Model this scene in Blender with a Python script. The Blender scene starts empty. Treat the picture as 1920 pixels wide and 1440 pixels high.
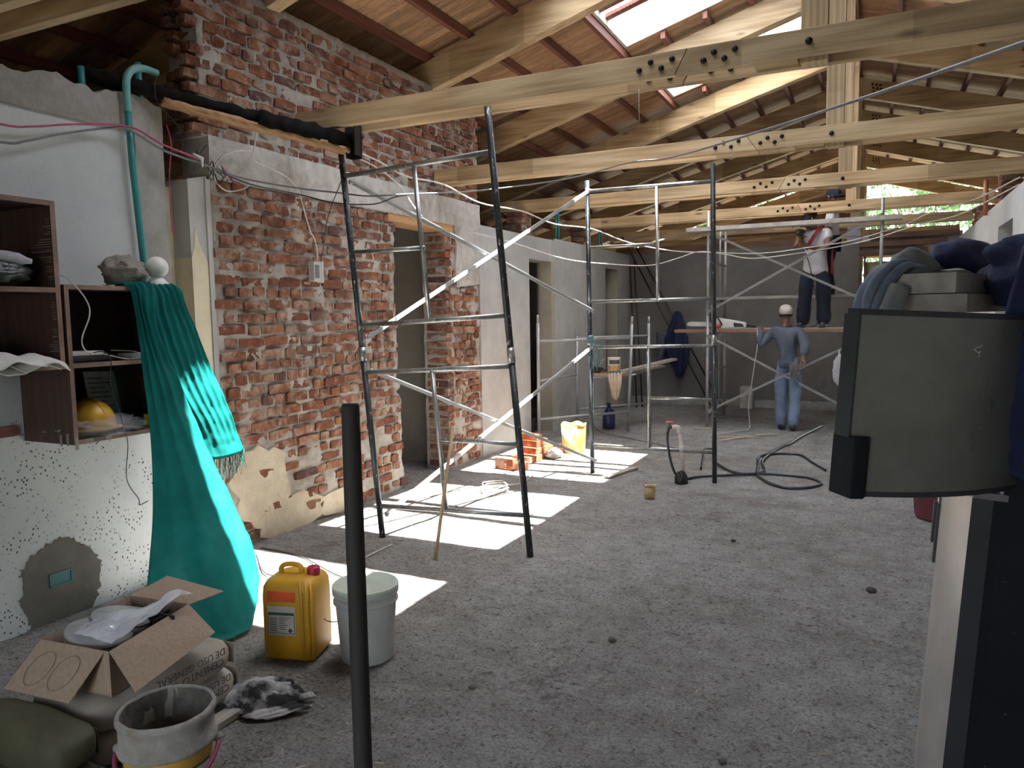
import bpy, bmesh, math, random
from math import sin, cos, pi, radians, sqrt, atan2
from mathutils import Vector, Matrix, Euler, noise

# ------------------------------------------------------------------ camera, sky, sun, exposure
scene = bpy.context.scene
COL = scene.collection
cam_data = bpy.data.cameras.new('camera')
cam = bpy.data.objects.new('camera', cam_data)
COL.objects.link(cam)
cam_data.sensor_fit = 'HORIZONTAL'
cam_data.sensor_width = 36.0
cam_data.lens = 36.0 * 1415.0 / 1920.0
cam_data.clip_start = 0.02
cam.matrix_world = Matrix(((0.90199562, -0.02436612, 0.43105708, 0.0),
                           (0.43143309, 0.08882446, -0.8977615, 0.0),
                           (-0.01641345, 0.99574922, 0.09063162, 1.6),
                           (0, 0, 0, 1)))
scene.camera = cam

world = bpy.data.worlds.new('sky')
scene.world = world
world.use_nodes = True
wn = world.node_tree.nodes
wl = world.node_tree.links
bg = wn['Background']
sky = wn.new('ShaderNodeTexSky')
sky.sky_type = 'NISHITA'
sky.sun_disc = False
sky.sun_elevation = radians(74)
sky.sun_rotation = radians(80)
sky.air_density = 1.0
sky.dust_density = 2.5
wmix = wn.new('ShaderNodeMixRGB')
wmix.inputs[0].default_value = 0.55
wmix.inputs[2].default_value = (9.0, 9.4, 10.0, 1)      # bright haze and thin cloud
wl.new(sky.outputs[0], wmix.inputs[1])
wl.new(wmix.outputs[0], bg.inputs[0])
bg.inputs[1].default_value = 1.0

sun_data = bpy.data.lights.new('sun', 'SUN')
sun_data.energy = 46.0
sun_data.angle = radians(0.5)
sun_data.color = (1.0, 0.965, 0.9)
sun = bpy.data.objects.new('sun', sun_data)
COL.objects.link(sun)
sun.location = (3, 1, 12)
sun.rotation_euler = Vector((-1.40, -0.2, -5.1)).to_track_quat('-Z', 'Y').to_euler()

vs = scene.view_settings
vs.view_transform = 'Standard'
vs.look = 'None'
vs.gamma = 1.0
vs.use_curve_mapping = False
vs.exposure = 0.62

random.seed(7)
R = random.random
def rr(a, b): return a + (b - a) * R()

# ------------------------------------------------------------------ materials
def nt(name):
    m = bpy.data.materials.new(name)
    m.use_nodes = True
    t = m.node_tree
    b = t.nodes['Principled BSDF']
    return m, t, b
def new(t, kind): return t.nodes.new(kind)
def coords(t, stretch=(1, 1, 1), rnd=True, kind='Object'):
    tc = new(t, 'ShaderNodeTexCoord')
    mp = new(t, 'ShaderNodeMapping')
    mp.inputs['Scale'].default_value = stretch
    t.links.new(tc.outputs[kind], mp.inputs[0])
    if rnd:
        oi = new(t, 'ShaderNodeObjectInfo')
        mu = new(t, 'ShaderNodeMath'); mu.operation = 'MULTIPLY'; mu.inputs[1].default_value = 37.0
        t.links.new(oi.outputs['Random'], mu.inputs[0])
        cb = new(t, 'ShaderNodeCombineXYZ')
        for i in range(3): t.links.new(mu.outputs[0], cb.inputs[i])
        t.links.new(cb.outputs[0], mp.inputs['Location'])
    return mp.outputs[0]
def noise_node(t, co, scale, detail=6, rough=0.6):
    n = new(t, 'ShaderNodeTexNoise')
    n.inputs['Scale'].default_value = scale
    n.inputs['Detail'].default_value = detail
    n.inputs['Roughness'].default_value = rough
    t.links.new(co, n.inputs['Vector'])
    return n.outputs['Fac']
def ramp(t, fac, stops):
    r = new(t, 'ShaderNodeValToRGB')
    els = r.color_ramp.elements
    while len(els) > 1: els.remove(els[-1])
    els[0].position = stops[0][0]; els[0].color = tuple(stops[0][1]) + (1,) if len(stops[0][1]) == 3 else stops[0][1]
    for p, c in stops[1:]:
        e = els.new(p); e.color = tuple(c) + (1,) if len(c) == 3 else c
    t.links.new(fac, r.inputs[0])
    return r.outputs[0]
def mixc(t, fac, a, b, mode='MIX'):
    n = new(t, 'ShaderNodeMixRGB'); n.blend_type = mode
    for i, v in ((0, fac), (1, a), (2, b)):
        if isinstance(v, (int, float)): n.inputs[i].default_value = v
        elif isinstance(v, (tuple, list)): n.inputs[i].default_value = tuple(v) + ((1,) if len(v) == 3 else ())
        else: t.links.new(v, n.inputs[i])
    return n.outputs[0]
def math_node(t, op, a, b=0.5):
    n = new(t, 'ShaderNodeMath'); n.operation = op
    for i, v in ((0, a), (1, b)):
        if isinstance(v, (int, float)): n.inputs[i].default_value = v
        else: t.links.new(v, n.inputs[i])
    return n.outputs[0]
def bump(t, b, h, strength=0.4, dist=0.01, normal=None):
    n = new(t, 'ShaderNodeBump')
    n.inputs['Strength'].default_value = strength
    n.inputs['Distance'].default_value = dist
    t.links.new(h, n.inputs['Height'])
    if normal is not None: t.links.new(normal, n.inputs['Normal'])
    t.links.new(n.outputs[0], b.inputs['Normal'])
    return n.outputs[0]
def randval(t, col, lo, hi):
    oi = new(t, 'ShaderNodeObjectInfo')
    mr = new(t, 'ShaderNodeMapRange')
    mr.inputs['To Min'].default_value = lo; mr.inputs['To Max'].default_value = hi
    t.links.new(oi.outputs['Random'], mr.inputs[0])
    h = new(t, 'ShaderNodeHueSaturation')
    t.links.new(mr.outputs[0], h.inputs['Value'])
    t.links.new(col, h.inputs['Color'])
    return h.outputs[0]

def plain(name, c1, c2=None, scale=10, rough=0.6, metal=0.0, b_strength=0.0, b_scale=60, stretch=(1, 1, 1),
          spec=0.5, lo=0.38, hi=0.64, rnd=None, alpha=None, b_dist=0.004, transl=0.0):
    m, t, b = nt(name)
    co = coords(t, stretch)
    if c2 is None: c2 = tuple(x * 0.82 for x in c1)
    col = ramp(t, noise_node(t, co, scale), [(lo, c2), (hi, c1)])
    if rnd: col = randval(t, col, *rnd)
    t.links.new(col, b.inputs['Base Color'])
    b.inputs['Roughness'].default_value = rough
    b.inputs['Metallic'].default_value = metal
    b.inputs['Specular IOR Level'].default_value = spec
    if b_strength: bump(t, b, noise_node(t, co, b_scale, 4), b_strength, b_dist)
    if transl:
        tr = new(t, 'ShaderNodeBsdfTranslucent')
        t.links.new(col, tr.inputs[0])
        mx = new(t, 'ShaderNodeMixShader'); mx.inputs[0].default_value = transl
        t.links.new(b.outputs[0], mx.inputs[1]); t.links.new(tr.outputs[0], mx.inputs[2])
        t.links.new(mx.outputs[0], t.nodes['Material Output'].inputs[0])
    if alpha is not None: b.inputs['Alpha'].default_value = alpha
    return m

def wood(name, c1, c2, stretch=(0.6, 14, 14), rough=0.65, knots=True, rnd=(0.86, 1.1), dark=(0.12, 0.06, 0.03), joints=0.0, spec=0.5):
    m, t, b = nt(name)
    co = coords(t, stretch)
    n1 = noise_node(t, co, 2.2, 8, 0.62)
    wv = new(t, 'ShaderNodeTexWave'); wv.wave_type = 'BANDS'
    wv.inputs['Scale'].default_value = 0.55; wv.inputs['Distortion'].default_value = 9.0
    wv.inputs['Detail'].default_value = 3; wv.inputs['Detail Scale'].default_value = 0.8
    t.links.new(co, wv.inputs['Vector'])
    f = math_node(t, 'ADD', math_node(t, 'MULTIPLY', n1, 0.82), math_node(t, 'MULTIPLY', wv.outputs['Fac'], 0.18))
    col = ramp(t, f, [(0.3, c2), (0.62, c1)])
    if knots:
        s2 = tuple(1.6 if s == min(stretch) else 5.0 for s in stretch)
        vo = new(t, 'ShaderNodeTexVoronoi'); vo.inputs['Scale'].default_value = 1.0
        t.links.new(coords(t, s2), vo.inputs['Vector'])
        kf = ramp(t, vo.outputs['Distance'], [(0.05, (1, 1, 1)), (0.13, (0, 0, 0))])
        col = mixc(t, math_node(t, 'MULTIPLY', kf, 0.75), col, dark)
    if joints:          # finger-jointed lengths of slightly different tone
        sx = new(t, 'ShaderNodeSeparateXYZ'); t.links.new(coords(t), sx.inputs[0])
        ax = stretch.index(min(stretch))
        fl_ = math_node(t, 'FLOOR', math_node(t, 'MULTIPLY', sx.outputs[ax], 1.25), 0.0)
        wnz = new(t, 'ShaderNodeTexWhiteNoise'); wnz.noise_dimensions = '1D'; t.links.new(fl_, wnz.inputs['W'])
        col = mixc(t, joints, col, ramp(t, wnz.outputs['Value'], [(0.0, (0.72, 0.68, 0.62)), (0.5, (1, 1, 1)), (1.0, (1.12, 1.06, 0.98))]), 'MULTIPLY')
    if rnd: col = randval(t, col, *rnd)
    t.links.new(col, b.inputs['Base Color'])
    b.inputs['Roughness'].default_value = rough
    b.inputs['Specular IOR Level'].default_value = spec
    bump(t, b, n1, 0.25, 0.004)
    return m

def brick_mat(name, stops):
    m, t, b = nt(name)
    oi = new(t, 'ShaderNodeObjectInfo')
    base = ramp(t, oi.outputs['Random'], stops)
    co = coords(t)
    n1 = noise_node(t, co, 9, 8, 0.7)
    col = mixc(t, ramp(t, n1, [(0.35, (0, 0, 0)), (0.7, (1, 1, 1))]), mixc(t, 1.0, base, (0.40, 0.36, 0.36), 'MULTIPLY'), base)
    n2 = noise_node(t, co, 4.5, 9, 0.75)
    white = ramp(t, n2, [(0.50, (0, 0, 0)), (0.68, (0.72, 0.72, 0.72))])
    col = mixc(t, white, col, (0.52, 0.45, 0.38))
    t.links.new(col, b.inputs['Base Color'])
    b.inputs['Roughness'].default_value = 0.92
    b.inputs['Specular IOR Level'].default_value = 0.2
    bump(t, b, noise_node(t, co, 38, 7, 0.75), 0.95, 0.016)
    return m

def plaster(name, c1, c2, c3=None, s1=1.6, s2=9, rough=0.9, bstr=0.35, speck=None):
    m, t, b = nt(name)
    co = coords(t, rnd=False)
    n1 = noise_node(t, co, s1, 9, 0.62)
    n2 = noise_node(t, co, s2, 7, 0.7)
    f = math_node(t, 'ADD', math_node(t, 'MULTIPLY', n1, 0.65), math_node(t, 'MULTIPLY', n2, 0.35))
    col = ramp(t, f, [(0.36, c2), (0.60, c1)])
    if c3:
        n3 = noise_node(t, coords(t, (1.3, 1.3, 0.5), False), 2.3, 8, 0.7)
        col = mixc(t, ramp(t, n3, [(0.55, (0, 0, 0)), (0.72, (0.8, 0.8, 0.8))]), col, c3)
    if speck:
        vo = new(t, 'ShaderNodeTexVoronoi'); vo.inputs['Scale'].default_value = speck[0]
        vo.inputs['Randomness'].default_value = 1.0
        t.links.new(coords(t, (1, 1, 0.8), False), vo.inputs['Vector'])
        dots = ramp(t, vo.outputs['Distance'], [(speck[1] * 0.7, (1, 1, 1)), (speck[1], (0, 0, 0))])
        gate = ramp(t, noise_node(t, co, speck[3] if len(speck) > 3 else 14, 3), [(0.42, (0, 0, 0)), (0.56, (1, 1, 1))])
        tc = new(t, 'ShaderNodeTexCoord'); sp = new(t, 'ShaderNodeSeparateXYZ')
        t.links.new(tc.outputs['Object'], sp.inputs[0])
        hz = ramp(t, math_node(t, 'MULTIPLY', sp.outputs[2], 0.3333), [(0.30, (1, 1, 1)), (0.42, (0.12, 0.12, 0.12))])
        f2 = math_node(t, 'MULTIPLY', math_node(t, 'MULTIPLY', dots, gate), hz)
        col = mixc(t, f2, col, speck[2])
    t.links.new(col, b.inputs['Base Color'])
    b.inputs['Roughness'].default_value = rough
    b.inputs['Specular IOR Level'].default_value = 0.25
    nb = noise_node(t, co, 30, 6, 0.7)
    bump(t, b, math_node(t, 'ADD', nb, math_node(t, 'MULTIPLY', n2, 2.0)), bstr, 0.006)
    return m

def dirt_mat():
    m, t, b = nt('dirt')
    co = coords(t, rnd=False)
    n1 = noise_node(t, co, 0.55, 9, 0.6)
    n2 = noise_node(t, co, 6, 9, 0.72)
    n3 = noise_node(t, co, 70, 6, 0.75)
    f = math_node(t, 'ADD', math_node(t, 'MULTIPLY', n1, 0.5), math_node(t, 'MULTIPLY', n2, 0.5))
    col = ramp(t, f, [(0.34, (0.22, 0.205, 0.19)), (0.5, (0.38, 0.37, 0.355)), (0.64, (0.52, 0.515, 0.505))])
    damp = ramp(t, noise_node(t, coords(t, (0.8, 1.3, 1), False), 0.8, 6, 0.6), [(0.58, (0, 0, 0)), (0.74, (0.75, 0.75, 0.75))])
    col = mixc(t, damp, col, (0.16, 0.135, 0.11))
    col = mixc(t, 0.85, col, ramp(t, n3, [(0.32, (0.36, 0.345, 0.33)), (0.56, (1.1, 1.1, 1.1))]), 'MULTIPLY')
    crumbs = ramp(t, noise_node(t, co, 26, 4, 0.8), [(0.36, (0.30, 0.28, 0.26)), (0.45, (1, 1, 1))])
    col = mixc(t, 0.8, col, crumbs, 'MULTIPLY')
    t.links.new(col, b.inputs['Base Color'])
    b.inputs['Roughness'].default_value = 0.97
    b.inputs['Specular IOR Level'].default_value = 0.12
    h = math_node(t, 'ADD', math_node(t, 'MULTIPLY', n2, 3.0), math_node(t, 'ADD', n3, math_node(t, 'MULTIPLY', noise_node(t, co, 22, 6, 0.7), 1.8)))
    bump(t, b, h, 0.9, 0.02)
    return m

MT = {}
MT['dirt'] = dirt_mat()
MT['pine'] = wood('pine_beam', (0.62, 0.47, 0.28), (0.36, 0.24, 0.125), joints=0.9)
MT['pine_z'] = wood('pine_post', (0.60, 0.46, 0.28), (0.38, 0.26, 0.14), (14, 14, 0.6), joints=0.7)
MT['board'] = wood('roof_board', (0.44, 0.255, 0.135), (0.25, 0.135, 0.07), (0.3, 26, 26), knots=False, rnd=(0.72, 1.15))
MT['purlin'] = wood('red_purlin', (0.24, 0.085, 0.055), (0.13, 0.045, 0.03), (14, 0.6, 14), knots=False)
MT['deck'] = plain('roof_deck', (0.12, 0.09, 0.07), rough=0.9)
MT['curb'] = plain('curb_white', (0.68, 0.66, 0.62), (0.5, 0.47, 0.43), 5, 0.7)
MT['brick'] = brick_mat('old_brick', [(0.0, (0.40, 0.16, 0.085)), (0.2, (0.27, 0.105, 0.07)), (0.36, (0.48, 0.225, 0.12)),
                                      (0.55, (0.34, 0.135, 0.08)), (0.75, (0.43, 0.23, 0.15)), (0.88, (0.20, 0.11, 0.095)), (1.0, (0.47, 0.235, 0.13))])
MT['newbrick'] = brick_mat('new_brick', [(0.0, (0.62, 0.22, 0.10)), (1.0, (0.55, 0.19, 0.09))])
MT['mortar'] = plaster('mortar', (0.47, 0.44, 0.39), (0.25, 0.22, 0.19), (0.52, 0.44, 0.34), 2.6, 18, 0.95, 1.0)
MT['lintel'] = plaster('stained_concrete', (0.58, 0.56, 0.52), (0.30, 0.275, 0.24), (0.24, 0.195, 0.14), 2.6, 13, 0.9, 0.9)
MT['greywall'] = plaster('grey_render', (0.46, 0.46, 0.44), (0.34, 0.335, 0.32), (0.50, 0.49, 0.46), 1.0, 6)
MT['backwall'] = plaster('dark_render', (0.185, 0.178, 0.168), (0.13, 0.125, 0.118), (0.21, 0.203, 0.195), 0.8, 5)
MT['beigewall'] = plaster('beige_render', (0.44, 0.405, 0.34), (0.34, 0.31, 0.255), None, 1.2, 7)
MT['cream'] = plaster('cream_paint', (0.72, 0.66, 0.48), (0.58, 0.52, 0.36), (0.42, 0.38, 0.29), 1.5, 9)
MT['whitewall'] = plaster('dirty_white_paint', (0.60, 0.62, 0.62), (0.50, 0.53, 0.53), None, 1.2, 5, 0.75, 0.12, (52, 0.30, (0.07, 0.075, 0.075), 7))
MT['capconc'] = plaster('rough_concrete', (0.42, 0.40, 0.37), (0.28, 0.26, 0.23), (0.24, 0.22, 0.2), 2.4, 14, 0.95, 1.0)
MT['patch'] = plaster('mortar_patch', (0.17, 0.16, 0.14), (0.10, 0.095, 0.083), None, 2, 9)
MT['rightwall'] = plaster('pale_render', (0.56, 0.56, 0.54), (0.43, 0.43, 0.41), (0.40, 0.36, 0.30), 1.1, 6)

# ------------------------------------------------------------------ geometry helpers
def tris_of(profile): pass
class G:
    """collects shapes; build() links them as one mesh object"""
    def __init__(s): s.v = []; s.f = []; s.sm = []
    def add(s, vs_, fs, smooth=False):
        o = len(s.v); s.v += [tuple(p) for p in vs_]
        for f in fs: s.f.append(tuple(o + i for i in f)); s.sm.append(smooth)
        return s
    def box(s, x0, x1, y0, y1, z0, z1, M=None):
        p = [(x0, y0, z0), (x1, y0, z0), (x1, y1, z0), (x0, y1, z0), (x0, y0, z1), (x1, y0, z1), (x1, y1, z1), (x0, y1, z1)]
        if M is not None: p = [tuple(M @ Vector(q)) for q in p]
        return s.add(p, [(0, 3, 2, 1), (4, 5, 6, 7), (0, 1, 5, 4), (1, 2, 6, 5), (2, 3, 7, 6), (3, 0, 4, 7)])
    def cbox(s, c, d, M=None):
        return s.box(c[0] - d[0] / 2, c[0] + d[0] / 2, c[1] - d[1] / 2, c[1] + d[1] / 2, c[2] - d[2] / 2, c[2] + d[2] / 2, M)
    def beam(s, a, b, w, h, up=(0, 0, 1)):
        a = Vector(a); b = Vector(b); d = (b - a); L = d.length; d.normalize()
        x = d.cross(Vector(up)).normalized(); z = x.cross(d)
        pts = []
        for P in (a, b):
            for sx, sz in ((-1, -1), (1, -1), (1, 1), (-1, 1)):
                pts.append(tuple(P + x * (sx * w / 2) + z * (sz * h / 2)))
        return s.add(pts, [(3, 2, 1, 0), (4, 5, 6, 7), (0, 1, 5, 4), (1, 2, 6, 5), (2, 3, 7, 6), (3, 0, 4, 7)])
    def tube(s, pts, r, n=8, caps=True, closed=False):
        pts = [Vector(p) for p in pts]
        if not isinstance(r, (list, tuple)): r = [r] * len(pts)
        rings = []
        N = len(pts); prev = None
        for i, p in enumerate(pts):
            if closed: d = pts[(i + 1) % N] - pts[i - 1]
            else: d = (pts[min(i + 1, N - 1)] - pts[max(i - 1, 0)])
            if d.length < 1e-9: d = Vector((0, 0, 1))
            d.normalize()
            if prev is None:
                a = Vector((0, 0, 1)) if abs(d.z) < 0.9 else Vector((1, 0, 0))
                x = d.cross(a).normalized()
            else:
                x = (prev - d * prev.dot(d))
                x = x.normalized() if x.length > 1e-6 else d.orthogonal().normalized()
            prev = x; y = d.cross(x)
            rings.append([tuple(p + (x * cos(2 * pi * k / n) + y * sin(2 * pi * k / n)) * r[i]) for k in range(n)])
        vs_ = [q for ring in rings for q in ring]; fs = []
        for i in range(N if closed else N - 1):
            j = (i + 1) % N
            for k in range(n):
                fs.append((i * n + k, i * n + (k + 1) % n, j * n + (k + 1) % n, j * n + k))
        s.add(vs_, fs, True)
        if caps and not closed:
            o = len(s.v) - len(vs_)
            s.f.append(tuple(o + k for k in reversed(range(n)))); s.sm.append(False)
            s.f.append(tuple(o + (N - 1) * n + k for k in range(n))); s.sm.append(False)
        return s
    def lathe(s, prof, c=(0, 0, 0), n=24, M=None, smooth=True, close=False):
        vs_ = []; fs = []
        for (r, z) in prof:
            for k in range(n):
                a = 2 * pi * k / n
                q = Vector((c[0] + r * cos(a), c[1] + r * sin(a), c[2] + z))
                vs_.append(tuple(M @ q) if M is not None else tuple(q))
        for i in range(len(prof) - 1):
            for k in range(n):
                fs.append((i * n + k, i * n + (k + 1) % n, (i + 1) * n + (k + 1) % n, (i + 1) * n + k))
        s.add(vs_, fs, smooth)
        o = len(s.v) - len(vs_)
        if prof[0][0] > 1e-5 and close: s.f.append(tuple(o + k for k in reversed(range(n)))); s.sm.append(False)
        if prof[-1][0] > 1e-5 and close: s.f.append(tuple(o + (len(prof) - 1) * n + k for k in range(n))); s.sm.append(False)
        return s
    def prism(s, poly, axis, a0, a1, M=None):
        """extrude a 2D polygon along an axis ('x': poly is (y,z); 'y': (x,z); 'z': (x,y))"""
        def P(q, a):
            v = {'x': (a, q[0], q[1]), 'y': (q[0], a, q[1]), 'z': (q[0], q[1], a)}[axis]
            return tuple(M @ Vector(v)) if M is not None else v
        n = len(poly)
        vs_ = [P(q, a0) for q in poly] + [P(q, a1) for q in poly]
        fs = [tuple(range(n)), tuple(reversed(range(n, 2 * n)))] + [(i, n + i, n + (i + 1) % n, (i + 1) % n) for i in range(n)]
        return s.add(vs_, fs)
    def sphere(s, c, r, nu=16, nv=10, sc=(1, 1, 1), M=None):
        vs_ = []; fs = []
        for j in range(nv + 1):
            th = pi * j / nv
            for k in range(nu):
                a = 2 * pi * k / nu
                q = Vector((c[0] + r * sc[0] * sin(th) * cos(a), c[1] + r * sc[1] * sin(th) * sin(a), c[2] + r * sc[2] * cos(th)))
                vs_.append(tuple(M @ q) if M is not None else tuple(q))
        for j in range(nv):
            for k in range(nu):
                fs.append((j * nu + k, (j + 1) * nu + k, (j + 1) * nu + (k + 1) % nu, j * nu + (k + 1) % nu))
        return s.add(vs_, fs, True)
    def grid(s, fn, nu, nv, smooth=True):
        vs_ = [tuple(fn(i / nu, j / nv)) for j in range(nv + 1) for i in range(nu + 1)]
        fs = [(j * (nu + 1) + i, j * (nu + 1) + i + 1, (j + 1) * (nu + 1) + i + 1, (j + 1) * (nu + 1) + i) for j in range(nv) for i in range(nu)]
        return s.add(vs_, fs, smooth)
    def jitter(s, amp, sc=8.0, seed=0.0, start=0):
        for i in range(start, len(s.v)):
            p = Vector(s.v[i]); q = p * sc + Vector((seed, seed * 1.7, -seed))
            s.v[i] = tuple(p + noise.noise_vector(q) * amp)
        return s
    def mesh(s, name, mat, weld=True, fixn=True):
        me = bpy.data.meshes.new(name)
        me.from_pydata(s.v, [], s.f)
        me.polygons.foreach_set('use_smooth', s.sm)
        if fixn:
            bm = bmesh.new(); bm.from_mesh(me)
            if weld: bmesh.ops.remove_doubles(bm, verts=bm.verts, dist=1e-5)
            bmesh.ops.recalc_face_normals(bm, faces=bm.faces)
            bm.to_mesh(me); bm.free()
        mats = mat if isinstance(mat, (list, tuple)) else [mat]
        for m_ in mats: me.materials.append(MT[m_] if isinstance(m_, str) else m_)
        me.update()
        return me
    def build(s, name, mat, parent=None, loc=None, world=True, weld=True, fixn=True, bevel=0.0):
        """world=True: the shapes are in world space; the parent's origin (or loc) is taken off"""
        o0 = Vector((0, 0, 0))
        if parent is not None and world: o0 = Vector(parent['_o'])
        elif parent is None and loc is not None: o0 = Vector(loc)
        if o0.length > 0 and world: s.v = [tuple(Vector(p) - o0) for p in s.v]
        ob = bpy.data.objects.new(name, s.mesh(name, mat, weld, fixn))
        COL.objects.link(ob)
        if parent is not None:
            ob.parent = parent
            ob['_o'] = list(parent['_o'])
        else:
            ob.location = loc if loc is not None else (0, 0, 0)
            ob['_o'] = list(ob.location)
        if bevel:
            b = ob.modifiers.new('bevel', 'BEVEL'); b.width = bevel; b.segments = 2; b.limit_method = 'ANGLE'; b.angle_limit = radians(50)
        return ob

def tag(o, label, cat, group=None):
    o['label'] = label; o['category'] = cat
    if group: o['group'] = group
    return o
def thing(name, label, cat, loc=(0, 0, 0), rot=(0, 0, 0), group=None):
    o = bpy.data.objects.new(name, None); COL.objects.link(o)
    o.location = loc; o.rotation_euler = rot; o.empty_display_size = 0.1
    o['_o'] = list(loc)
    return tag(o, label, cat, group)
def struct(o): o['kind'] = 'structure'; return o
def stuff(o): o['kind'] = 'stuff'; return o
def place(me, name, parent=None, loc=(0, 0, 0), rot=(0, 0, 0), scale=(1, 1, 1)):
    ob = bpy.data.objects.new(name, me); COL.objects.link(ob)
    ob.parent = parent; ob.location = loc; ob.rotation_euler = rot; ob.scale = scale
    ob['_o'] = list(parent['_o']) if parent else list(loc)
    return ob
def copy_tree(o, parent=None):
    c = o.copy(); COL.objects.link(c); c.parent = parent
    for ch in list(o.children): copy_tree(ch, c)
    return c
def spline(pts, n=6):
    """Catmull-Rom through the points"""
    P = [Vector(p) for p in pts]; P = [P[0] * 2 - P[1]] + P + [P[-1] * 2 - P[-2]]
    out = []
    for i in range(1, len(P) - 2):
        for k in range(n):
            t = k / n
            out.append(0.5 * ((2 * P[i]) + (P[i + 1] - P[i - 1]) * t + (2 * P[i - 1] - 5 * P[i] + 4 * P[i + 1] - P[i + 2]) * t * t
                              + (3 * P[i] - P[i - 1] - 3 * P[i + 1] + P[i + 2]) * t ** 3))
    out.append(P[-2]); return out
def fz(x, y):
    """height of the dirt floor"""
    return 0.010 * noise.noise((x * 1.1, y * 1.1, 0.3)) + 0.006 * noise.noise((x * 4.5, y * 4.5, 2.1)) + 0.003 * noise.noise((x * 14, y * 14, 5.1))
# ------------------------------------------------------------------ setting: floor, walls
XL = -3.95            # face of the left wall
XRW = 1.10            # face of the right wall
XRI = -0.315          # ridge line
SL = 0.29             # roof slope
ZR = 4.2 + SL * (XRI + 3.95)
def zroof(x): return ZR - SL * abs(x - XRI)

def axis_pts(a, b, dense0, dense1, fine, coarse):
    out = [a]
    while out[-1] < b - 1e-6:
        out.append(min(b, out[-1] + (fine if dense0 <= out[-1] < dense1 else coarse)))
    return out
gx = axis_pts(-7.4, 5.4, -4.2, 1.6, 0.045, 0.4)
gy = axis_pts(-2.4, 22.5, 0.9, 9.0, 0.045, 0.12)
g = G()
nx = len(gx)
g.add([(x, y, fz(x, y)) for y in gy for x in gx],
      [(j * nx + i, j * nx + i + 1, (j + 1) * nx + i + 1, (j + 1) * nx + i) for j in range(len(gy) - 1) for i in range(nx - 1)], True)
floor = struct(g.build('floor', 'dirt', fixn=False))

# clods, chips and straw strewn over the dirt: nobody could count them
g = G()
rs = random.Random(3)
for i in range(6500):
    y = 1.6 + 8.5 * rs.random() ** 1.5; x = rs.uniform(-3.85, 1.0)
    s_ = rs.uniform(0.002, 0.007) * (1.7 if rs.random() < 0.05 else 1)
    c = Vector((x, y, fz(x, y) + s_ * 0.3))
    pts = [c + Vector((rs.uniform(-1, 1), rs.uniform(-1, 1), rs.uniform(-0.3, 0.9))).normalized() * s_ * rs.uniform(0.7, 1.3) for _ in range(4)]
    g.add(pts, [(0, 1, 2), (0, 2, 3), (0, 3, 1), (1, 3, 2)])
MT['clod'] = plain('clods', (0.33, 0.30, 0.26), (0.12, 0.10, 0.085), 1.5, 0.95, lo=0.42, hi=0.58)
o = stuff(g.build('clods', 'clod', floor, fixn=False))
g = G()
for i in range(700):
    y = 1.7 + 8 * rs.random() ** 1.4; x = rs.uniform(-3.0, 1.0); a = rs.uniform(0, pi); L = rs.uniform(0.012, 0.05)
    z = fz(x, y) + 0.004
    g.beam((x, y, z), (x + L * cos(a), y + L * sin(a), z + rs.uniform(0, 0.006)), 0.0025, 0.002)
MT['straw'] = plain('straw', (0.62, 0.55, 0.40), (0.40, 0.33, 0.22), 3)
o = stuff(g.build('straw', 'straw', floor, fixn=False))

# --- white painted wall beside the cabinets
def ragged(y0, y1, base, amp, step=0.05, seed=0):
    n = max(2, int(abs(y1 - y0) / step))
    return [(y0 + (y1 - y0) * i / n, base + amp * noise.noise(((y0 + (y1 - y0) * i / n) * 5 + seed, seed, 0.5)) + amp * 0.5 * noise.noise(((y0 + (y1 - y0) * i / n) * 17 + seed, seed, 1.5))) for i in range(n + 1)]
g = G()
g.prism([(-1.6, -0.1), (3.17, -0.1), (3.17, 2.70), (-1.6, 2.70)], 'x', -4.17, XL)
wall_left = struct(g.build('wall_left', 'whitewall'))
top = ragged(3.345, -1.6, 2.905, 0.055, 0.025, 2)
g = G(); g.prism([(-1.6, 2.70), (3.345, 2.70)] + top, 'x', -4.18, XL + 0.012)
g.build('concrete_band', 'capconc', wall_left)
g = G(); e = [(3.15 + 0.035 * noise.noise((z * 3, 1, 0)), z) for z in [i * 0.09 for i in range(30, -2, -1)]]
g.prism([(3.345, -0.1), (3.345, 2.72)] + e, 'x', -4.175, XL + 0.008)
MT['column'] = plaster('column_render', (0.36, 0.36, 0.34), (0.25, 0.25, 0.23), (0.42, 0.41, 0.38), 2, 8)
g.build('rendered_column', 'column', wall_left)
# dark repair patch with a sunk switch box
g = G(); n = 90
ring = [(2.53 + (0.22 + 0.05 * noise.noise((cos(2 * pi * k / n) * 2, sin(2 * pi * k / n) * 2, 3)) + 0.03 * noise.noise((k * 0.9, 0, 3))) * cos(2 * pi * k / n),
         max(-0.05, 0.17 + (0.27 + 0.05 * noise.noise((cos(2 * pi * k / n) * 2, sin(2 * pi * k / n) * 2, 9)) + 0.03 * noise.noise((k * 0.9, 5, 3))) * sin(2 * pi * k / n))) for k in range(n)]
g.prism(ring, 'x', XL - 0.01, XL + 0.006)
po = g.build('mortar_patch', 'patch', wall_left)
MT['teal_box'] = plain('teal_plastic', (0.03, 0.16, 0.17), rough=0.5)
g = G()
for a in ((2.46, 2.47, 0.19, 0.255), (2.58, 2.59, 0.19, 0.255), (2.46, 2.59, 0.185, 0.195), (2.46, 2.59, 0.25, 0.26)):
    g.box(XL - 0.02, XL + 0.012, *a)
g.box(XL - 0.02, XL + 0.0075, 2.465, 2.585, 0.19, 0.255)
g.build('switch_box', 'teal_box', wall_left)
MT['redstrip'] = wood('red_brown_wood', (0.20, 0.075, 0.05), (0.11, 0.04, 0.03), (14, 0.8, 14), knots=False)
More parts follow.
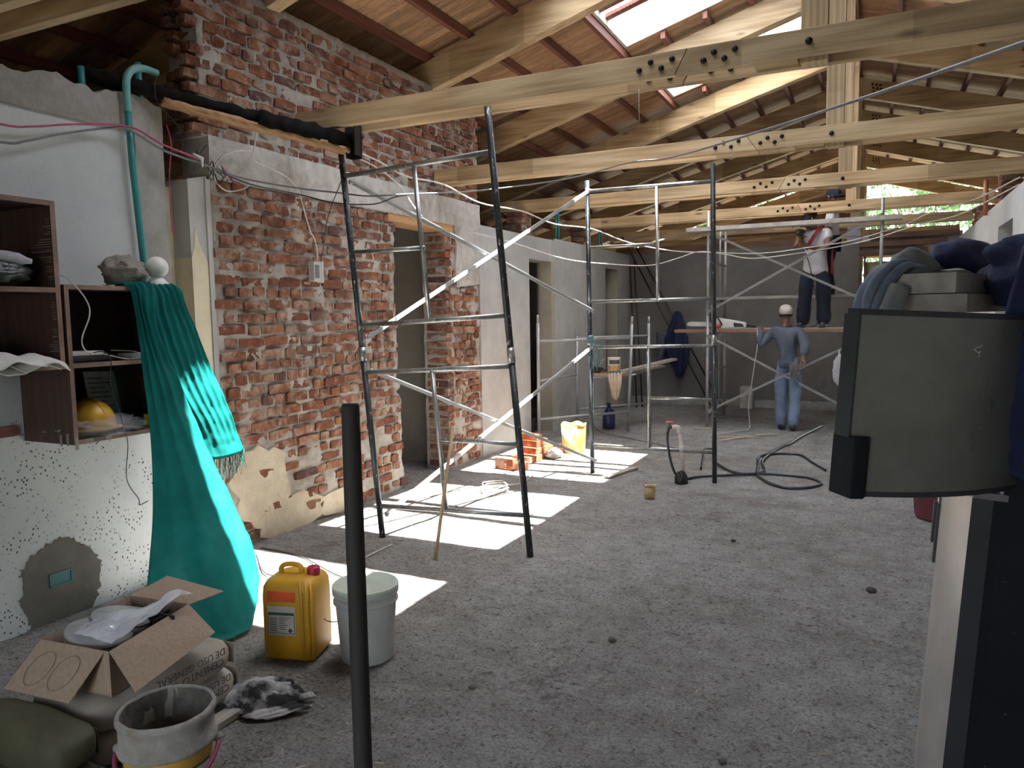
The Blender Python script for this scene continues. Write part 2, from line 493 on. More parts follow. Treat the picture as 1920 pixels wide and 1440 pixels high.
g = G(); g.box(XL + 0.002, XL + 0.022, 1.9, 2.345, 1.03, 1.083)
tag(g.build('wooden_batten', 'redstrip', loc=(XL + 0.01, 2.1, 1.03)), 'short red brown wooden batten fixed to the white wall below the upper shelf', 'batten')

# --- recess with torn cream paint between the white wall and the brick wall
g = G(); g.box(-4.5, -4.12, 3.30, 3.58, -0.1, 2.46)
rec = struct(g.build('wall_left_recess', 'cream'))
g = G(); zz = [(3.535, -0.1), (3.665, -0.1), (3.665, 1.98), (3.64, 2.03), (3.60, 2.10), (3.575, 2.20), (3.56, 2.08), (3.535, 2.0)]
g.prism(zz, 'x', -4.3, XL - 0.012)
g.build('cream_paint', 'cream', rec)
g = G(); g.prism([(3.54, -0.1), (3.69, -0.1), (3.69, 2.54), (3.535, 2.50)], 'x', -4.4, XL - 0.016)
g.build('rendered_pilaster', 'greywall', rec)
g = G(); g.box(XL - 0.05, XL - 0.004, 3.667, 3.705, -0.1, 2.52)
g.build('corner_strip', 'greywall', rec)

# --- bricks
def brick_mesh(name, L, H, D, seed, mat='brick', amp=0.010):
    bm = bmesh.new()
    bmesh.ops.create_cube(bm, size=1.0)
    bmesh.ops.subdivide_edges(bm, edges=[e_ for e_ in bm.edges if abs((e_.verts[0].co - e_.verts[1].co).y) > 0.5], cuts=3, use_grid_fill=True)
    bmesh.ops.subdivide_edges(bm, edges=[e_ for e_ in bm.edges if abs((e_.verts[0].co - e_.verts[1].co).z) > 0.5], cuts=1, use_grid_fill=True)
    for v in bm.verts:
        c = Vector((v.co.x * D, v.co.y * L, v.co.z * H))
        # worn, rounded arrises
        if abs(v.co.y) > 0.49: c.z *= 0.9; c.x -= 0.004 * (1 if v.co.x > 0 else -1)
        v.co = c + noise.noise_vector(c * 9 + Vector((seed * 3.1, seed, seed))) * amp + noise.noise_vector(c * 31 + Vector((seed * 3.1, seed, seed))) * amp * 0.6
    bmesh.ops.recalc_face_normals(bm, faces=bm.faces)
    me = bpy.data.meshes.new(name); bm.to_mesh(me); bm.free()
    me.materials.append(MT[mat])
    return me
BM_S = [brick_mesh('brick', 0.232, 0.062, 0.12, i) for i in range(7)]
BM_H = [brick_mesh('brick', 0.112, 0.062, 0.12, 20 + i) for i in range(5)]
BM_J = [brick_mesh('brick', 0.12, 0.062, 0.24, 30 + i) for i in range(4)]
def brick_field(parent, y0f, y1f, z0, z1, skip=None, xface=XL, head=0.22, pitch=0.083, seed=1, stuff_from=None):
    r = random.Random(seed); z = z0 + 0.033; row = 0
    while z < z1 - 0.03:
        y0, y1 = y0f(z), y1f(z)
        y = y0 + (0 if row % 2 else 0.06) + r.uniform(-0.02, 0.02)
        first = True
        heads = r.random() < 0.16
        while y < y1 - 0.05:
            h = heads or r.random() < head
            L = (0.112 if h else 0.232)
            if row % 2 == 0 and first: L = 0.112; h = True
            first = False
            if y + L > y1 + 0.03:
                L = 0.112; h = True
                if y + L > y1 + 0.04: break
            cy = y + L / 2; cz = z + r.uniform(-0.006, 0.006)
            pr = r.uniform(-0.012, 0.007)
            if not (skip and skip(cy, cz, r)):
                sc = r.uniform(0.93, 1.03)
                place(r.choice(BM_H if h else BM_S), 'brick', parent, (xface - 0.06 + pr, cy, cz),
                      (r.uniform(-0.02, 0.02), r.uniform(-0.03, 0.03), r.uniform(-0.03, 0.03)), (1, sc, r.uniform(0.86, 1.1)))
            y += L + r.uniform(0.010, 0.022)
        z += pitch + r.uniform(-0.003, 0.003); row += 1

def rough_wall(poly_y0, poly_y1, z0, z1, xf, depth, dy=0.03, seed=0):
    """mortar core with an uneven face"""
    g = G()
    ny = max(2, int((poly_y1(0.5 * (z0 + z1)) - poly_y0(0.5 * (z0 + z1))) / dy)); nz = max(2, int((z1 - z0) / dy))
    def fn(u, v):
        z = z0 + (z1 - z0) * v; y = poly_y0(z) + (poly_y1(z) - poly_y0(z)) * u
        return (xf + 0.006 + 0.016 * noise.noise((y * 7, z * 7, seed)) + 0.014 * noise.noise((y * 21, z * 21, seed)), y, z)
    g.grid(fn, ny, nz)
    nf = len(g.v)
    # sides and back
    loop = [i for i in range(ny + 1)] + [j * (ny + 1) + ny for j in range(1, nz + 1)] + [nz * (ny + 1) + i for i in range(ny - 1, -1, -1)] + [j * (ny + 1) for j in range(nz - 1, 0, -1)]
    back = [(xf - depth, g.v[i][1], g.v[i][2]) for i in loop]
    o_ = len(g.v); g.v += back; n_ = len(loop)
    for k in range(n_):
        g.f.append((loop[k], o_ + k, o_ + (k + 1) % n_, loop[(k + 1) % n_])); g.sm.append(False)
    g.f.append(tuple(o_ + k for k in range(n_))); g.sm.append(False)
    return g
# lower panel, with its broken edge at the doorway
def jag(z): return 5.80 + 0.05 * noise.noise((z * 6, 3.3, 0)) + (0.05 if z < 0.9 else 0.0) + (0.06 if 0.93 < z < 1.0 else 0) + (0.06 * (0.5 - z) if z < 0.5 else 0)
lo0 = lambda z: 3.70
wall_b = struct(rough_wall(lo0, jag, -0.05, 2.54, XL - 0.022, 0.24, 0.03, 1).build('wall_left_brick', 'mortar'))
def skip_lo(y, z, r):
    if z < 0.85 and y < 4.75 - z * 0.75: return r.random() < 0.62
    if z < 0.5: return r.random() < 0.22
    return r.random() < 0.008
brick_field(wall_b, lambda z: 3.71, lambda z: jag(z) - 0.005, 0.03, 2.53, skip_lo, seed=4, head=0.16, pitch=0.0862)
# patches of old plaster low on the wall
g = G(); n = 30
for (cy, cz, ry, rz, sd) in ((4.05, 0.42, 0.27, 0.30, 1), (4.35, 0.13, 0.36, 0.14, 2), (4.95, 0.10, 0.3, 0.11, 3)):
    ring = [(cy + ry * (1 + 0.35 * noise.noise((cos(2 * pi * k / n) * 2.5, sin(2 * pi * k / n) * 2.5, sd))) * cos(2 * pi * k / n),
             max(-0.03, cz + rz * (1 + 0.35 * noise.noise((cos(2 * pi * k / n) * 2.5, sin(2 * pi * k / n) * 2.5, sd + 7))) * sin(2 * pi * k / n))) for k in range(n)]
    g.prism(ring, 'x', XL - 0.03, XL - 0.002 + 0.002 * sd)
MT['oldplaster'] = plaster('old_plaster', (0.62, 0.55, 0.42), (0.46, 0.38, 0.28), (0.40, 0.17, 0.10), 2.4, 12, 0.95, 1.0)
g.build('old_plaster', 'oldplaster', wall_b)

# gable panel above the lintel
gab = lambda z: 3.66 + 0.03 * noise.noise((z * 8, 1.1, 0))
wall_g = struct(rough_wall(gab, lambda z: 7.45, 2.79, 3.85, XL - 0.022, 0.24, 0.03, 5).build('wall_left_gable', 'mortar'))
brick_field(wall_g, lambda z: 3.66, lambda z: 7.45, 2.80, 3.86, lambda y, z, r: ((y - 4.28) ** 2 + ((z - 2.98) * 1.3) ** 2 < 0.016) or ((y - 6.0) ** 2 + (z - 2.9) ** 2 < 0.008) or r.random() < 0.008, seed=9, head=0.12)
r_ = random.Random(5); z = 2.84
while z < 3.84:                      # toothed end of the gable wall
    for xx in (XL - 0.055, XL - 0.175):
        if r_.random() < 0.86:
            place(r_.choice(BM_H), 'brick', wall_g, (xx + r_.uniform(-0.012, 0.012), 3.635 + r_.uniform(-0.035, 0.02), z), (r_.uniform(-.05, .05), r_.uniform(-.05, .05), pi / 2 + r_.uniform(-.06, .06)), (1, 0.8, 1))
    z += 0.083
g = G()
g.sphere((XL - 0.03, 4.28, 2.98), 0.11, 14, 9, (0.5, 1.15, 0.85)); g.sphere((XL - 0.03, 6.0, 2.9), 0.08, 12, 8, (0.5, 1, 1.2)); g.jitter(0.03, 14)
g.build('mortar_lump', 'capconc', wall_g)

# pillar right of the doorway
pil0 = lambda z: 6.72 + 0.02 * noise.noise((z * 7, 6.1, 0))
wall_p = struct(rough_wall(pil0, lambda z: 7.45, -0.05, 2.54, XL - 0.022, 0.26, 0.03, 8).build('wall_left_pillar', 'mortar'))
def skip_p(y, z, r):
    if z > 1.93 and y > 6.93 - (z - 1.93) * 0.0: return True
    return r.random() < (0.1 if z > 0.5 else 0.25)
brick_field(wall_p, lambda z: 6.83 if True else 0, lambda z: 7.45, 0.03, 2.53, skip_p, seed=12, head=0.45)
r_ = random.Random(8); z = 0.07; k = 0
while z < 2.5:
    place(r_.choice(BM_J if k % 2 else BM_H), 'brick', wall_p, (XL - (0.12 if k % 2 else 0.06), 6.765 + r_.uniform(-0.008, 0.008), z), (0, r_.uniform(-.03, .03), r_.uniform(-.04, .04)), (1, 0.95, 1))
    if k % 2 == 0: place(r_.choice(BM_H), 'brick', wall_p, (XL - 0.185, 6.76 + r_.uniform(-0.01, 0.01), z), (0, 0, r_.uniform(-.04, .04)), (1, 0.9, 1))
    z += 0.083; k += 1
g = G(); g.prism([(6.93, 1.9), (7.44, 1.95), (7.44, 2.54), (6.90, 2.54), (6.94, 2.3), (6.915, 2.1)], 'x', XL - 0.1, XL + 0.006); g.build('old_render', 'lintel', wall_p)

# concrete ring beam over the doorway
g = G()
def lin(u, v):
    y = 3.70 + 3.76 * u; z = 2.535 + 0.27 * v + 0.012 * noise.noise((y * 3, v * 2, 2))
    return (XL + 0.010 + 0.008 * noise.noise((y * 8, z * 8, 4)), y, z)
g.grid(lin, 60, 6); n_ = len(g.v)
g.box(XL - 0.24, XL + 0.002, 3.70, 7.46, 2.53, 2.80)
ringbeam = struct(g.build('wall_left_ring_beam', 'lintel'))
g = G(); g.box(XL - 0.22, XL + 0.006, 5.72, 6.86, 2.46, 2.535); g.jitter(0.01, 9)
MT['rawwood'] = wood('splintered_wood', (0.52, 0.30, 0.14), (0.30, 0.16, 0.07), (14, 1.2, 14), knots=False)
g.build('splintered_lintel_board', 'rawwood', ringbeam)

# room wall seen through the doorway, outer walls
g = G(); g.box(-7.3, -4.2, 7.05, 7.2, -0.1, 2.62); struct(g.build('wall_inner_left', 'beigewall'))
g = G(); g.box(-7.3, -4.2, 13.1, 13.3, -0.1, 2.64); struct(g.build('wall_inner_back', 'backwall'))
g = G(); g.box(-7.5, -7.3, -1.6, 21.6, -0.1, 3.25); struct(g.build('wall_outer_left', 'beigewall'))  # unseen, run on past the end wall to darken the far roof
g = G(); g.box(5.2, 5.4, -1.6, 21.6, -0.1, 3.6); struct(g.build('wall_outer_right', 'beigewall'))  # unseen too, lengthened to shut daylight out of the far roof

# --- grey rendered wall further back with two openings
g = G()
def wallx(g, x0, x1, spans, top, zlo=-0.1):
    pass
for (a, b, z0, z1) in ((7.45, 8.78, -0.1, 2.6), (8.78, 9.62, 2.31, 2.6), (9.62, 11.79, -0.1, 2.63), (11.79, 12.5, 2.335, 2.63), (12.5, 13.3, -0.1, 2.63)):
    g.box(-4.21, XL, a, b, z0, z1)
wall_lr = struct(g.build('wall_left_rear', 'greywall'))
g = G()
for (yy, z0, z1, zz) in ((9.1, 1.9, 2.0, 0),):
    pass
g = G(); g.box(XL - 0.18, XL + 0.001, 9.5, 9.619, 0, 2.309); g.box(XL - 0.20, XL + 0.001, 12.42, 12.499, 0, 2.33)
g.build('beige_jamb', 'beigewall', wall_lr)
def stub(parent, x, y, z0, z1, n, seed, w=0.24):
    r = random.Random(seed); z = z0 + 0.035; k = 0
    gg = G(); gg.box(x - w / 2 + 0.015, x + w / 2 - 0.015, y - 0.14, y + 0.14, z0, z1); gg.jitter(0.008, 12); gg.build('mortar_core', 'mortar', parent)
    while z < z1:
        for dy in (-0.085, 0.085):
            place(r.choice(BM_J), 'brick', parent, (x + r.uniform(-.015, .015), y + dy + r.uniform(-.01, .01), z), (0, 0, r.uniform(-.06, .06)), (w / 0.25, 1.25, 1.05))
        z += 0.08
stub(wall_lr, -4.08, 8.78, 2.58, 2.90, 4, 1)
stub(wall_lr, -4.08, 11.0, 2.60, 2.90, 4, 2)

# --- back wall
g = G(); g.box(-4.2, -0.2, 13.1, 13.32, -0.1, 2.64)
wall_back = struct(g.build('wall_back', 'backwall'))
g = G()
g.grid(lambda u, v: (-3.9 + 3.6 * u, 13.06 - 0.02 * noise.noise((u * 40, v * 3, 1)) , 0.0 + 0.13 * v + 0.025 * noise.noise((u * 30, 5, v))), 70, 2)
g.box(-3.9, -0.3, 13.075, 13.11, -0.02, 0.11)
MT['skirt'] = plaster('broken_render', (0.36, 0.35, 0.33), (0.22, 0.21, 0.2), None, 3, 12)
g.build('broken_skirting', 'skirt', wall_back)
g = G(); g.box(-0.2, 0.66, 13.14, 13.3, 2.52, 2.75); g.box(0.66, 1.15, 13.1, 13.3, -0.1, 2.75)
struct(g.build('wall_back_right', 'rightwall'))
MT['darkwood'] = wood('dark_brown_wood', (0.16, 0.085, 0.05), (0.08, 0.04, 0.025), (0.8, 12, 12), knots=False)
# window opening with weathered frame and header boards
win = struct(thing('window_1', 'weathered wooden window frame in the end wall opening', 'window', (0.2, 13.1, 0)))
del win['category']; del win['label']
for (a, b_, c, d, e_, f_, nm) in ((-0.24, 0.70, 13.02, 13.14, 2.42, 2.52, 'header_board'), (-0.24, 0.95, 13.0, 13.14, 2.56, 2.64, 'header_board'), (-0.1, 1.1, 12.96, 13.1, 2.68, 2.76, 'header_board'),
                                  (-0.24, -0.19, 13.02, 13.3, 0.0, 2.45, 'frame_post'), (-0.17, -0.14, 13.05, 13.25, 0, 2.42, 'frame_post'), (0.62, 0.68, 13.02, 13.3, 0.0, 2.45, 'frame_post')):
    g = G(); g.box(a, b_, c, d, e_, f_); g.build(nm, 'darkwood', win)
MT['beigeboard'] = plain('beige_board', (0.55, 0.50, 0.38), rough=0.8)
g = G(); g.box(-0.14, 0.5, 13.2, 13.24, 2.08, 2.34); g.build('beige_panel', 'beigeboard', win)

# --- right wall
g = G()
for (a, b, z0, z1) in ((-1.6, 8.15, -0.1, 2.65), (8.15, 9.05, 2.40, 2.65), (9.05, 12.3, -0.1, 2.65), (12.3, 12.75, 2.35, 2.65), (12.75, 13.3, -0.1, 2.65)):
    g.box(XRW, XRW + 0.2, a, b, z0, z1)
wall_r = struct(g.build('wall_right', 'rightwall'))
g = G(); g.box(XRW + 0.9, XRW + 1.05, 6.5, 12, -0.1, 2.5); struct(g.build('wall_inner_right', 'greywall'))
stub(wall_r, 1.2, 9.15, 2.63, 2.92, 4, 3, 0.2); stub(wall_r, 1.2, 11.2, 2.63, 2.86, 3, 4, 0.2)

# --- unseen end wall behind the camera, doorway added to light the freezer door
g = G()
g.prism([(-7.5, -0.1), (-1.9, -0.1), (-1.9, 2.1), (-0.9, 2.1), (-0.9, -0.1), (5.4, -0.1), (5.4, 3.55), (XRI, ZR - 0.02), (-7.5, 3.2)], 'y', -1.8, -1.6)
struct(g.build('wall_front', 'rightwall'))

# ------------------------------------------------------------------ roof
SKY_X0, SKY_X1 = -2.62, -0.83
SKYL = [(3.04, 4.05), (4.68, 6.34), (6.90, 8.56), (9.15, 10.81)]
YE = 21.6
ceil_l = struct(thing('ceiling', '', '', (0, 0, 0))); ceil_r = struct(thing('ceiling', '', '', (0, 0, 0)))
for c in (ceil_l, ceil_r): del c['label']; del c['category']
def board_mesh(xa, xb):
    g = G(); w = 0.0975
    g.prism([(xa, zroof(xa)), (xb, zroof(xb)), (xb, zroof(xb) + 0.018), (xa, zroof(xa) + 0.018)], 'y', 0, w)
    return g.mesh('roof_board', 'board')
bm_full, bm_lo, bm_hi, bm_r = board_mesh(-7.4, XRI), board_mesh(-7.4, SKY_X0), board_mesh(SKY_X1, XRI), board_mesh(XRI, 5.3)
y = -1.8
while y < YE:
    inside = any(a - 0.05 < y < b_ - 0.05 for a, b_ in SKYL)
    if inside:
        place(bm_lo, 'roof_board', ceil_l, (0, y, 0)); place(bm_hi, 'roof_board', ceil_l, (0, y, 0))
    else: place(bm_full, 'roof_board', ceil_l, (0, y, 0))
    place(bm_r, 'roof_board', ceil_r, (0, y, 0))
    y += 0.1005
# tiles deck above the boards, added so no light leaks between them
g = G()
def deck(g, xa, xb, ya, yb):
    g.prism([(xa, zroof(xa) + 0.022), (xb, zroof(xb) + 0.022), (xb, zroof(xb) + 0.09), (xa, zroof(xa) + 0.09)], 'y', ya, yb)
ys = [-1.9]
for a, b_ in SKYL: ys += [a, b_]
ys += [YE + 0.2]
for i in range(0, len(ys), 2): deck(g, -7.5, XRI, ys[i], ys[i + 1])
for a, b_ in SKYL: deck(g, -7.5, SKY_X0, a, b_); deck(g, SKY_X1, XRI, a, b_)
g.build('roof_deck', 'deck', ceil_l)
g = G(); deck(g, XRI, 5.4, -1.9, YE + 0.2); g.build('roof_deck', 'deck', ceil_r)
# skylight kerbs
for a, b_ in SKYL:
    for (xa, xb, ya, yb) in ((SKY_X0 - 0.0, SKY_X0 + 0.03, a, b_), (SKY_X1 - 0.03, SKY_X1, a, b_), (SKY_X0, SKY_X1, a - 0.0, a + 0.03), (SKY_X0, SKY_X1, b_ - 0.03, b_)):
        g = G(); g.prism([(xa, zroof(xa) - 0.0), (xb, zroof(xb) - 0.0), (xb, zroof(xb) + 0.16), (xa, zroof(xa) + 0.16)], 'y', ya, yb)
        g.build('skylight_kerb', 'curb', ceil_l)
# pairs of glazing battens across the longer skylights
for a, b_ in SKYL[1:]:
    for yy in (b_ - 0.98, b_ - 0.74):
        g = G(); g.prism([(SKY_X0, zroof(SKY_X0) + 0.06), (SKY_X1, zroof(SKY_X1) + 0.06), (SKY_X1, zroof(SKY_X1) + 0.10), (SKY_X0, zroof(SKY_X0) + 0.10)], 'y', yy - 0.05, yy + 0.05)
        g.build('glazing_batten', 'purlin', ceil_l)
# milky sheet put over the far skylight to keep sun off the floor below
a, b_ = SKYL[3]
g = G(); g.prism([(SKY_X0, zroof(SKY_X0) + 0.165), (SKY_X1, zroof(SKY_X1) + 0.165), (SKY_X1, zroof(SKY_X1) + 0.171), (SKY_X0, zroof(SKY_X0) + 0.171)], 'y', a, b_)
MT['milky'] = plain('milky_sheet', (0.8, 0.8, 0.8), (0.75, 0.75, 0.75), 2, 0.6, transl=0.9)
g.build('skylight_sheet', 'milky', ceil_l)
# purlins
PX = [-0.35 - 0.46 * k for k in range(15)]
def purlin_piece(parent, x, ya, yb):
    g = G(); g.box(x - 0.025, x + 0.025, ya, yb, zroof(x) - 0.085, zroof(x) - 0.004); g.build('purlin', 'purlin', parent)
for x in PX:
    if SKY_X0 + 0.05 < x < SKY_X1 - 0.05:
        cur = -1.7
        for a, b_ in SKYL: purlin_piece(ceil_l, x, cur, a); cur = b_
        purlin_piece(ceil_l, x, cur, YE)
    else: purlin_piece(ceil_l, x, -1.7, YE)
for k in range(12): purlin_piece(ceil_r, -0.28 + 0.46 * k, -1.7, YE)

# ------------------------------------------------------------------ trusses
MT['bolt'] = plain('black_bolt', (0.025, 0.027, 0.03), rough=0.45, metal=0.6)
g = G(); Mb = Matrix.Rotation(pi / 2, 4, 'X')
g.lathe([(0.0, 0.016), (0.007, 0.016), (0.0085, 0.009), (0.015, 0.007), (0.0165, 0.0), (0.0165, -0.004)], n=12, M=Mb)
BOLT = g.mesh('bolt', 'bolt')
TY = [2.13, 4.375, 6.62, 8.86, 11.1, 13.22, 15.3, 17.4, 19.5, 21.5]
TXL = [-3.92, -3.69, -3.93, -4.37, -4.37, -4.37, -4.37, -4.37, -4.37, -4.37]
TLAB = ['on the white wall above the cabinets', 'holding the leaning scaffold frame', 'behind the leaning scaffold frame',
        'above the second scaffold frame', 'above the mortar-crusted plank', 'above the dark end wall', 'just beyond the end wall', 'second beyond the end wall', 'third beyond the end wall', 'last, against the trees']
def truss(i, y, xl, splice):
    root = thing('roof_truss', 'pale pine king post roof truss ' + TLAB[i], 'roof truss', (XRI, y, 2.9), group='king post roof trusses')
    zb, zt = 2.90, 3.03
    sb, st = splice
    for off in (-0.0975, 0.0975):
        for seg in (0, 1):
            g = G()
            poly = [(xl, zb), (sb - 0.002, zb), (st - 0.002, zt), (xl, zt)] if seg == 0 else [(sb + 0.002, zb), (1.28, zb), (1.28, zt), (st + 0.002, zt)]
            g.prism(poly, 'y', y + off - 0.0275, y + off + 0.0275)
            p = g.build('tie_plank', 'pine', root, bevel=0.003)
            xs = ((-1.22, 2.95), (-1.155, 2.985), (-1.095, 2.945), (-1.035, 2.985)) if seg == 0 else ((-0.865, 2.95), (-0.81, 2.985), (-0.755, 2.945), (-0.70, 2.985), (-0.335, 2.965))
            for (bx, bz) in xs:
                b = place(BOLT, 'bolt', p, (bx - XRI, off - 0.0275, bz - 2.9))
                if bx == -0.335: b.scale = (1.15, 1.15, 1.15)
    g = G(); g.box(-0.62, -0.40, y - 0.07, y + 0.07, zb + 0.015, zb + 0.095); g.build('spacer_block', 'pine', root)
    for s, xe in ((-1, -7.0), (1, 4.9)):
        g = G(); h = 0.29; xs = XRI + s * 0.066
        g.prism([(xs, zroof(xs) - 0.09), (xe, zroof(xe) - 0.09), (xe, zroof(xe) - 0.09 - h), (xs, zroof(xs) - 0.09 - h)], 'y', y - 0.062, y + 0.062)
        rf = g.build('rafter', 'pine', root, bevel=0.003)
        for a in range(3):
            for b in range(3):
                bx = XRI + s * (0.2 + 0.055 * a + 0.012 * b)
                place(BOLT, 'bolt', rf, (bx - XRI, -0.062, zroof(bx) - 0.16 - 0.055 * b - 2.9))
    g = G(); g.box(XRI - 0.065, XRI + 0.065, y - 0.063, y + 0.063, 2.88, ZR - 0.1); g.build('king_post', 'pine_z', root, bevel=0.003)
    return root
SPL = [(-1.02, -0.95), (-1.02, -0.95), (-0.89, -0.98), (-0.97, -0.89), (-0.90, -0.98), (-0.97, -0.89)] + [(-0.9, -0.98)] * 4
TR = [truss(i, TY[i], TXL[i], SPL[i]) for i in range(len(TY))]
g = G(); g.prism([(-7.2, 3.08), (-0.40, 3.08), (-0.40, ZR - 0.42), (-7.2, 3.2)], 'y', YE + 0.02, YE + 0.05)
struct(g.build('far_gable_shade_infill', 'darkwood'))  # added dark panel standing for the shaded far roof, covers the greenery
g = G(); g.box(-4.2, -0.75, 13.12, 13.3, 2.64, 2.75)
tag(g.build('wall_plate_beam', 'darkwood', loc=(-2.4, 13.2, 2.64)), 'dark timber wall plate lying along the top of the end wall', 'beam')
# ------------------------------------------------------------------ shared object materials and helpers
MT['cabinet'] = wood('cabinet_board', (0.085, 0.048, 0.036), (0.05, 0.028, 0.022), (10, 10, 0.8), knots=False, rough=0.55)
MT['cabedge'] = wood('raw_cabinet_edge', (0.25, 0.17, 0.13), (0.15, 0.095, 0.07), (6, 6, 6), knots=False)
MT['tarp'] = plain('teal_tarp', (0.012, 0.27, 0.255), (0.008, 0.21, 0.20), 6, 0.62, transl=0.5, b_strength=0.15, b_scale=18, spec=0.25)
MT['white_pl'] = plain('white_plastic', (0.72, 0.72, 0.70), (0.62, 0.62, 0.6), 4, 0.4)
MT['paper'] = plain('paper', (0.66, 0.66, 0.64), (0.52, 0.52, 0.5), 5, 0.8)
MT['paperdim'] = plain('printed_leaflet', (0.34, 0.33, 0.28), (0.25, 0.24, 0.2), 9, 0.85)
MT['black_pl'] = plain('black_plastic', (0.018, 0.018, 0.02), rough=0.4)
MT['blackcable'] = plain('black_cable', (0.02, 0.02, 0.023), rough=0.5)
MT['whitecable'] = plain('white_cable', (0.66, 0.64, 0.60), (0.5, 0.48, 0.44), 10, 0.5)
MT['greycable'] = plain('grey_cable', (0.17, 0.175, 0.18), rough=0.5)
MT['pinkcable'] = plain('pink_wire', (0.45, 0.07, 0.16), rough=0.5)
MT['yellowhat'] = plain('yellow_helmet', (0.62, 0.36, 0.035), rough=0.4)
MT['yellowtool'] = plain('yellow_tool', (0.6, 0.52, 0.03), rough=0.5)
MT['film'] = plain('clear_plastic_film', (0.75, 0.77, 0.8), rough=0.18, alpha=0.30, b_strength=0.6, b_scale=14, b_dist=0.02)
MT['film2'] = plain('milky_plastic_film', (0.78, 0.80, 0.86), rough=0.2, alpha=0.55, b_strength=0.8, b_scale=20, b_dist=0.02)
MT['rock'] = plaster('rubble_rock', (0.42, 0.39, 0.34), (0.24, 0.215, 0.185), None, 9, 30, 0.95, 1.0)
MT['pipe'] = plain('teal_pipe', (0.03, 0.27, 0.28), (0.025, 0.22, 0.23), 3, 0.4)
MT['pipe_old'] = plain('heated_teal_pipe', (0.20, 0.42, 0.40), (0.12, 0.36, 0.35), 14, 0.45)
MT['card'] = plain('cardboard', (0.36, 0.27, 0.20), (0.29, 0.215, 0.155), 3, 0.85, b_strength=0.1, stretch=(30, 30, 2))
MT['cardin'] = plain('cardboard_inside', (0.30, 0.22, 0.16), rough=0.9)
MT['bag'] = plain('cement_bag_paper', (0.42, 0.38, 0.32), (0.33, 0.295, 0.24), 4, 0.85, b_strength=0.3, b_scale=12, b_dist=0.01)
MT['greenbag'] = plain('olive_bag', (0.085, 0.085, 0.042), (0.05, 0.05, 0.026), 4, 0.7, b_strength=0.3, b_scale=10, b_dist=0.01)
MT['print'] = plain('grey_print', (0.10, 0.095, 0.09), rough=0.8)
MT['greenprint'] = plain('green_print', (0.03, 0.10, 0.06), rough=0.8)
MT['jerry'] = plain('yellow_jerrycan', (0.72, 0.40, 0.02), (0.55, 0.30, 0.02), 3, 0.45, transl=0.12)
MT['orange'] = plain('orange_paint', (0.75, 0.10, 0.015), rough=0.5)
MT['redcap'] = plain('red_cap', (0.42, 0.012, 0.05), rough=0.4)
MT['label'] = plain('label_paper', (0.62, 0.60, 0.56), (0.5, 0.48, 0.44), 8, 0.7)
MT['bucket_gr'] = plain('grey_white_bucket', (0.52, 0.52, 0.50), (0.40, 0.40, 0.385), 4, 0.5)
MT['bucket_y'] = plain('yellowed_bucket', (0.60, 0.45, 0.20), (0.5, 0.36, 0.14), 4, 0.5)
MT['lid'] = plain('pale_green_lid', (0.50, 0.55, 0.47), (0.40, 0.45, 0.38), 5, 0.55)
MT['wire'] = plain('steel_wire', (0.3, 0.3, 0.31), rough=0.35, metal=0.9)
MT['mortarbucket'] = plaster('mortar_crust', (0.38, 0.365, 0.33), (0.22, 0.21, 0.19), (0.30, 0.20, 0.06), 7, 26, 0.9, 0.8)
MT['bucketin'] = plaster('bucket_inside', (0.20, 0.185, 0.165), (0.06, 0.05, 0.045), (0.30, 0.30, 0.29), 7, 22, 0.9, 0.8)
MT['ybucket'] = plain('yellow_pail', (0.52, 0.30, 0.025), (0.33, 0.20, 0.04), 7, 0.55)
MT['pinkhandle'] = plain('pink_handle', (0.30, 0.05, 0.13), (0.2, 0.05, 0.09), 20, 0.45)
MT['blackbag'] = plain('black_bag', (0.012, 0.012, 0.016), rough=0.28, b_strength=0.9, b_scale=16, b_dist=0.03)
MT['ragblack'] = plain('grey_black_rag', (0.42, 0.42, 0.42), (0.02, 0.02, 0.02), 5, 0.9, lo=0.47, hi=0.56)
MT['greywood'] = wood('weathered_board', (0.38, 0.35, 0.30), (0.25, 0.225, 0.19), (14, 0.9, 14), knots=False)
MT['blackpost'] = wood('dark_stained_post', (0.030, 0.027, 0.025), (0.016, 0.014, 0.013), (10, 10, 0.8), knots=False, rough=0.75)
MT['glass'] = plain('frosted_disc', (0.33, 0.36, 0.36), rough=0.25)
MT['chrome'] = plain('chrome', (0.6, 0.6, 0.62), rough=0.15, metal=1.0)

